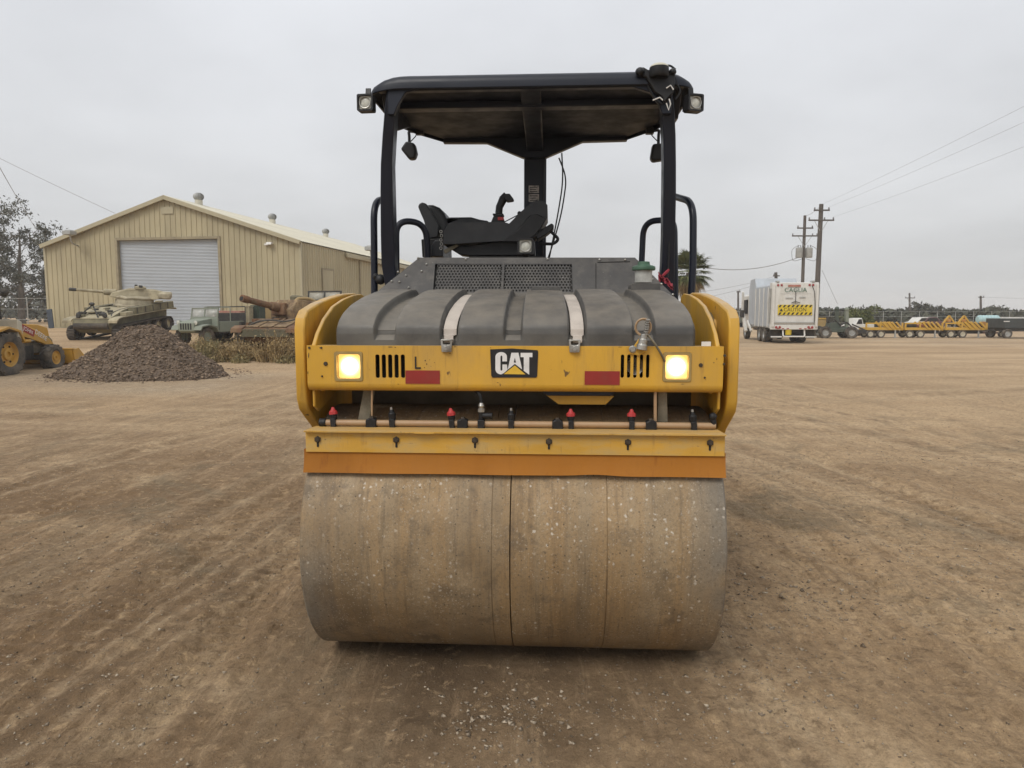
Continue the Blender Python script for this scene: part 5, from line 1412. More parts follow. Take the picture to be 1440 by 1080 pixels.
# local: forward = -y, width x
def track(par, s, Lh, wr, th, xw, hz, lowf=0):
    """belt round the running gear"""
    g = MB(); pth = []
    y0, y1 = -Lh, Lh
    for a in np.linspace(90, 270, 9): pth.append((y0 + wr * math.cos(R(a)), hz + wr * math.sin(R(a))))
    for a in np.linspace(-90, 90, 9): pth.append((y1 + wr * math.cos(R(a)), hz + wr * math.sin(R(a))))
    dense = []
    for i in range(len(pth)):
        a, b = pth[i], pth[(i + 1) % len(pth)]; n = max(1, int(math.dist(a, b) / .14))
        dense += [(a[0] + (b[0] - a[0]) * k / n, a[1] + (b[1] - a[1]) * k / n) for k in range(n)]
    for i in range(len(dense)):
        a, b = dense[i], dense[(i + 1) % len(dense)]
        L_ = math.dist(a, b)
        if L_ < 1e-4: continue
        g.bar((s * xw, a[0], a[1]), (s * xw, a[0] + (b[0] - a[0]) * .86, a[1] + (b[1] - a[1]) * .86), th, .05, up=(1, 0, 0)) if False else g.add(*seg_box(s * xw, a, b, th))
    return g.build('track', M['track'], par)
def seg_box(x, a, b, w_):
    dx, dz = b[0] - a[0], b[1] - a[1]; L_ = math.hypot(dx, dz); nx_, nz_ = -dz / L_ * .03, dx / L_ * .03
    k = .86; b2 = (a[0] + dx * k, a[1] + dz * k); v = []
    for xx in (x - w_ / 2, x + w_ / 2):
        v += [(xx, a[0] + nx_, a[1] + nz_), (xx, b2[0] + nx_, b2[1] + nz_), (xx, b2[0] - nx_, b2[1] - nz_), (xx, a[0] - nx_, a[1] - nz_)]
    return v, [(0, 1, 2, 3), (7, 6, 5, 4), (0, 4, 5, 1), (1, 5, 6, 2), (2, 6, 7, 3), (3, 7, 4, 0)]
def tank_base(par, paint, side_paint, road=5, Lh=1.95, wr=.33, ww=.27, hullw=.86):
    for s in (-1, 1):
        track(par, s, Lh, wr, .36, 1.06, wr + .03)
        for k in range(road):
            y = -Lh + .35 + (2 * Lh - .5) * k / (road - 1)
            wheel(par, (s * 1.10, y, ww + .09), ww, ww * .72, .26, M['track'], paint, 0, side=s, dish=.4)
        for y in (-Lh, Lh): wheel(par, (s * 1.08, y, wr + .03), wr - .04, wr * .6, .24, M['track'], paint, 0, side=s, dish=.4)
tank_base(tk, M['sand'], M['olive'])
g = MB(); g.prism([(-2.30, .62), (-2.36, .80), (-2.28, 1.02), (-1.05, 1.32), (-.3, 1.36), (2.35, 1.36), (2.42, 1.1), (2.30, .40), (-1.95, .36)], 'x', -.87, .87); hull = g.build('hull', M['olive'], tk, .03)
g = MB(); g.prism([(-2.26, 1.035), (-1.05, 1.335), (-.35, 1.375), (-.35, 1.395), (-1.08, 1.36), (-2.28, 1.06)], 'x', -.86, .86); g.build('glacis_plate', M['sand'], tk, .01)
g = MB(); g.cyl((-.80, -2.28, .72), (.80, -2.28, .72), .15, n=20); g.build('bow_roller', M['track'], tk)
for s in (-1, 1):
    g = MB(); g.prism([(-2.42, .86), (-2.40, .98), (-2.25, 1.06), (-1.9, 1.10), (2.55, 1.10), (2.62, 1.02), (2.60, 1.0), (2.5, 1.06), (-1.9, 1.06), (-2.22, 1.02), (-2.36, .94)], 'x', s * .86, s * 1.28); g.build('fender', M['sand'], tk, .008)
    g = MB(); g.box(s * .88, s * 1.24, -.9, 2.45, 1.105, 1.42); g.build('stowage_bin', M['olive'], tk, .015)
    g = MB(); g.box(s * .90, s * 1.2, -1.55, -1.0, 1.105, 1.26); g.build('tool_box', M['sand'], tk, .012)
g = MB(); g.lathe([(0, 0), (.30, 0), (.32, .03), (.25, .07), (0, .08)], (-.32, -1.5, 1.26), 'z', 20); g.build('driver_hatch', M['sand'], tk)
g = MB(); g.bar((.30, -2.2, 1.06), (-.20, -1.75, 1.62), .05, .05); g.bar((-.75, -2.2, 1.06), (-.20, -1.75, 1.62), .05, .05); g.ball((-.22, -1.78, 1.66), .10, 8, 6, (1.4, 1, .8)); g.build('gun_crutch', M['darkg'], tk)
g = MB()
for k_ in range(6): g.ball((-.85 + .06 * k_, -1.9 + .04 * (k_ % 3), 1.22 + .05 * (k_ % 2)), .07, 8, 5)
g.build('headlamp_guard', M['darkg'], tk)
# oscillating turret turned to the tank's right, gun level to slightly up
tur = bpy.data.objects.new('turret', None); col.objects.link(tur); tur.parent = tk; tur.location = (.22, .75, 1.33); tur.scale = (1, 1, .85); tur.rotation_euler = (R(-6), R(0), R(-63))
g = MB(); g.lathe([(.92, 0), (.92, .06), (.86, .12), (.84, .30), (.80, .42), (.6, .46), (0, .46)], (0, 0, 0), 'z', 32); g.build('turret_ring', M['mantlet'], tur)
g = MB(); g.lathe([(.78, .36), (.83, .42), (.86, .50), (.84, .56), (.78, .60)], (0, 0, 0), 'z', 32)
g.v = [(x, y * 1.02, z + .03 * math.sin(x * 9 + y * 7)) for x, y, z in g.v]; g.build('canvas_skirt', M['mantlet'], tur)
g = MB(); g.prism([(-1.05, .50), (-.95, .72), (-.25, .98), (.35, 1.02), (.95, .98), (1.25, .90), (1.30, .55), (.9, .46), (-.6, .42)], 'x', -.52, .52)
g.v = [(x * (1 - .35 * max(0, (z - .5) / .55)) * (1 - .25 * max(0, (-y - .3))), y, z) for x, y, z in g.v]; g.build('turret_body', M['sand'], tur, .04)
g = MB(); g.box(-.60, .60, 1.05, 1.62, .52, .90); g.build('turret_bustle', M['mantlet'], tur, .09)
g = MB(); g.lathe([(.26, 1.0), (.26, 1.10), (.20, 1.16), (0, 1.18)], (.18, .25, 0), 'z', 20); g.build('cupola', M['sand'], tur)
for q in ((.0, .16, .0, .12, 1.12, 1.24), (.30, .44, .2, .36, 1.1, 1.22)):
    g = MB(); g.box(*q); g.build('periscope', M['darkg'], tur, .01)
gz0 = .70
def gp_(y): return (0, y, gz0 + (-y - 1.0) * .02)
g = MB(); g.tube([gp_(-.8), gp_(-1.3), gp_(-1.34), gp_(-2.45)], [.19, .17, .085, .072], 16); g.build('gun_barrel', M['sand'], tur)
g = MB(); g.tube([gp_(-2.44), gp_(-2.48), gp_(-2.72), gp_(-2.75)], [.075, .095, .095, .08], 14); g.build('muzzle_brake', M['darkg'], tur)

def clutter(par, seed, xr, yr, zf, n, mats, smax=.3):
    q = random.Random(seed)
    for k_ in range(n):
        x_, y_ = q.uniform(*xr), q.uniform(*yr); a_, b_, h_ = q.uniform(.05, smax), q.uniform(.05, smax), q.uniform(.03, .12)
        g = MB(); g.box(-a_ / 2, a_ / 2, -b_ / 2, b_ / 2, 0, h_); g.build(q.choice(('tool_box', 'bracket', 'stowed_plate', 'hatch')), q.choice(mats), par, .008, loc=(x_, y_, zf(y_)), rot=(0, 0, q.uniform(-.3, .3)))
def glac(y): return float(np.interp(y, [-2.26, -1.05, -.35, 2.3], [1.05, 1.35, 1.385, 1.365]))
clutter(tk, 3, (-.8, .8), (-2.1, -.5), glac, 14, (M['sand'], M['olive'], M['darkg']), .26)
clutter(tk, 4, (-.8, .8), (1.4, 2.3), lambda y: 1.362, 8, (M['sand'], M['olive'], M['mantlet']), .4)
g = MB(); g.tube(bend([(.78, -2.0, 1.12), (.55, -1.6, 1.24), (.70, -1.0, 1.37), (.80, -.2, 1.40), (.82, .8, 1.40)], .3), .025, 8); g.build('tow_cable', M['darkg'], tk)
for s in (-1, 1):
    g = MB(); g.lathe([(0, -.05), (.09, -.05), (.10, 0), (.09, .06), (0, .08)], (s * .62, -2.22, 1.18), 'y', 14); g.build('headlamp', M['darkg'], tk)
    for k_ in range(5):
        g = MB(); y_ = -.75 + .65 * k_; g.box(s * 1.241, s * 1.255, y_, y_ + .05, 1.12, 1.41); g.build('bin_strap', M['darkg'], tk)

# ------------------------------------------------------------------ open military car (grey green)
M['jeep'] = mat('grey_green_paint', (.215, .235, .185), .7, 0, .12, 2, (.15, .155, .12), .4, 2)
jD = 30.0
jp = at(282, 484, jD)
jp.z = float(terr(jp.x, jD + .8))
jc = thing('military_car', 'grey green open military car with folded windscreen frame', 'car', (jp.x + .1, jD + .9, jp.z), R(-20))
for s in (-1, 1):
    wheel(jc, (s * .62, -.95, .36), .36, .20, .17, M['tyre'], M['jeep'], 14, side=s); wheel(jc, (s * .62, 1.15, .36), .36, .20, .17, M['tyre'], M['jeep'], 14, side=s)
    g = MB(); g.prism([(-1.45, .62), (-1.35, .80), (-.95, .86), (-.50, .78), (-.35, .55), (-.42, .52), (-.55, .70), (-.95, .79), (-1.32, .74), (-1.40, .6)], 'x', s * .40, s * .80); g.build('fender', M['jeep'], jc, .015)
    g = MB(); g.lathe([(0, -.06), (.10, -.06), (.115, -.02), (.10, .06), (0, .10)], (s * .46, -1.30, .93), 'y', 16); hd = g.build('headlamp', M['jeep'], jc)
    g = MB(); g.lathe([(0, -.075), (.06, -.072), (.09, -.062)], (s * .46, -1.30, .93), 'y', 16); g.build('lens', M['glass'], hd)
    g = MB(); g.box(s * .68, s * .74, -.30, 1.55, .52, .98); g.build('side_panel', M['jeep'], jc, .015)
g = MB(); g.prism([(-1.42, .58), (-1.42, .92), (-1.2, 1.0), (-.38, 1.10), (-.38, .5), (-1.3, .5)], 'x', -.42, .42); g.build('bonnet', M['jeep'], jc, .03)
for k_ in range(5):
    g = MB(); x_ = -.26 + .13 * k_; g.box(x_ - .03, x_ + .03, -1.435, -1.422, .64, .9); g.build('grille_slot', M['dark'], jc)
g = MB(); g.box(-.74, .74, -.40, 1.6, .46, .54); g.build('floor_pan', M['greasy'], jc, .01)
g = MB(); g.box(-.74, .74, -.42, -.34, .54, 1.12); g.build('scuttle', M['jeep'], jc, .02)
g = MB(); g.box(-.74, .74, 1.52, 1.58, .54, 1.0); g.build('tailboard', M['jeep'], jc, .01)
for a, b in (((-.70, -.38, 1.12), (-.70, -.30, 1.52)), ((.70, -.38, 1.12), (.70, -.30, 1.52)), ((0, -.38, 1.12), (0, -.30, 1.52)), ((-.72, -.30, 1.52), (.72, -.30, 1.52)), ((-.72, -.375, 1.14), (.72, -.375, 1.14))):
    g = MB(); g.bar(a, b, .05, .05); g.build('windscreen_bar', M['jeep'], jc, .005)
gm = bpy.data.materials.new('dusty_glass'); gm.use_nodes = True; pb = gm.node_tree.nodes['Principled BSDF']; pb.inputs['Base Color'].default_value = (.55, .54, .48, 1); pb.inputs['Roughness'].default_value = .3; pb.inputs['Alpha'].default_value = .45
M['dglass'] = gm
for a, b in ((-.67, -.03), (.03, .67)):
    g = MB(); g.add([(a, -.372, 1.165), (b, -.372, 1.165), (b, -.305, 1.495), (a, -.305, 1.495)], [(0, 1, 2, 3)]); o = g.build('windscreen_pane', gm, jc); md = o.modifiers.new('t', 'SOLIDIFY'); md.thickness = .006
g = MB(); g.tube(bend([(.70, .4, .98), (.70, .4, 1.58), (-.70, .4, 1.58), (-.70, .4, .98)], .06), .022, 8); g.build('hood_hoop', M['jeep'], jc)
g = MB(); g.box(-.6, -.1, .15, .6, .56, .80); g.box(.1, .6, .15, .6, .56, .80); g.build('seat', M['greasy'], jc, .04)

# ------------------------------------------------------------------ truck chassis with bed behind the car, with a pink-red panel on it
bD = 32.5; bp = at(335, 470, bD); bp.z = float(terr(bp.x, bD))
tb = thing('flatbed_trailer', 'dark flatbed trailer parked behind the grey green car', 'trailer', (bp.x + .1, bD + .8, bp.z), R(-20))
for s in (-1, 1):
    for y in (-.35, .55): wheel(tb, (s * .85, y, .36), .36, .2, .2, M['tyre'], M['greasy'], 0, side=s)
g = MB(); g.box(-1.1, 1.1, -1.3, 1.6, .66, .78); g.build('bed', M['greasy'], tb, .01)
g = MB(); g.box(-1.1, 1.1, -1.3, -1.24, .78, 1.22); g.build('headboard', M['greasy'], tb, .01)
for x_ in (-1.05, 1.05):
    g = MB(); g.bar((x_, -1.27, .78), (x_, -1.27, 1.50), .05, .05); g.build('stake', M['darkg'], tb)
g = MB(); g.bar((-1.05, -1.27, 1.48), (1.05, -1.27, 1.50), .05, .05); g.build('rail', M['darkg'], tb)
g = MB(); g.box(-.75, -.62, -1.33, -1.305, .95, 1.12); g.build('number_plate', M['white'], tb)
M['pink'] = mat('faded_red', (.42, .17, .13), .7, 0, .15, 2, (.45, .28, .22), .5, 2)
pp = at(330, 440, bD + .9)
g = MB(); g.box(-.62, .62, -.35, .35, 0, .46); o = g.build('red_chest', M['pink'], None, .03); o.location = (pp.x, pp.y, bp.z + .785); o.rotation_euler = (0, 0, R(-20)); tag(o, 'faded red chest lying on the dark flatbed trailer', 'chest')
g = MB(); g.box(-.63, .63, -.36, .36, .47, .53); g.build('lid', M['pink'], o, .02)
# crates and cans stood between the trailer and the rusty tank
def crate(px0, px1, pyt, D, dep, mt, name, label, cat, zb=None, lid=True):
    c = at((px0 + px1) / 2, pyt, D); wd = (px1 - px0) / 1000 * D; z0 = float(terr(c.x, D)) if zb is None else zb
    o = thing(name, label, cat, (c.x, D, z0), R(-12)); h = c.z - z0
    g = MB(); g.box(-wd / 2, wd / 2, 0, dep, 0, h - (.05 if lid else 0)); g.build('body', mt, o, .02)
    if lid:
        g = MB(); g.box(-wd / 2 - .02, wd / 2 + .02, -.02, dep + .02, h - .048, h); g.build('lid', mt, o, .01)
        for xx in (-wd / 2 * .6, wd / 2 * .6):
            g = MB(); g.box(xx - .02, xx + .02, -.028, -.002, .05, h - .05); g.build('batten', mt, o)
    return o
M['dkgreen'] = mat('dark_green_crate', (.045, .06, .042), .7, 0, .25, 3)
M['ochre'] = mat('ochre_cabinet', (.34, .235, .10), .7, 0, .18, 2, (.2, .14, .07), .4, 2)
crate(352, 365, 429, 32.0, .5, M['dkgreen'], 'steel_drum_crate', 'dark green crate standing behind the rusty tank', 'crate')
crate(367, 388, 424.5, 33.0, .5, M['ochre'], 'ochre_cabinet', 'ochre metal cabinet against the shed wall behind the gun barrel', 'cabinet')
crate(345, 351, 430, 31.6, .3, M['sand'], 'sand_locker', 'narrow sand coloured locker beside the dark green crate', 'locker')

# ------------------------------------------------------------------ rusty self-propelled gun
M['rusty'] = mat('rusty_olive', (.15, .075, .036), .85, .1, .35, 2.4, (.20, .15, .085), .42, 2.2, .3, 25, spots=(.05, .028, .02), sscale=5, sth=.25)
M['rusty2'] = mat('worn_tan_plate', (.27, .19, .10), .85, 0, .4, 3.0, (.085, .045, .025), .6, 3.4, .4, 20)
gD = 26.6; gp2 = at(395, 494, gD)
sg = thing('rusty_tank', 'rusty brown tank with stubby gun barrel behind dry weeds', 'tank', (gp2.x - .15, gD + 2.0, float(terr(gp2.x, gD + 1)) - .05), R(-8))
tank_base(sg, M['rusty2'], M['rusty'], Lh=1.9, wr=.36, ww=.30)
g = MB(); g.prism([(-2.25, .60), (-2.35, .80), (-2.30, .98), (-1.2, 1.24), (-.2, 1.30), (2.3, 1.34), (2.4, 1.0), (2.2, .42), (-1.9, .40)], 'x', -.87, .87); g.build('hull', M['rusty'], sg, .03)
g = MB(); g.box(-.95, .95, -2.40, -2.34, .66, .95); g.build('bow_plate', mat('olive_bow', (.10, .095, .055), .8, 0, .25, 2, (.13, .09, .055), .5, 2), sg, .01)
for k_ in range(3):
    for r2 in range(2):
        x_ = -.82 + .56 * k_; y_ = -2.22 + .62 * r2; z_ = 1.01 + .143 * r2 + .005
        g = MB(); g.prism([(y_, z_), (y_ + .55, z_ + .128), (y_ + .55, z_ + .168), (y_, z_ + .04)], 'x', x_, x_ + .50); g.build('armour_plate', M['rusty2'], sg, .015)
for s in (-1, 1):
    g = MB(); g.prism([(-2.45, .82), (-2.40, .98), (-2.1, 1.08), (2.5, 1.12), (2.5, 1.08), (-2.05, 1.03), (-2.35, .94)], 'x', s * .86, s * 1.30); g.build('fender', M['rusty'], sg, .008)
    g = MB(); g.box(s * .9, s * 1.26, -.9, 1.9, 1.11, 1.32); g.build('stowage_bin', M['rusty'], sg, .015)
tur = bpy.data.objects.new('turret', None); col.objects.link(tur); tur.parent = sg; tur.location = (.12, .25, 1.22); tur.rotation_euler = (R(-7), 0, R(-26))
g = MB(); g.prism([(-.75, 0), (-.85, .35), (-.60, .78), (.9, .86), (1.2, .80), (1.25, .1), (1.0, 0)], 'x', -.72, .72); g.v = [(x * (1 - .18 * z), y, z) for x, y, z in g.v]; g.build('turret_body', M['rusty2'], tur, .03)
g = MB(); g.box(-.42, .30, -.98, -.78, .12, .62); g.build('mantlet', M['rusty'], tur, .05)
g = MB(); g.tube([(-.05, -.85, .42), (-.05, -1.30, .44), (-.05, -1.33, .445), (-.05, -2.30, .53), (-.05, -2.33, .53), (-.05, -2.62, .56)], [.19, .17, .125, .115, .14, .14], 18); g.build('gun_barrel', M['rusty'], tur)
g = MB(); g.tube([(-.05, -2.621, .56), (-.05, -2.626, .561)], [.10, .10], 16); g.build('bore', M['dark'], tur)
g = MB(); g.lathe([(.26, .80), (.28, .95), (.22, 1.02), (0, 1.04)], (-.15, .0, 0), 'z', 18); g.build('cupola', M['olive'], tur)
g = MB(); g.tube(bend([(.30, -.5, .60), (.30, -.35, .86), (.32, .2, .93), (.35, .7, .8)], .2), .07, 10); g.build('canvas_roll', M['ochre'], tur)

clutter(sg, 8, (-.85, .85), (-1.3, .4), lambda y: 1.24 + .05 * (y + 1.3), 26, (M['rusty'], M['rusty2'], M['darkg']), .34)
clutter(sg, 9, (-1.2, -.9), (-2.0, 1.2), lambda y: 1.09, 8, (M['rusty'], M['rusty2'], M['darkg']), .3)
for k_ in range(9):
    g = MB(); g.ball((-.85 + .21 * k_, -2.41, .90), .022, 8, 5); g.build('bolt', M['rusty2'], sg)
g = MB(); g.tube(bend([(-.75, -2.1, 1.08), (-.5, -1.7, 1.25), (.1, -1.6, 1.28), (.5, -1.9, 1.2), (.8, -1.4, 1.3)], .3), .03, 8); g.build('tow_cable', M['darkg'], sg)

# windscreen frame of another parked truck, just over the roller's fin
wD = 31.5; wp_ = at(436, 423, wD)
z0 = float(terr(wp_.x, wD))
ot = thing('army_truck', 'olive army truck with square windscreen frame behind the rusty tank', 'truck', (wp_.x + .35, wD + .5, z0), R(-14))
for s in (-1, 1):
    for y in (-.6, 2.2): wheel(ot, (s * .85, y, .42), .42, .24, .24, M['tyre'], M['olive'], 14, side=s)
    g = MB(); g.box(s * .70, s * 1.0, -1.1, -.1, .80, .92); g.build('fender', M['olive'], ot, .03)
g = MB(); g.box(-.55, .55, -1.15, .35, .70, 1.45); g.build('bonnet', M['olive'], ot, .05)
g = MB(); g.box(-.95, .95, .30, 1.2, .62, 1.62); g.build('cab', M['olive'], ot, .04)
g = MB(); g.box(-.95, .95, 1.3, 3.6, .95, 1.65); g.build('cargo_bed', M['olive'], ot, .02)
zt_ = at(436, 409, wD).z - z0; zb_ = at(436, 422, wD).z - z0
for a, b in (((-.80, .30, zb_), (-.80, .36, zt_)), ((.80, .30, zb_), (.80, .36, zt_)), ((.0, .30, zb_), (.0, .36, zt_)), ((-.84, .36, zt_), (.84, .36, zt_)), ((-.84, .30, zb_), (.84, .30, zb_))):
    g = MB(); g.bar(a, b, .06, .06); g.build('windscreen_bar', M['darkg'], ot)
for a, b in ((-.77, -.03), (.03, .77)):
    g = MB(); g.add([(a, .31, zb_ + .03), (b, .31, zb_ + .03), (b, .35, zt_ - .03), (a, .35, zt_ - .03)], [(0, 1, 2, 3)]); o = g.build('windscreen_pane', gm, ot); md = o.modifiers.new('t', 'SOLIDIFY'); md.thickness = .006
# ------------------------------------------------------------------ vegetation
def leaf_material(name, a, b, rough=.7):
    m = stone_material(name, a, b); p = m.node_tree.nodes['Principled BSDF']; p.inputs['Roughness'].default_value = rough; return m
M['euc'] = leaf_material('grey_green_leaves', (.050, .053, .042), (.165, .165, .135))
M['bark'] = mat('grey_bark', (.15, .13, .11), .9, 0, .3, 3, (.08, .065, .05), .4, 2, .5, 20)
M['palm'] = leaf_material('palm_leaves', (.045, .060, .020), (.165, .175, .065))
M['dry'] = leaf_material('dry_weeds', (.13, .088, .042), (.46, .335, .165))
M['weed'] = leaf_material('green_weeds', (.10, .088, .038), (.36, .29, .145))
M['far'] = leaf_material('far_trees', (.040, .043, .028), (.085, .085, .058))
def raw_mesh(name, V, F, mt):
    me = bpy.data.meshes.new(name); V = np.asarray(V, dtype=np.float32); F = np.asarray(F, dtype=np.int32); k = F.shape[1]
    me.vertices.add(len(V)); me.vertices.foreach_set('co', V.ravel()); me.loops.add(F.size); me.loops.foreach_set('vertex_index', F.ravel())
    me.polygons.add(len(F)); me.polygons.foreach_set('loop_start', np.arange(0, F.size, k, dtype=np.int32)); me.update(calc_edges=True); me.materials.append(mt); return me
def leaf_cloud(C, size, rgen, droop=0.0, aspect=.35):
    n = len(C); d = rgen.normal(0, 1, (n, 3)); d[:, 2] -= droop; d /= np.linalg.norm(d, axis=1, keepdims=True)
    u = np.cross(d, rgen.normal(0, 1, (n, 3))); u /= np.linalg.norm(u, axis=1, keepdims=True)
    s = (size * rgen.uniform(.6, 1.4, (n, 1)))
    V = np.stack([C - d * s, C + u * s * aspect, C + d * s, C - u * s * aspect], 1).reshape(-1, 3)
    return V, np.arange(n * 4).reshape(-1, 4)
def tree(name, label, cat, base, H, spread, seed, nleaf, lsize, mt, group=None, trunk_r=.28, nb=16, low=.3, tufts=7, tr=.55):
    rr = random.Random(seed); rgen = np.random.default_rng(seed)
    o = thing(name, label, cat, base, rr.uniform(0, 6.28), group)
    g = MB(); ctr = []
    lean = Vector((rr.uniform(-.04, .04), rr.uniform(-.04, .04), 1))
    tp_ = [Vector((0, 0, -.2))] + [lean * H * t + Vector((rr.uniform(-.15, .15), rr.uniform(-.15, .15), 0)) for t in (.15, .35, .55, .75, .92)]
    g.tube(tp_, [trunk_r * k for k in (1.25, 1, .8, .55, .32, .1)], 8)
    for b in range(nb):
        t = low + (1 - low) * (b + rr.random()) / nb; p0 = lean * (H * t * .82)
        a = b * 2.4 + rr.uniform(-.5, .5); ln = spread * (1 - .55 * abs(t - .55)) * rr.uniform(.55, 1.1)
        e_ = p0 + Vector((math.cos(a) * ln, math.sin(a) * ln, ln * rr.uniform(.25, .75)))
        md = p0.lerp(e_, .5) + Vector((0, 0, .12 * ln))
        g.tube([p0, md, e_], [trunk_r * .33 * (1.1 - t), trunk_r * .2 * (1.1 - t), .012], 6)
        for k in range(tufts):
            q = p0.lerp(md, .5).lerp(e_, rr.uniform(.25, 1.05)); q = q + Vector((rr.gauss(0, .16), rr.gauss(0, .16), rr.gauss(0, .13))) * ln
            ctr.append((q, rr.uniform(.5, 1.1) * tr))
            g.tube([md.lerp(e_, rr.random()), q], [.02, .006], 4)
    g.build('trunk', M['bark'], o)
    per = max(4, nleaf // len(ctr)); C = []
    for q, r_ in ctr:
        C.append(np.array(q) + rgen.normal(0, 1, (per, 3)) * r_ * np.array([.5, .5, .38]))
    V, F = leaf_cloud(np.concatenate(C), lsize, rgen, .5)
    c = bpy.data.objects.new('crown', raw_mesh('crown', V, F, mt)); col.objects.link(c); c.parent = o
    return o
# gum trees beyond the shed
for px, D, top, sp, seed, lab in ((-28, 58, 262, 4.2, 11, 'tall grey green gum tree at the picture\'s edge, behind the yellow loader'),
                                 (30, 60, 305, 3.9, 23, 'slender gum tree between the loader and the shed corner'),
                                 (66, 74, 372, 3.6, 31, 'low gum tree partly hidden by the shed corner')):
    c = at(px, 440, D); zt_ = at(px, top, D).z; b = float(terr(c.x, D))
    tree('gum_tree', lab, 'tree', (c.x, D, b), (zt_ - b) * .98, sp * 1.1, seed, 6200, .13, M['euc'], 'gum trees beyond the shed', .26, 18, .16, 7, .62)
# hedge-like scrub below the gum trees
def scrub(name, label, cat, xr, yr, n, h, lsize, mt, seed, kind='stuff', hz=None):
    rgen = np.random.default_rng(seed); x = rgen.uniform(*xr, n); y = rgen.uniform(*yr, n)
    env = h * (.62 + .5 * fbm(x * .35, y * .2, seed, 3) + .3 * fbm(x * 1.3, y * .5, seed + 3, 2))
    z = terr(x, y) + np.clip(env, .2, None) * rgen.uniform(0.02, 1, n)**.8
    V, F = leaf_cloud(np.stack([x, y, z], -1), lsize, rgen, .1, .5)
    o = bpy.data.objects.new(name, raw_mesh(name, V, F, mt)); col.objects.link(o); return tag(o, label, cat, kind=kind)
scrub('undergrowth', 'dark scrub growing under the gum trees', 'scrub', (-66, -28), (66, 72), 4200, 3.6, .24, M['euc'], 51)
# wire fence in front of the gum trees
fn_ = thing('wire_fence', 'wire fence with thin posts under the gum trees', 'fence', (0, 54, 0))
for i in range(13):
    x = -52 + 2.2 * i; z = float(terr(x, 54)); g = MB(); g.cyl((x, 0, z - .1), (x, 0, z + 2.1), .04, n=8); g.build('post', M['galv'], fn_)
for zz in (.4, 1.2, 2.0):
    g = MB(); g.cyl((-52, 0, .9 + zz), (-25.6, 0, .9 + zz), .012, n=5); g.build('wire', M['galv'], fn_)

# dry weeds in front of the rusty tank: bunches of thin stalks
def weeds(name, label, spots, mt, seed):
    rgen = np.random.default_rng(seed); V = []; F = []; k = 0
    for (x, y, r_, h, n) in spots:
        a = rgen.uniform(0, 6.28, n); q = r_ * np.sqrt(rgen.uniform(0, 1, n)); bx, by = x + q * np.cos(a), y + q * np.sin(a) * .6
        hh = h * rgen.uniform(.45, 1.1, n) * (1 - .5 * (q / r_)**2); lx, ly = rgen.normal(0, .28, n) * hh + (bx - x) * .25, rgen.normal(0, .28, n) * hh
        bz = terr(bx, by) - .02; w_ = .014 * rgen.uniform(.7, 1.6, n); wa = rgen.uniform(0, 3.14, n)
        wx, wy = np.cos(wa) * w_, np.sin(wa) * w_
        for t0, t1 in ((0, .6), (.55, 1.0)):
            def P(t, s): return np.stack([bx + lx * t**1.5 + s * wx * (1.1 - t), by + ly * t**1.5 + s * wy * (1.1 - t), bz + hh * t], -1)
            v = np.stack([P(t0, -1), P(t0, 1), P(t1, 1), P(t1, -1)], 1).reshape(-1, 3); V.append(v)
        m = n * 3; i = rgen.integers(0, n, m); t = rgen.uniform(.35, 1.02, m)
        C = np.stack([bx[i] + lx[i] * t**1.5, by[i] + ly[i] * t**1.5, bz[i] + hh[i] * t], -1) + rgen.normal(0, .035, (m, 3)); v, _ = leaf_cloud(C, .042, rgen, -.4, .4); V.append(v)
    V = np.concatenate(V); o = bpy.data.objects.new(name, raw_mesh(name, V, np.arange(len(V)).reshape(-1, 4), mt)); col.objects.link(o); return tag(o, label, 'weeds', kind='stuff')
rr = random.Random(5); sd_, sg_ = [], []
for i in range(24):
    px = rr.uniform(286, 428); D = rr.uniform(23.8, 25.6) ; c = at(px, 490, D); hh_ = rr.uniform(.2, .55) + (.5 if rr.random() < .35 else 0); sd_.append((c.x, D, .18 + .45 * hh_, hh_, int(60 + 170 * hh_)))
for i in range(20):
    px = rr.uniform(272, 430); D = rr.uniform(23.4, 24.6); c = at(px, 490, D); sg_.append((c.x, D, rr.uniform(.2, .45), rr.uniform(.15, .4), 70))
for i in range(6):
    px = rr.uniform(268, 300); D = rr.uniform(23.5, 27); c = at(px, 490, D); sg_.append((c.x, D, .4, rr.uniform(.5, .8), 160))
weeds('weeds', 'tall brown dry weeds in front of the rusty tank', sd_, M['dry'], 71)
weeds('undergrowth', 'low green and straw weeds at the foot of the dry weeds', sg_, M['weed'], 72)

# fan palm behind the roller
pc = at(969, 380, 41)
pal = thing('palm_tree', 'fan palm with shaggy crown behind the roller\'s handrail', 'palm', (pc.x, 41, 0))
g = MB(); Hh = pc.z - .15; g.tube([(0, 0, -.1), (.03, 0, Hh * .5), (0, 0, Hh)], [.24, .19, .17], 12); g.build('trunk', M['bark'], pal)
rgen = np.random.default_rng(9)
def frond(el, az, ln, dead=False):
    V = []; d = np.array([math.cos(az) * math.cos(el), math.sin(az) * math.cos(el), math.sin(el)]); side = np.array([-math.sin(az), math.cos(az), 0]); up = np.cross(side, d) * -1
    base = np.array([0, 0, Hh]); hub = base + d * ln * .5
    V.append([base - side * .012, base + side * .012, hub + side * .01, hub - side * .01])
    for a in np.linspace(-1.25, 1.25, 15):
        q = d * math.cos(a) + side * math.sin(a); L_ = ln * .62 * (1 - .18 * abs(a)) * rgen.uniform(.85, 1.1)
        m = hub + q * L_ * .6 + up * .02; t = hub + q * L_ - np.array([0, 0, .18 * L_ + (.12 if dead else 0)]); wv = np.cross(q, up) * .035
        V.append([hub - wv * .3, hub + wv * .3, m + wv, m - wv]); V.append([m - wv, m + wv, t + wv * .1, t - wv * .1])
    return np.array(V)
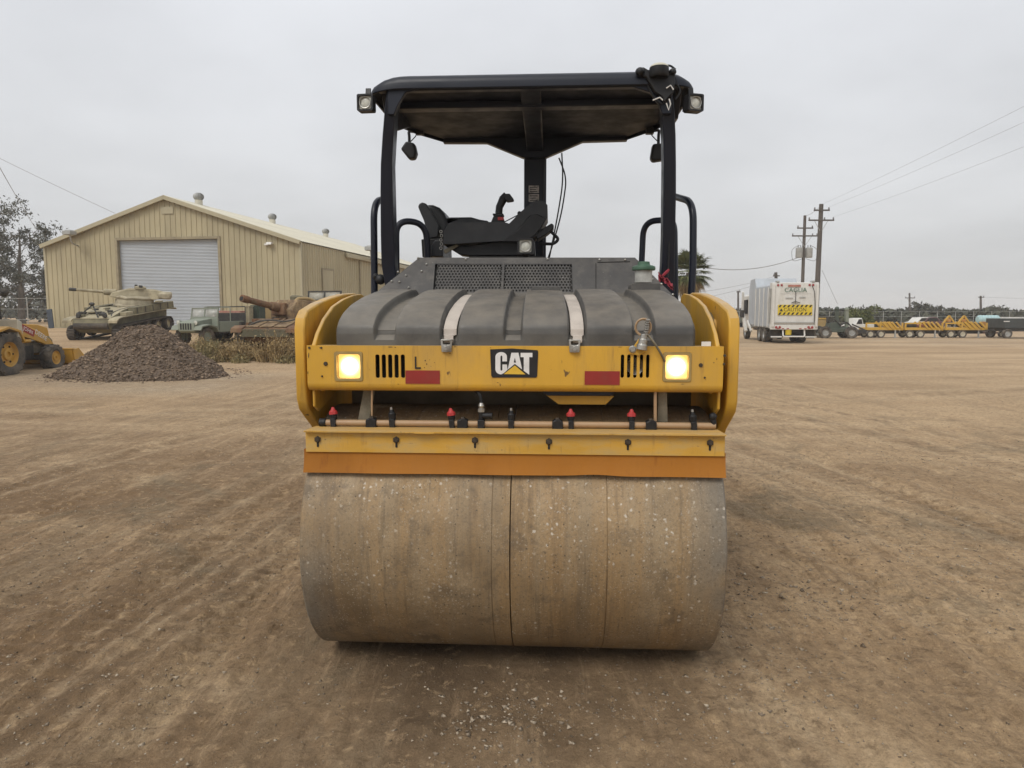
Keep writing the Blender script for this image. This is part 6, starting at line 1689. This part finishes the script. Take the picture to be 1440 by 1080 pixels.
liv = np.concatenate([frond(e_, a + rgen.uniform(-.3, .3), 1.42 * rgen.uniform(.85, 1.1)) for e_ in (1.25, .95, .65, .35, .05, -.25, -.5) for a in np.linspace(0, 5.75, 9)]).reshape(-1, 3)
c = bpy.data.objects.new('crown', raw_mesh('crown', liv, np.arange(len(liv)).reshape(-1, 4), M['palm'])); col.objects.link(c); c.parent = pal
ded = np.concatenate([frond(e_, a + rgen.uniform(-.3, .3), 1.25, True) for e_ in (-.75, -1.1, -1.35) for a in np.linspace(0, 5.7, 8)]).reshape(-1, 3)
c = bpy.data.objects.new('dead_fronds', raw_mesh('dead_fronds', ded, np.arange(len(ded)).reshape(-1, 4), M['dry'])); col.objects.link(c); c.parent = pal

# distant belt of orchard trees on the horizon
def belt(n, D0, D1, x0, x1, h0, h1, seed, per=110):
    rgen = np.random.default_rng(seed); C = []
    for i in range(n):
        x = x0 + (x1 - x0) * (i + rgen.uniform(-.5, .5)) / n; y = rgen.uniform(D0, D1); h = rgen.uniform(h0, h1)
        k = rgen.normal(0, 1, (per, 3)); k /= np.linalg.norm(k, axis=1, keepdims=True); k *= rgen.uniform(.3, 1, (per, 1))**.4
        C.append(np.stack([x + k[:, 0] * 2.3, y + k[:, 1] * 2.0, np.clip(h * .55 + k[:, 2] * h * .5, .1, None)], -1))
    return np.concatenate(C)
C = np.concatenate([belt(400, 128, 150, -340, 340, 1.9, 2.6, 1), belt(160, 175, 200, -340, 380, 2.5, 3.3, 2, 90), belt(150, 92, 104, 16, 150, 1.55, 2.15, 5, 150), belt(60, 92, 104, -60, 36, 1.4, 1.9, 6, 130)])
V, F = leaf_cloud(C, .55, np.random.default_rng(3), 0, .55)
o = bpy.data.objects.new('treeline', raw_mesh('treeline', V, F, M['far'])); col.objects.link(o); tag(o, 'low dark belt of orchard trees along the horizon', 'trees', kind='stuff')
for px, top, seed, lab, sp in ((1303, 426.5, 1, 'far tree rising tallest over the orchard belt', 2.6), (1287, 431, 2, 'far bushy tree beside the tallest one on the horizon', 2.4), (1221, 434, 3, 'small far tree standing over the green bush', 2.0), (1402, 432.5, 4, 'far tree on the horizon above the pale blue tank', 2.2)):
    D = 122; c = at(px, 440, D); H = at(px, top, D).z
    tree('far_tree', lab, 'tree', (c.x, D, 0), H * .78, sp * .8, 90 + seed, 1500, .36, M['far'], 'trees rising over the orchard belt', .15, 12, .2, 5, .8)
bD_ = 58; c = at(1208, 440, bD_)
tree('green_bush', 'round green bush behind the dark forklift', 'bush', (c.x, bD_, 0), at(1208, 438, bD_).z * 1.0, 1.35, 77, 3000, .12, M['palm'], None, .07, 14, .25, 6, .42)
# ------------------------------------------------------------------ refuse truck
M['twhite'] = mat('dirty_white_paint', (.66, .65, .61), .55, 0, .10, 1.2, (.38, .35, .29), .42, 1.2, stretch=(1, 1, .4))
M['tgrey'] = mat('grey_body_side', (.40, .43, .46), .5, 0, .1, 1.0, (.30, .31, .31), .35, 1.5, stretch=(1, 1, .3))
M['caution'] = mat('caution_yellow', (.62, .46, .03), .5, 0, .06, 4)
M['greenp'] = mat('green_print', (.05, .13, .08), .6, 0, .05, 4)
M['tail'] = mat('tail_lamp_red', (.30, .04, .04), .4, 0, .1, 5)
tD = 42.0
tl, trr = at(1086, 440, tD), at(1148.5, 440, tD)
TR = R(-7)
rt = thing('refuse_truck', 'white refuse truck with yellow caution panel on its tailgate', 'truck', ((tl.x + trr.x) / 2, tD, 0), TR)
hw = (trr.x - tl.x) / 2 / math.cos(TR)
zt2, zbt = at(1117, 397, tD).z, at(1117, 462, tD).z
for y in (2.3, 3.55): 
    for s in (-1, 1): wheel(rt, (s * (hw - .32), y, .52), .52, .29, .5, M['tyre'], M['galv'], 0, side=s, dish=.0)
for s in (-1, 1): wheel(rt, (s * (hw - .22), 7.9, .52), .52, .29, .32, M['tyre'], M['galv'], 0, side=s, dish=.0)
g = MB(); g.box(-.45, .45, .3, 9.0, .62, .95); g.build('chassis', M['greasy'], rt, .02)
g = MB(); g.box(-hw + .04, hw - .04, .55, 5.9, zbt, zt2 - .08); g.build('body', M['tgrey'], rt, .12, 3)
g = MB(); g.prism([(4.6, 1.0), (4.5, 3.5), (4.9, 4.05), (6.3, 4.0), (6.6, 3.4), (6.5, 1.0)], 'x', -hw + .02, hw - .02); g.build('hopper', M['tgrey'], rt, .05)
for k_ in range(4):
    for s in (-1, 1):
        g = MB(); y = .95 + 1.15 * k_; g.box(s * (hw - .04), s * (hw + .015), y, y + .10, zbt + .05, zt2 - .25); g.build('body_rib', M['twhite'], rt, .01)
# tailgate
g = MB(); g.prism([(.0, zbt + .02), (-.06, 1.9), (.0, zt2 - .02), (.12, zt2), (.54, zt2), (.54, zbt)], 'x', -hw, hw); tg = g.build('tailgate', M['twhite'], rt, .04)
g = MB(); g.box(-hw - .02, hw + .02, -.05, .16, zbt - .06, zbt + .20); g.build('tail_sill', M['twhite'], rt, .02)
g = MB(); g.box(-hw + .12, hw - .12, -.115, -.065, zbt + .32, zbt + .38); g.build('gate_seam', M['galv'], tg)
for s in (-1, 1):
    for d in (.18, .38):
        g = MB(); g.lathe([(0, -.04), (.07, -.035), (.08, 0)], (s * (hw - .32 - d + .2), -.05, zbt + .07), 'y', 12); g.build('tail_lamp', M['tail'], rt)
        g = MB(); g.lathe([(0, -.04), (.06, -.035), (.07, 0)], (s * (hw - .30 - d + .15), -.02, zt2 - .16), 'y', 12); g.build('marker_lamp', M['tail'], rt)
g = MB(); g.box(-.42, .28, -.06, -.02, zt2 - .26, zt2 - .14); g.build('red_decal', M['pink'], tg)
def face(o, zc): return -.004 - .062 * max(0, 1 - abs(zc - 1.9) / 1.7)
text('CAGLIA', .36, 'lettering', M['greenp'], tg, Matrix.Translation((0, -.075, at(1117, 408, tD).z)) @ FACE_MY, .003, 1.0)
for xx, ww, zz in ((-.35, .42, 419), (.40, .36, 418)):
    g = MB(); z_ = at(1117, zz, tD).z; g.box(xx - ww / 2, xx + ww / 2, -.082, -.076, z_ - .035, z_ + .02); g.build('print_line', M['galv'], tg)
g = MB(); z_ = at(1117, 412.5, tD).z; g.box(-hw + .45, hw - .45, -.078, -.074, z_ - .012, z_); g.build('print_line', M['galv'], tg)
g = MB(); g.bar((0.0, -.10, at(1117, 409, tD).z), (0, -.12, at(1117, 427, tD).z), .03, .03); g.bar((-.22, -.12, at(1117, 426, tD).z), (0.0, -.12, at(1117, 424, tD).z), .04, .04); g.bar((.26, -.12, at(1117, 426, tD).z), (0.0, -.12, at(1117, 424, tD).z), .04, .04); g.build('gate_latch', M['darkg'], tg)
# caution board: yellow sheet with black slanted bars and letters
zc0, zc1 = at(1117, 443, tD).z, at(1117, 428.5, tD).z; bw = .97
cb_ = MB(); cb_.box(-bw, bw, -.098, -.072, zc0, zc1); cbo = cb_.build('caution_panel', M['caution'], tg)
bh = (zc1 - zc0); sh = bh * .23
for z_ in (zc0 + .015, zc1 - sh - .015):
    for k_ in range(8):
        x_ = -bw + .02 + k_ * .245; v = [(x_, z_), (x_ + .11, z_), (x_ + .20, z_ + sh), (x_ + .09, z_ + sh)]
        if x_ + .2 > bw: continue
        g = MB(); g.prism(v, 'y', -.1005, -.0985); g.build('stripe', M['decal_black'], cbo)
text('CAUTION', .30, 'lettering', M['decal_black'], cbo, Matrix.Translation((.0, -.1005, (zc0 + zc1) / 2)) @ FACE_MY, .0015, .95)
g = MB(); zc = (zc0 + zc1) / 2; g.prism([(-.88, zc - .09), (-.68, zc - .09), (-.78, zc + .10)], 'y', -.1005, -.0985); g.build('warning_triangle', M['decal_black'], cbo)
for s in (-1, 1):
    g = MB(); g.box(s * (hw - .16), s * (hw - .02), -.13, -.02, zbt + .1, zt2 - .1); g.build('gate_post', M['twhite'], tg, .02)
    g = MB(); g.cyl((s * (hw + .06), .30, zbt + .3), (s * (hw + .06), .18, zt2 - .35), .06, n=10); g.build('gate_ram', M['galv'], tg)
    g = MB(); g.box(s * (hw - .40), s * (hw - .24), -.04, .4, zt2, zt2 + .10); g.build('hinge_block', M['galv'], tg, .01)
    for k_ in range(3):
        g = MB(); x_ = s * (.35 + .28 * k_); g.box(x_ - .07, x_ + .07, -.054, -.0505, zbt - .03, zbt + .02); g.build('reflective_tape', M['tail'], tg)
g = MB(); g.tube(bend([(.9, -.09, zt2 - .2), (1.05, -.10, zt2 - .5), (hw - .2, -.10, 2.2), (hw - .22, -.10, zbt + .3)], .2), .02, 6); g.build('hydraulic_hose', M['greasy'], tg)
# underrun guard, mud flaps, bucket
g = MB(); g.tube(bend([(-.60, .1, zbt - .05), (-.60, -.02, .42), (.62, -.02, .42), (.62, .1, zbt - .05)], .1), .045, 8); g.build('underrun_bar', M['twhite'], rt)
for s in (-1, 1):
    g = MB(); g.box(s * .66, s * (hw - .03), .42, .45, .30, zbt - .06); g.build('mud_flap', M['greasy'], rt)
    g = MB(); g.box(s * .66, s * (hw - .02), -.02, .04, .36, .44); g.build('bumper', M['twhite'], rt, .01)
g = MB(); g.lathe([(.10, .50), (.17, .52), (.19, .80), (.20, .82), (0, .82)], (-.28, .12, 0), 'z', 14); g.build('hanging_bucket', M['caution'], rt)
g = MB(); g.box(-.62, .62, .40, .43, .40, zbt - .06); g.build('rear_panel', M['dark'], rt)
# side loader arm, cab, mirror
g = MB(); g.box(-hw + .1, hw - .1, 7.0, 9.0, .75, 3.05); g.build('cab', M['twhite'], rt, .12)
g = MB(); g.box(-hw - .01, -hw + .085, 7.2, 8.2, 1.75, 2.7); g.build('cab_window', M['dark'], rt)
g = MB(); g.bar((-hw - .10, 6.6, .55), (-hw - .25, 7.3, 1.9), .16, .22); g.bar((-hw - .25, 7.3, 1.9), (-hw - .30, 7.0, 3.25), .16, .2); g.build('lift_arm', M['twhite'], rt, .02)
g = MB(); g.box(-hw - .42, -hw - .2, 6.9, 7.2, 1.5, 2.0); g.build('grabber', M['greasy'], rt, .03)
g = MB(); g.bar((-hw - .05, 5.2, .6), (-hw - .12, 6.2, 1.25), .10, .16); g.build('side_strut', M['twhite'], rt, .01)

# ------------------------------------------------------------------ power poles and lines
M['pole'] = mat('weathered_pole', (.095, .080, .068), .9, 0, .25, 2, (.06, .05, .042), .4, 1.5, stretch=(1, 1, .2))
M['porc'] = mat('grey_insulator', (.20, .20, .20), .4, 0, .15, 6)
def pole(label, px_t, py_t, px_b, D, group, arms, trans=False, top_r=.14, cat='utility pole'):
    t = at(px_t, py_t, D); b = at(px_b, 470, D)
    o = thing('utility_pole', label, cat, (b.x, D, 0), 0, group); lx = t.x - b.x
    g = MB(); g.tube([(0, 0, -.3), (lx, 0, t.z)], [top_r * 1.35, top_r], 14); g.build('mast', M['pole'], o)
    for zf, ln, ins in arms:
        z = at(px_t, zf, D).z; xx = lx * z / t.z
        g = MB(); g.box(xx - ln / 2, xx + ln / 2, -.20, -.09, z - .06, z + .06); ca = g.build('cross_arm', M['pole'], o, .01)
        if ln > 1.5:
            for s in (-1, 1):
                g = MB(); g.bar((xx + s * ln * .26, -.14, z - .05), (xx, -.14, z - 1.0), .04, .03); g.build('arm_brace', M['galv'], o)
        for q in ins:
            g = MB(); g.lathe([(.02, .055), (.07, .08), (.05, .12), (.075, .15), (.05, .19), (.06, .22), (0, .25)], (xx + q * ln / 2, -.145, z), 'z', 10); g.build('insulator', M['porc'], ca)
    if trans:
        z = at(px_t, 355, D).z; xx = lx * z / t.z
        for s in (-1, 1):
            g = MB(); g.lathe([(0, -.5), (.30, -.5), (.32, -.45), (.32, .38), (.26, .45), (0, .47)], (xx + s * .46, -.1, z), 'z', 18); tr_ = g.build('transformer', M['galv'], o)
            for q in (-.12, .12):
                g = MB(); g.lathe([(.04, .45), (.06, .5), (.035, .55), (.05, .6), (.02, .68)], (xx + s * .46 + q, -.1, z), 'z', 8); g.build('bushing', M['porc'], tr_)
            g = MB(); g.tube(bend([(xx + s * .5, -.2, z + .65), (xx + s * 1.25, -.2, z + .3), (xx + s * 1.1, -.2, z - .9), (xx + s * .15, -.2, z - .6)], .4), .02, 5); g.build('jumper_wire', M['pole'], o)
    return o, t
P1, t1 = pole('tall leaning utility pole with two cross arms behind the refuse truck', 1155, 287, 1146, 60, 'utility poles', ((296, .0 + 1.3, (-.9, .9)), (310, 2.1, (-.95, .25, .95))), False, .17)
P2, t2 = pole('utility pole carrying two grey transformers behind the refuse truck', 1132, 303, 1126, 68, 'utility poles', ((321, 1.5, (-.9, .9)), (332, 2.4, (-.95, .6, .95))), True, .13)
P3, _ = pole('thin far utility pole with one cross arm over the orchard belt', 1279, 412, 1279, 118, 'utility poles', ((419, 1.6, (-.9, .9)),), False, .13)
P4, _ = pole('far utility pole with short arm above the yellow trailers', 1379, 416, 1379, 108, 'utility poles', ((418, .9, (.8,)),), False, .14)
P5, _ = pole('short dark pole top rising over the refuse truck roof', 1091, 383, 1094, 78, 'utility poles', ((388, .7, (-.8,)),), False, .16)
P6, _ = pole('thin distant pole between the roller and the refuse truck', 1038, 409, 1038, 92, 'utility poles', ((410.5, .5, (.6,)),), False, .11)
# pole out of the picture that carries the near ends of the lines
q1 = thing('utility_pole', 'utility pole at the yard\'s edge that carries the lines overhead', 'utility pole', (19.6, 6.0, 0), 0, 'utility poles')
g = MB(); g.tube([(0, 0, -.3), (0, 0, 11.6)], [.21, .16], 14); g.build('mast', M['pole'], q1)
g = MB(); g.box(-1.1, 1.1, -.1, .1, 10.75, 10.87); g.build('cross_arm', M['pole'], q1, .01)
M['wire'] = mat('dull_wire', (.30, .30, .30), .6, .2, .1, 2)
def wire(a, b, sag, r, label, n=24):
    a, b = Vector(a), Vector(b)
    pts = [a.lerp(b, k / n) - Vector((0, 0, 4 * sag * (k / n) * (1 - k / n))) for k in range(n + 1)]
    g = MB(); g.tube(pts, r, 5); o = g.build('power_line', M['wire'], None); return tag(o, label, 'power line', 'overhead lines')
z1 = at(1155, 296, 60).z; z2 = at(1155, 310, 60).z
wire((t1.x - .0, 60, t1.z - .05), (19.6, 6, 11.55), .30, .006, 'upper of the paired lines running from the leaning pole to the sky corner')
wire((t1.x + .55, 60, z1 + .25), (20.4, 6, 11.1), .35, .006, 'lower of the paired lines running from the leaning pole overhead')
wire((t1.x + .9, 60, z2 + .25), (20.6, 6, 10.1), .45, .006, 'lowest separate line from the leaning pole\'s wide cross arm')
wire((t1.x, 60, t1.z - .1), (t2.x, 68, t2.z - .05), .15, .014, 'short line joining the two tall utility poles')
def wpx(p0, D0, p1, D1, sag, r, label): wire(at(*p0, D0), at(*p1, D1), sag, r, label)
P7, _ = pole('service pole standing hidden behind the roller\'s roof post', 941, 356, 941, 62, 'utility poles', ((360, .8, (-.8, .8)),), False, .11)
wpx((1128, 360), 68, (941, 364), 62, 1.1, .035, 'thick sagging cable from the transformer pole to the palm')
wpx((1091, 388), 78, (941, 415), 62, .3, .016, 'upper thin line falling from the short pole towards the palm')
wpx((1091, 391), 78, (941, 427), 62, .3, .016, 'lower thin line falling from the short pole towards the palm')
wpx((1379, 418), 108, (1620, 418), 100, .2, .015, 'faint far line running from the short-armed pole')
wpx((-260, 88), 48, (162, 300), 44.2, .2, .016, 'long line coming down to the shed gable')
wpx((-8, 222), 30, (56, 330), 61, .1, .014, 'steep short line over the gum trees')
wpx((1156, 380), 60, (1178, 428), 58, .0, .02, 'thin guy wire slanting down beside the dark forklift')

# ------------------------------------------------------------------ machines parked along the far side
M['tyel'] = mat('trailer_yellow', (.58, .34, .04), .6, 0, .15, 1.5, (.30, .20, .08), .45, 1.5)
M['orange'] = mat('trailer_orange', (.42, .20, .05), .6, 0, .2, 1.5)
M['cream'] = mat('wheel_cream', (.48, .44, .34), .6, 0, .15, 4)
M['blue'] = mat('pale_blue_tank', (.36, .52, .53), .5, 0, .12, 1.5, (.28, .40, .42), .4, 2)
FD = 52.0
def dolly(px0, px1, label, aframe=False, D=FD, base=475):
    a, b = at(px0, 460, D), at(px1, 460, D); Lx = b.x - a.x; k = Lx / 3.0
    o = thing('yellow_trailer', label, 'trailer', (a.x, D, 0), R(-4), 'yellow trailers parked in a row')
    zd, zh = .66, 1.10
    g = MB(); g.box(0, Lx, -.05, .05, zd - .10, zd + .08); g.box(0, Lx, 1.05, 1.15, zd - .10, zd + .08)
    for t in np.linspace(0, 1, 5): g.box(Lx * t - .05, Lx * t + .05, 0.05, 1.05, zd - .05, zd + .04)
    g.build('frame', M['tyel'], o, .01)
    for t in (0.02, .40, .98):
        g = MB(); g.box(Lx * t - .05, Lx * t + .05, -.06, .04, zd + .06, zh); g.build('stanchion', M['tyel'], o)
    g = MB(); g.box(0, Lx * .42, -.04, .02, zh - .10, zh); g.build('top_rail', M['tyel'], o)
    for t in (.45, .57, .69, .81):
        for y in (-.03, 1.1):
            g = MB(); g.bar((Lx * t, y, zh + .04), (Lx * (t + .15), y, zd + .02), .16, .11); g.build('ramp_bar', M['tyel'], o)
    for t in (.14, .42):
        for y, s in ((.02, -1), (1.08, 1)):
            w_ = wheel(o, (Lx * t, y, .29), .29, .18, .2, M['tyre'], M['cream'], 0, rz=R(90), side=1 if s > 0 else -1, dish=.4)
    g = MB(); g.bar((Lx * .80, .0, zd - .06), (Lx * .80, .0, .06), .08, .08); g.box(Lx * .80 - .12, Lx * .80 + .12, -.1, .1, .01, .05); g.build('jack_stand', M['galv'], o)
    g = MB(); g.bar((Lx, .75, zd - .02), (Lx + .5, .75, .5), .10, .10); g.build('tow_bar', M['tyel'], o)
    g = MB(); g.box(Lx * .05, Lx * .95, .25, .85, .30, .56); g.build('tool_locker', M['greasy'], o, .02)
    if aframe:
        for c in (.10, .45):
            for s in (-1, 1):
                g = MB(); g.bar((Lx * (c + s * .13), .1, zh - .02), (Lx * c, .1, zh + .50), .13, .10); g.build('a_frame_leg', M['tyel'], o)
            g = MB(); g.box(Lx * c - .16, Lx * c + .10, .0, .5, zh + .05, zh + .28); g.build('winch_box', M['orange'], o, .02)
    return o
dolly(1217, 1268, 'yellow equipment trailer nearest to the dark forklift')
mid_t = dolly(1272, 1324, 'yellow equipment trailer in the middle of the row, loaded with dark gear')
for x_, a_, h_, mt in ((.25, .7, .34, M['greasy']), (1.1, .5, .22, M['pink']), (1.75, .75, .28, M['rusty'])):
    g = MB(); g.box(x_, x_ + a_, .2, .9, .76, .76 + h_); g.build('stowed_box', mt, mid_t, .04)
dolly(1329, 1386, 'yellow equipment trailer carrying two peaked frames', True)
# orange low trailer
a = at(1389, 460, FD + 1.5); o = thing('orange_trailer', 'orange trailer between the peaked trailer and the dark box trailer', 'trailer', (a.x, FD + 1.5, 0), 0)
g = MB(); g.box(0, 1.3, 0, .8, .85, 1.15); g.build('body', M['orange'], o, .02)
for x_ in (.1, .45, .85, 1.2):
    g = MB(); g.bar((x_, 0, .9), (x_ + .08, 0, .30), .07, .07); g.build('leg', M['orange'], o)
g = MB(); g.box(-.9, 1.3, .1, .7, .26, .36); g.build('skid', mat('dark_red_steel', (.10, .035, .03), .7, 0, .2, 2), o, .01)
for x_ in (.3, 1.0): wheel(o, (x_, -.06, .24), .24, .14, .15, M['tyre'], M['cream'], 0, rz=R(90), side=-1)
# dark box trailer at the edge
a = at(1412, 460, 50.5); o = thing('box_trailer', 'dark grey box trailer at the end of the parked row', 'trailer', (a.x, 50.5, 0), 0)
g = MB(); g.box(0, 4.2, 0, 2.0, .72, 1.42); g.build('body', mat('charcoal_box', (.045, .05, .048), .6, 0, .15, 1), o, .03)
g = MB(); g.box(0.1, 4.2, .1, 1.9, .50, .72); g.build('chassis', M['greasy'], o)
for x_ in (.32, 3.2):
    for y_, s in ((.12, -1), (1.88, 1)): wheel(o, (x_, y_, .34), .34, .2, .22, M['tyre'], M['galv'], 0, rz=R(90), side=s)
g = MB(); g.bar((0, 1.0, .6), (-1.1, 1.0, .5), .08, .08); g.build('tow_bar', M['greasy'], o)
g = MB(); g.box(-.05, .35, -.03, .02, 1.18, 1.24); g.build('marker_board', M['white'], o)
# pale blue tank trailer
a = at(1378, 450, 66); b_ = at(1408.5, 450, 66); o = thing('water_tank_trailer', 'pale blue cylindrical tank on a trailer behind the yellow trailers', 'tank trailer', (a.x, 66, 0), 0)
Lx = b_.x - a.x; zc = at(1393, 449.5, 66).z; rad = .40
g = MB(); prf = [(0, 0), (rad * .7, .02), (rad, .14)]
for k_ in range(6): prf += [(rad, .14 + (Lx - .28) * (k_ + .4) / 6), (rad * 1.05, .14 + (Lx - .28) * (k_ + .5) / 6), (rad, .14 + (Lx - .28) * (k_ + .6) / 6)]
prf += [(rad, Lx - .14), (rad * .7, Lx - .02), (0, Lx)]
g.lathe(prf, (0, .4, zc), 'x', 24); g.build('tank', M['blue'], o)
g = MB(); g.box(0, Lx, .05, .75, zc - rad - .14, zc - rad - .02); g.box(.15, .3, .1, .7, zc - rad - .02, zc - rad * .7); g.box(Lx - .3, Lx - .15, .1, .7, zc - rad - .02, zc - rad * .7); g.build('frame', M['greasy'], o)
for x_ in (.6, 1.35):
    for y_, s in ((.05, -1), (.75, 1)): wheel(o, (x_, y_, .32), .32, .2, .2, M['tyre'], M['galv'], 0, rz=R(90), side=s)
a = at(1409, 449, 72); o = thing('white_trailer', 'long low white trailer behind the dark box trailer', 'trailer', (a.x, 72, 0), 0)
g = MB(); g.box(0, 6, 0, 2.2, .8, at(1420, 446.5, 72).z); g.build('body', M['twhite'], o, .05)
g = MB(); g.box(.2, 5.8, .2, 2.0, .55, .8); g.build('chassis', M['greasy'], o)
for x_ in (1.5, 4.5):
    for y_, s in ((.15, -1), (2.05, 1)): wheel(o, (x_, y_, .4), .4, .24, .24, M['tyre'], M['galv'], 0, rz=R(90), side=s)

# rough-terrain forklift, dark
a = at(1153, 470, 51); fk = thing('rough_terrain_forklift', 'dark green rough terrain forklift with two upright masts beside the refuse truck', 'forklift', (a.x, 51, 0), R(-6))
for x_ in (.35, 2.15):
    for y_, s in ((0, -1), (1.5, 1)): wheel(fk, (x_, y_, .42), .42, .23, .34, M['tyre'], M['galv'], 12, rz=R(90), side=s)
M['fgreen'] = mat('dark_green_machine', (.055, .072, .055), .6, 0, .25, 2, (.08, .08, .06), .4, 2)
g = MB(); g.box(.3, 2.4, .25, 1.25, .42, .72); g.prism([(.7, .72), (.75, 1.1), (1.25, 1.15), (1.5, .8), (2.3, .78), (2.45, .5)], 'y', .3, 1.2); g.build('chassis', M['fgreen'], fk, .03)
for x_, h_, mt in ((1.32, 2.1, M['fgreen']), (2.0, 2.05, M['jeep'])):
    g = MB(); g.bar((x_, .5, .7), (x_ - .06, .5, h_), .22, .22); g.bar((x_ + .05, .9, .7), (x_ - .02, .9, h_ - .1), .12, .12); g.ball((x_ - .06, .5, h_), .17, 10, 6); g.build('mast', mt, fk, .02)
g = MB(); g.tube(bend([(.9, .4, 1.0), (1.1, .3, 1.35), (1.5, .3, .9), (1.9, .35, 1.2), (2.3, .4, .8)], .2), .05, 8); g.build('hydraulic_hose', M['greasy'], fk)
g = MB(); g.box(2.45, 3.3, .3, 1.2, .32, .62); g.bar((2.4, .7, 1.0), (3.3, .7, .6), .1, .1); g.build('counterweight', M['greasy'], fk, .03)
g = MB(); g.box(.72, 1.1, .5, 1.0, 1.1, 1.18); g.box(.70, .78, .5, 1.0, 1.15, 1.55); g.build('driver_seat', M['greasy'], fk, .02)
# tan water tank between truck and forklift
a = at(1147, 452, 53); b_ = at(1165, 452, 53); o = thing('tan_skip', 'tan steel skip between the refuse truck and the forklift', 'skip', (a.x, 53, 0), 0)
wS = b_.x - a.x; zt_ = at(1155, 447.5, 53).z
g = MB(); g.prism([(-.1, .12), (wS - .22, .12), (wS, zt_), (-.1, zt_)], 'y', 0, 1.6, ); g.build('body', mat('tan_steel', (.42, .29, .12), .6, 0, .15, 1.5), o, .03)
g = MB(); g.box(-.14, wS + .04, -.04, 1.64, zt_ - .08, zt_ + .02); g.build('rim', M['tyel'], o, .01)
for x_ in (.05, wS - .4):
    g = MB(); g.box(x_, x_ + .12, .05, 1.55, 0, .12); g.build('skid', M['greasy'], o)
# white pickup behind
a = at(1196, 452, 56); pk = thing('white_pickup', 'small white pickup behind the dark forklift', 'pickup', (a.x, 56, 0), 0)
g = MB(); g.prism([(0, .35), (0, .85), (.35, .92), (.6, 1.38), (.9, 1.42), (1.05, .92), (1.9, .92), (1.9, .38)], 'y', 0, 1.6); g.build('body', M['twhite'], pk, .05)
g = MB(); g.prism([(.48, .95), (.64, 1.30), (.86, 1.33), (.95, .95)], 'y', -.012, -.002); g.build('side_window', M['dark'], pk)
for x_ in (.38, 1.5):
    for y_, s in ((.08, -1), (1.52, 1)): wheel(pk, (x_, y_, .28), .28, .17, .2, M['tyre'], M['galv'], 0, rz=R(90), side=s)
# parked cars far behind the trailers
for px, mt, lab in ((1283, M['twhite'], 'white car far behind the middle yellow trailer'), (1293, mat('dull_maroon', (.10, .045, .05), .5, 0, .1, 2), 'maroon car far behind the middle yellow trailer')):
    a = at(px, 455, 78); o = thing('parked_car', lab, 'car', (a.x, 78, 0), R(4), 'cars behind the trailers')
    g = MB(); g.prism([(0, .35), (-.02, .75), (.5, .86), (.95, 1.32), (2.0, 1.34), (2.5, .92), (3.0, .84), (3.02, .38)], 'y', 0, 1.6); g.build('body', mt, o, .06)
    g = MB(); g.prism([(.75, .90), (1.02, 1.24), (1.95, 1.26), (2.25, .92)], 'y', -.012, -.002); g.build('side_window', M['dark'], o)
    for x_ in (.6, 2.4):
        for y_, s in ((.08, -1), (1.52, 1)): wheel(o, (x_, y_, .3), .3, .18, .2, M['tyre'], M['galv'], 0, rz=R(90), side=s)
# pale fence posts behind the row
fn2 = thing('post_fence', 'line of pale posts with wires behind the yellow trailers', 'fence', (0, 82, 0))
for i in range(30):
    x = 24 + 1.8 * i * 1.15; g = MB(); g.cyl((x, 0, -.1), (x, 0, 2.0), .03, n=8); g.build('post', M['galv'], fn2)
for zz in (.7, 1.4, 1.95):
    g = MB(); g.cyl((24, 0, zz), (84, 0, zz), .012, n=5); g.build('wire', M['galv'], fn2)

# ------------------------------------------------------------------ damp autumn air
hz = MB(); hz.box(-520, 520, -60, 660, -2.0, 13.5)
ho = hz.build('haze', None, None, angle=0)
hm = bpy.data.materials.new('pale_haze'); hm.use_nodes = True; t = hm.node_tree
for n_ in list(t.nodes):
    if n_.type != 'OUTPUT_MATERIAL': t.nodes.remove(n_)
pv_ = t.nodes.new('ShaderNodeVolumePrincipled'); pv_.inputs['Color'].default_value = (.92, .93, .95, 1); pv_.inputs['Density'].default_value = .0009; pv_.inputs['Anisotropy'].default_value = .2
t.links.new(pv_.outputs[0], [n_ for n_ in t.nodes if n_.type == 'OUTPUT_MATERIAL'][0].inputs['Volume'])
ho.data.materials.append(hm); tag(ho, 'thin grey haze over the whole yard', 'haze', kind='stuff')
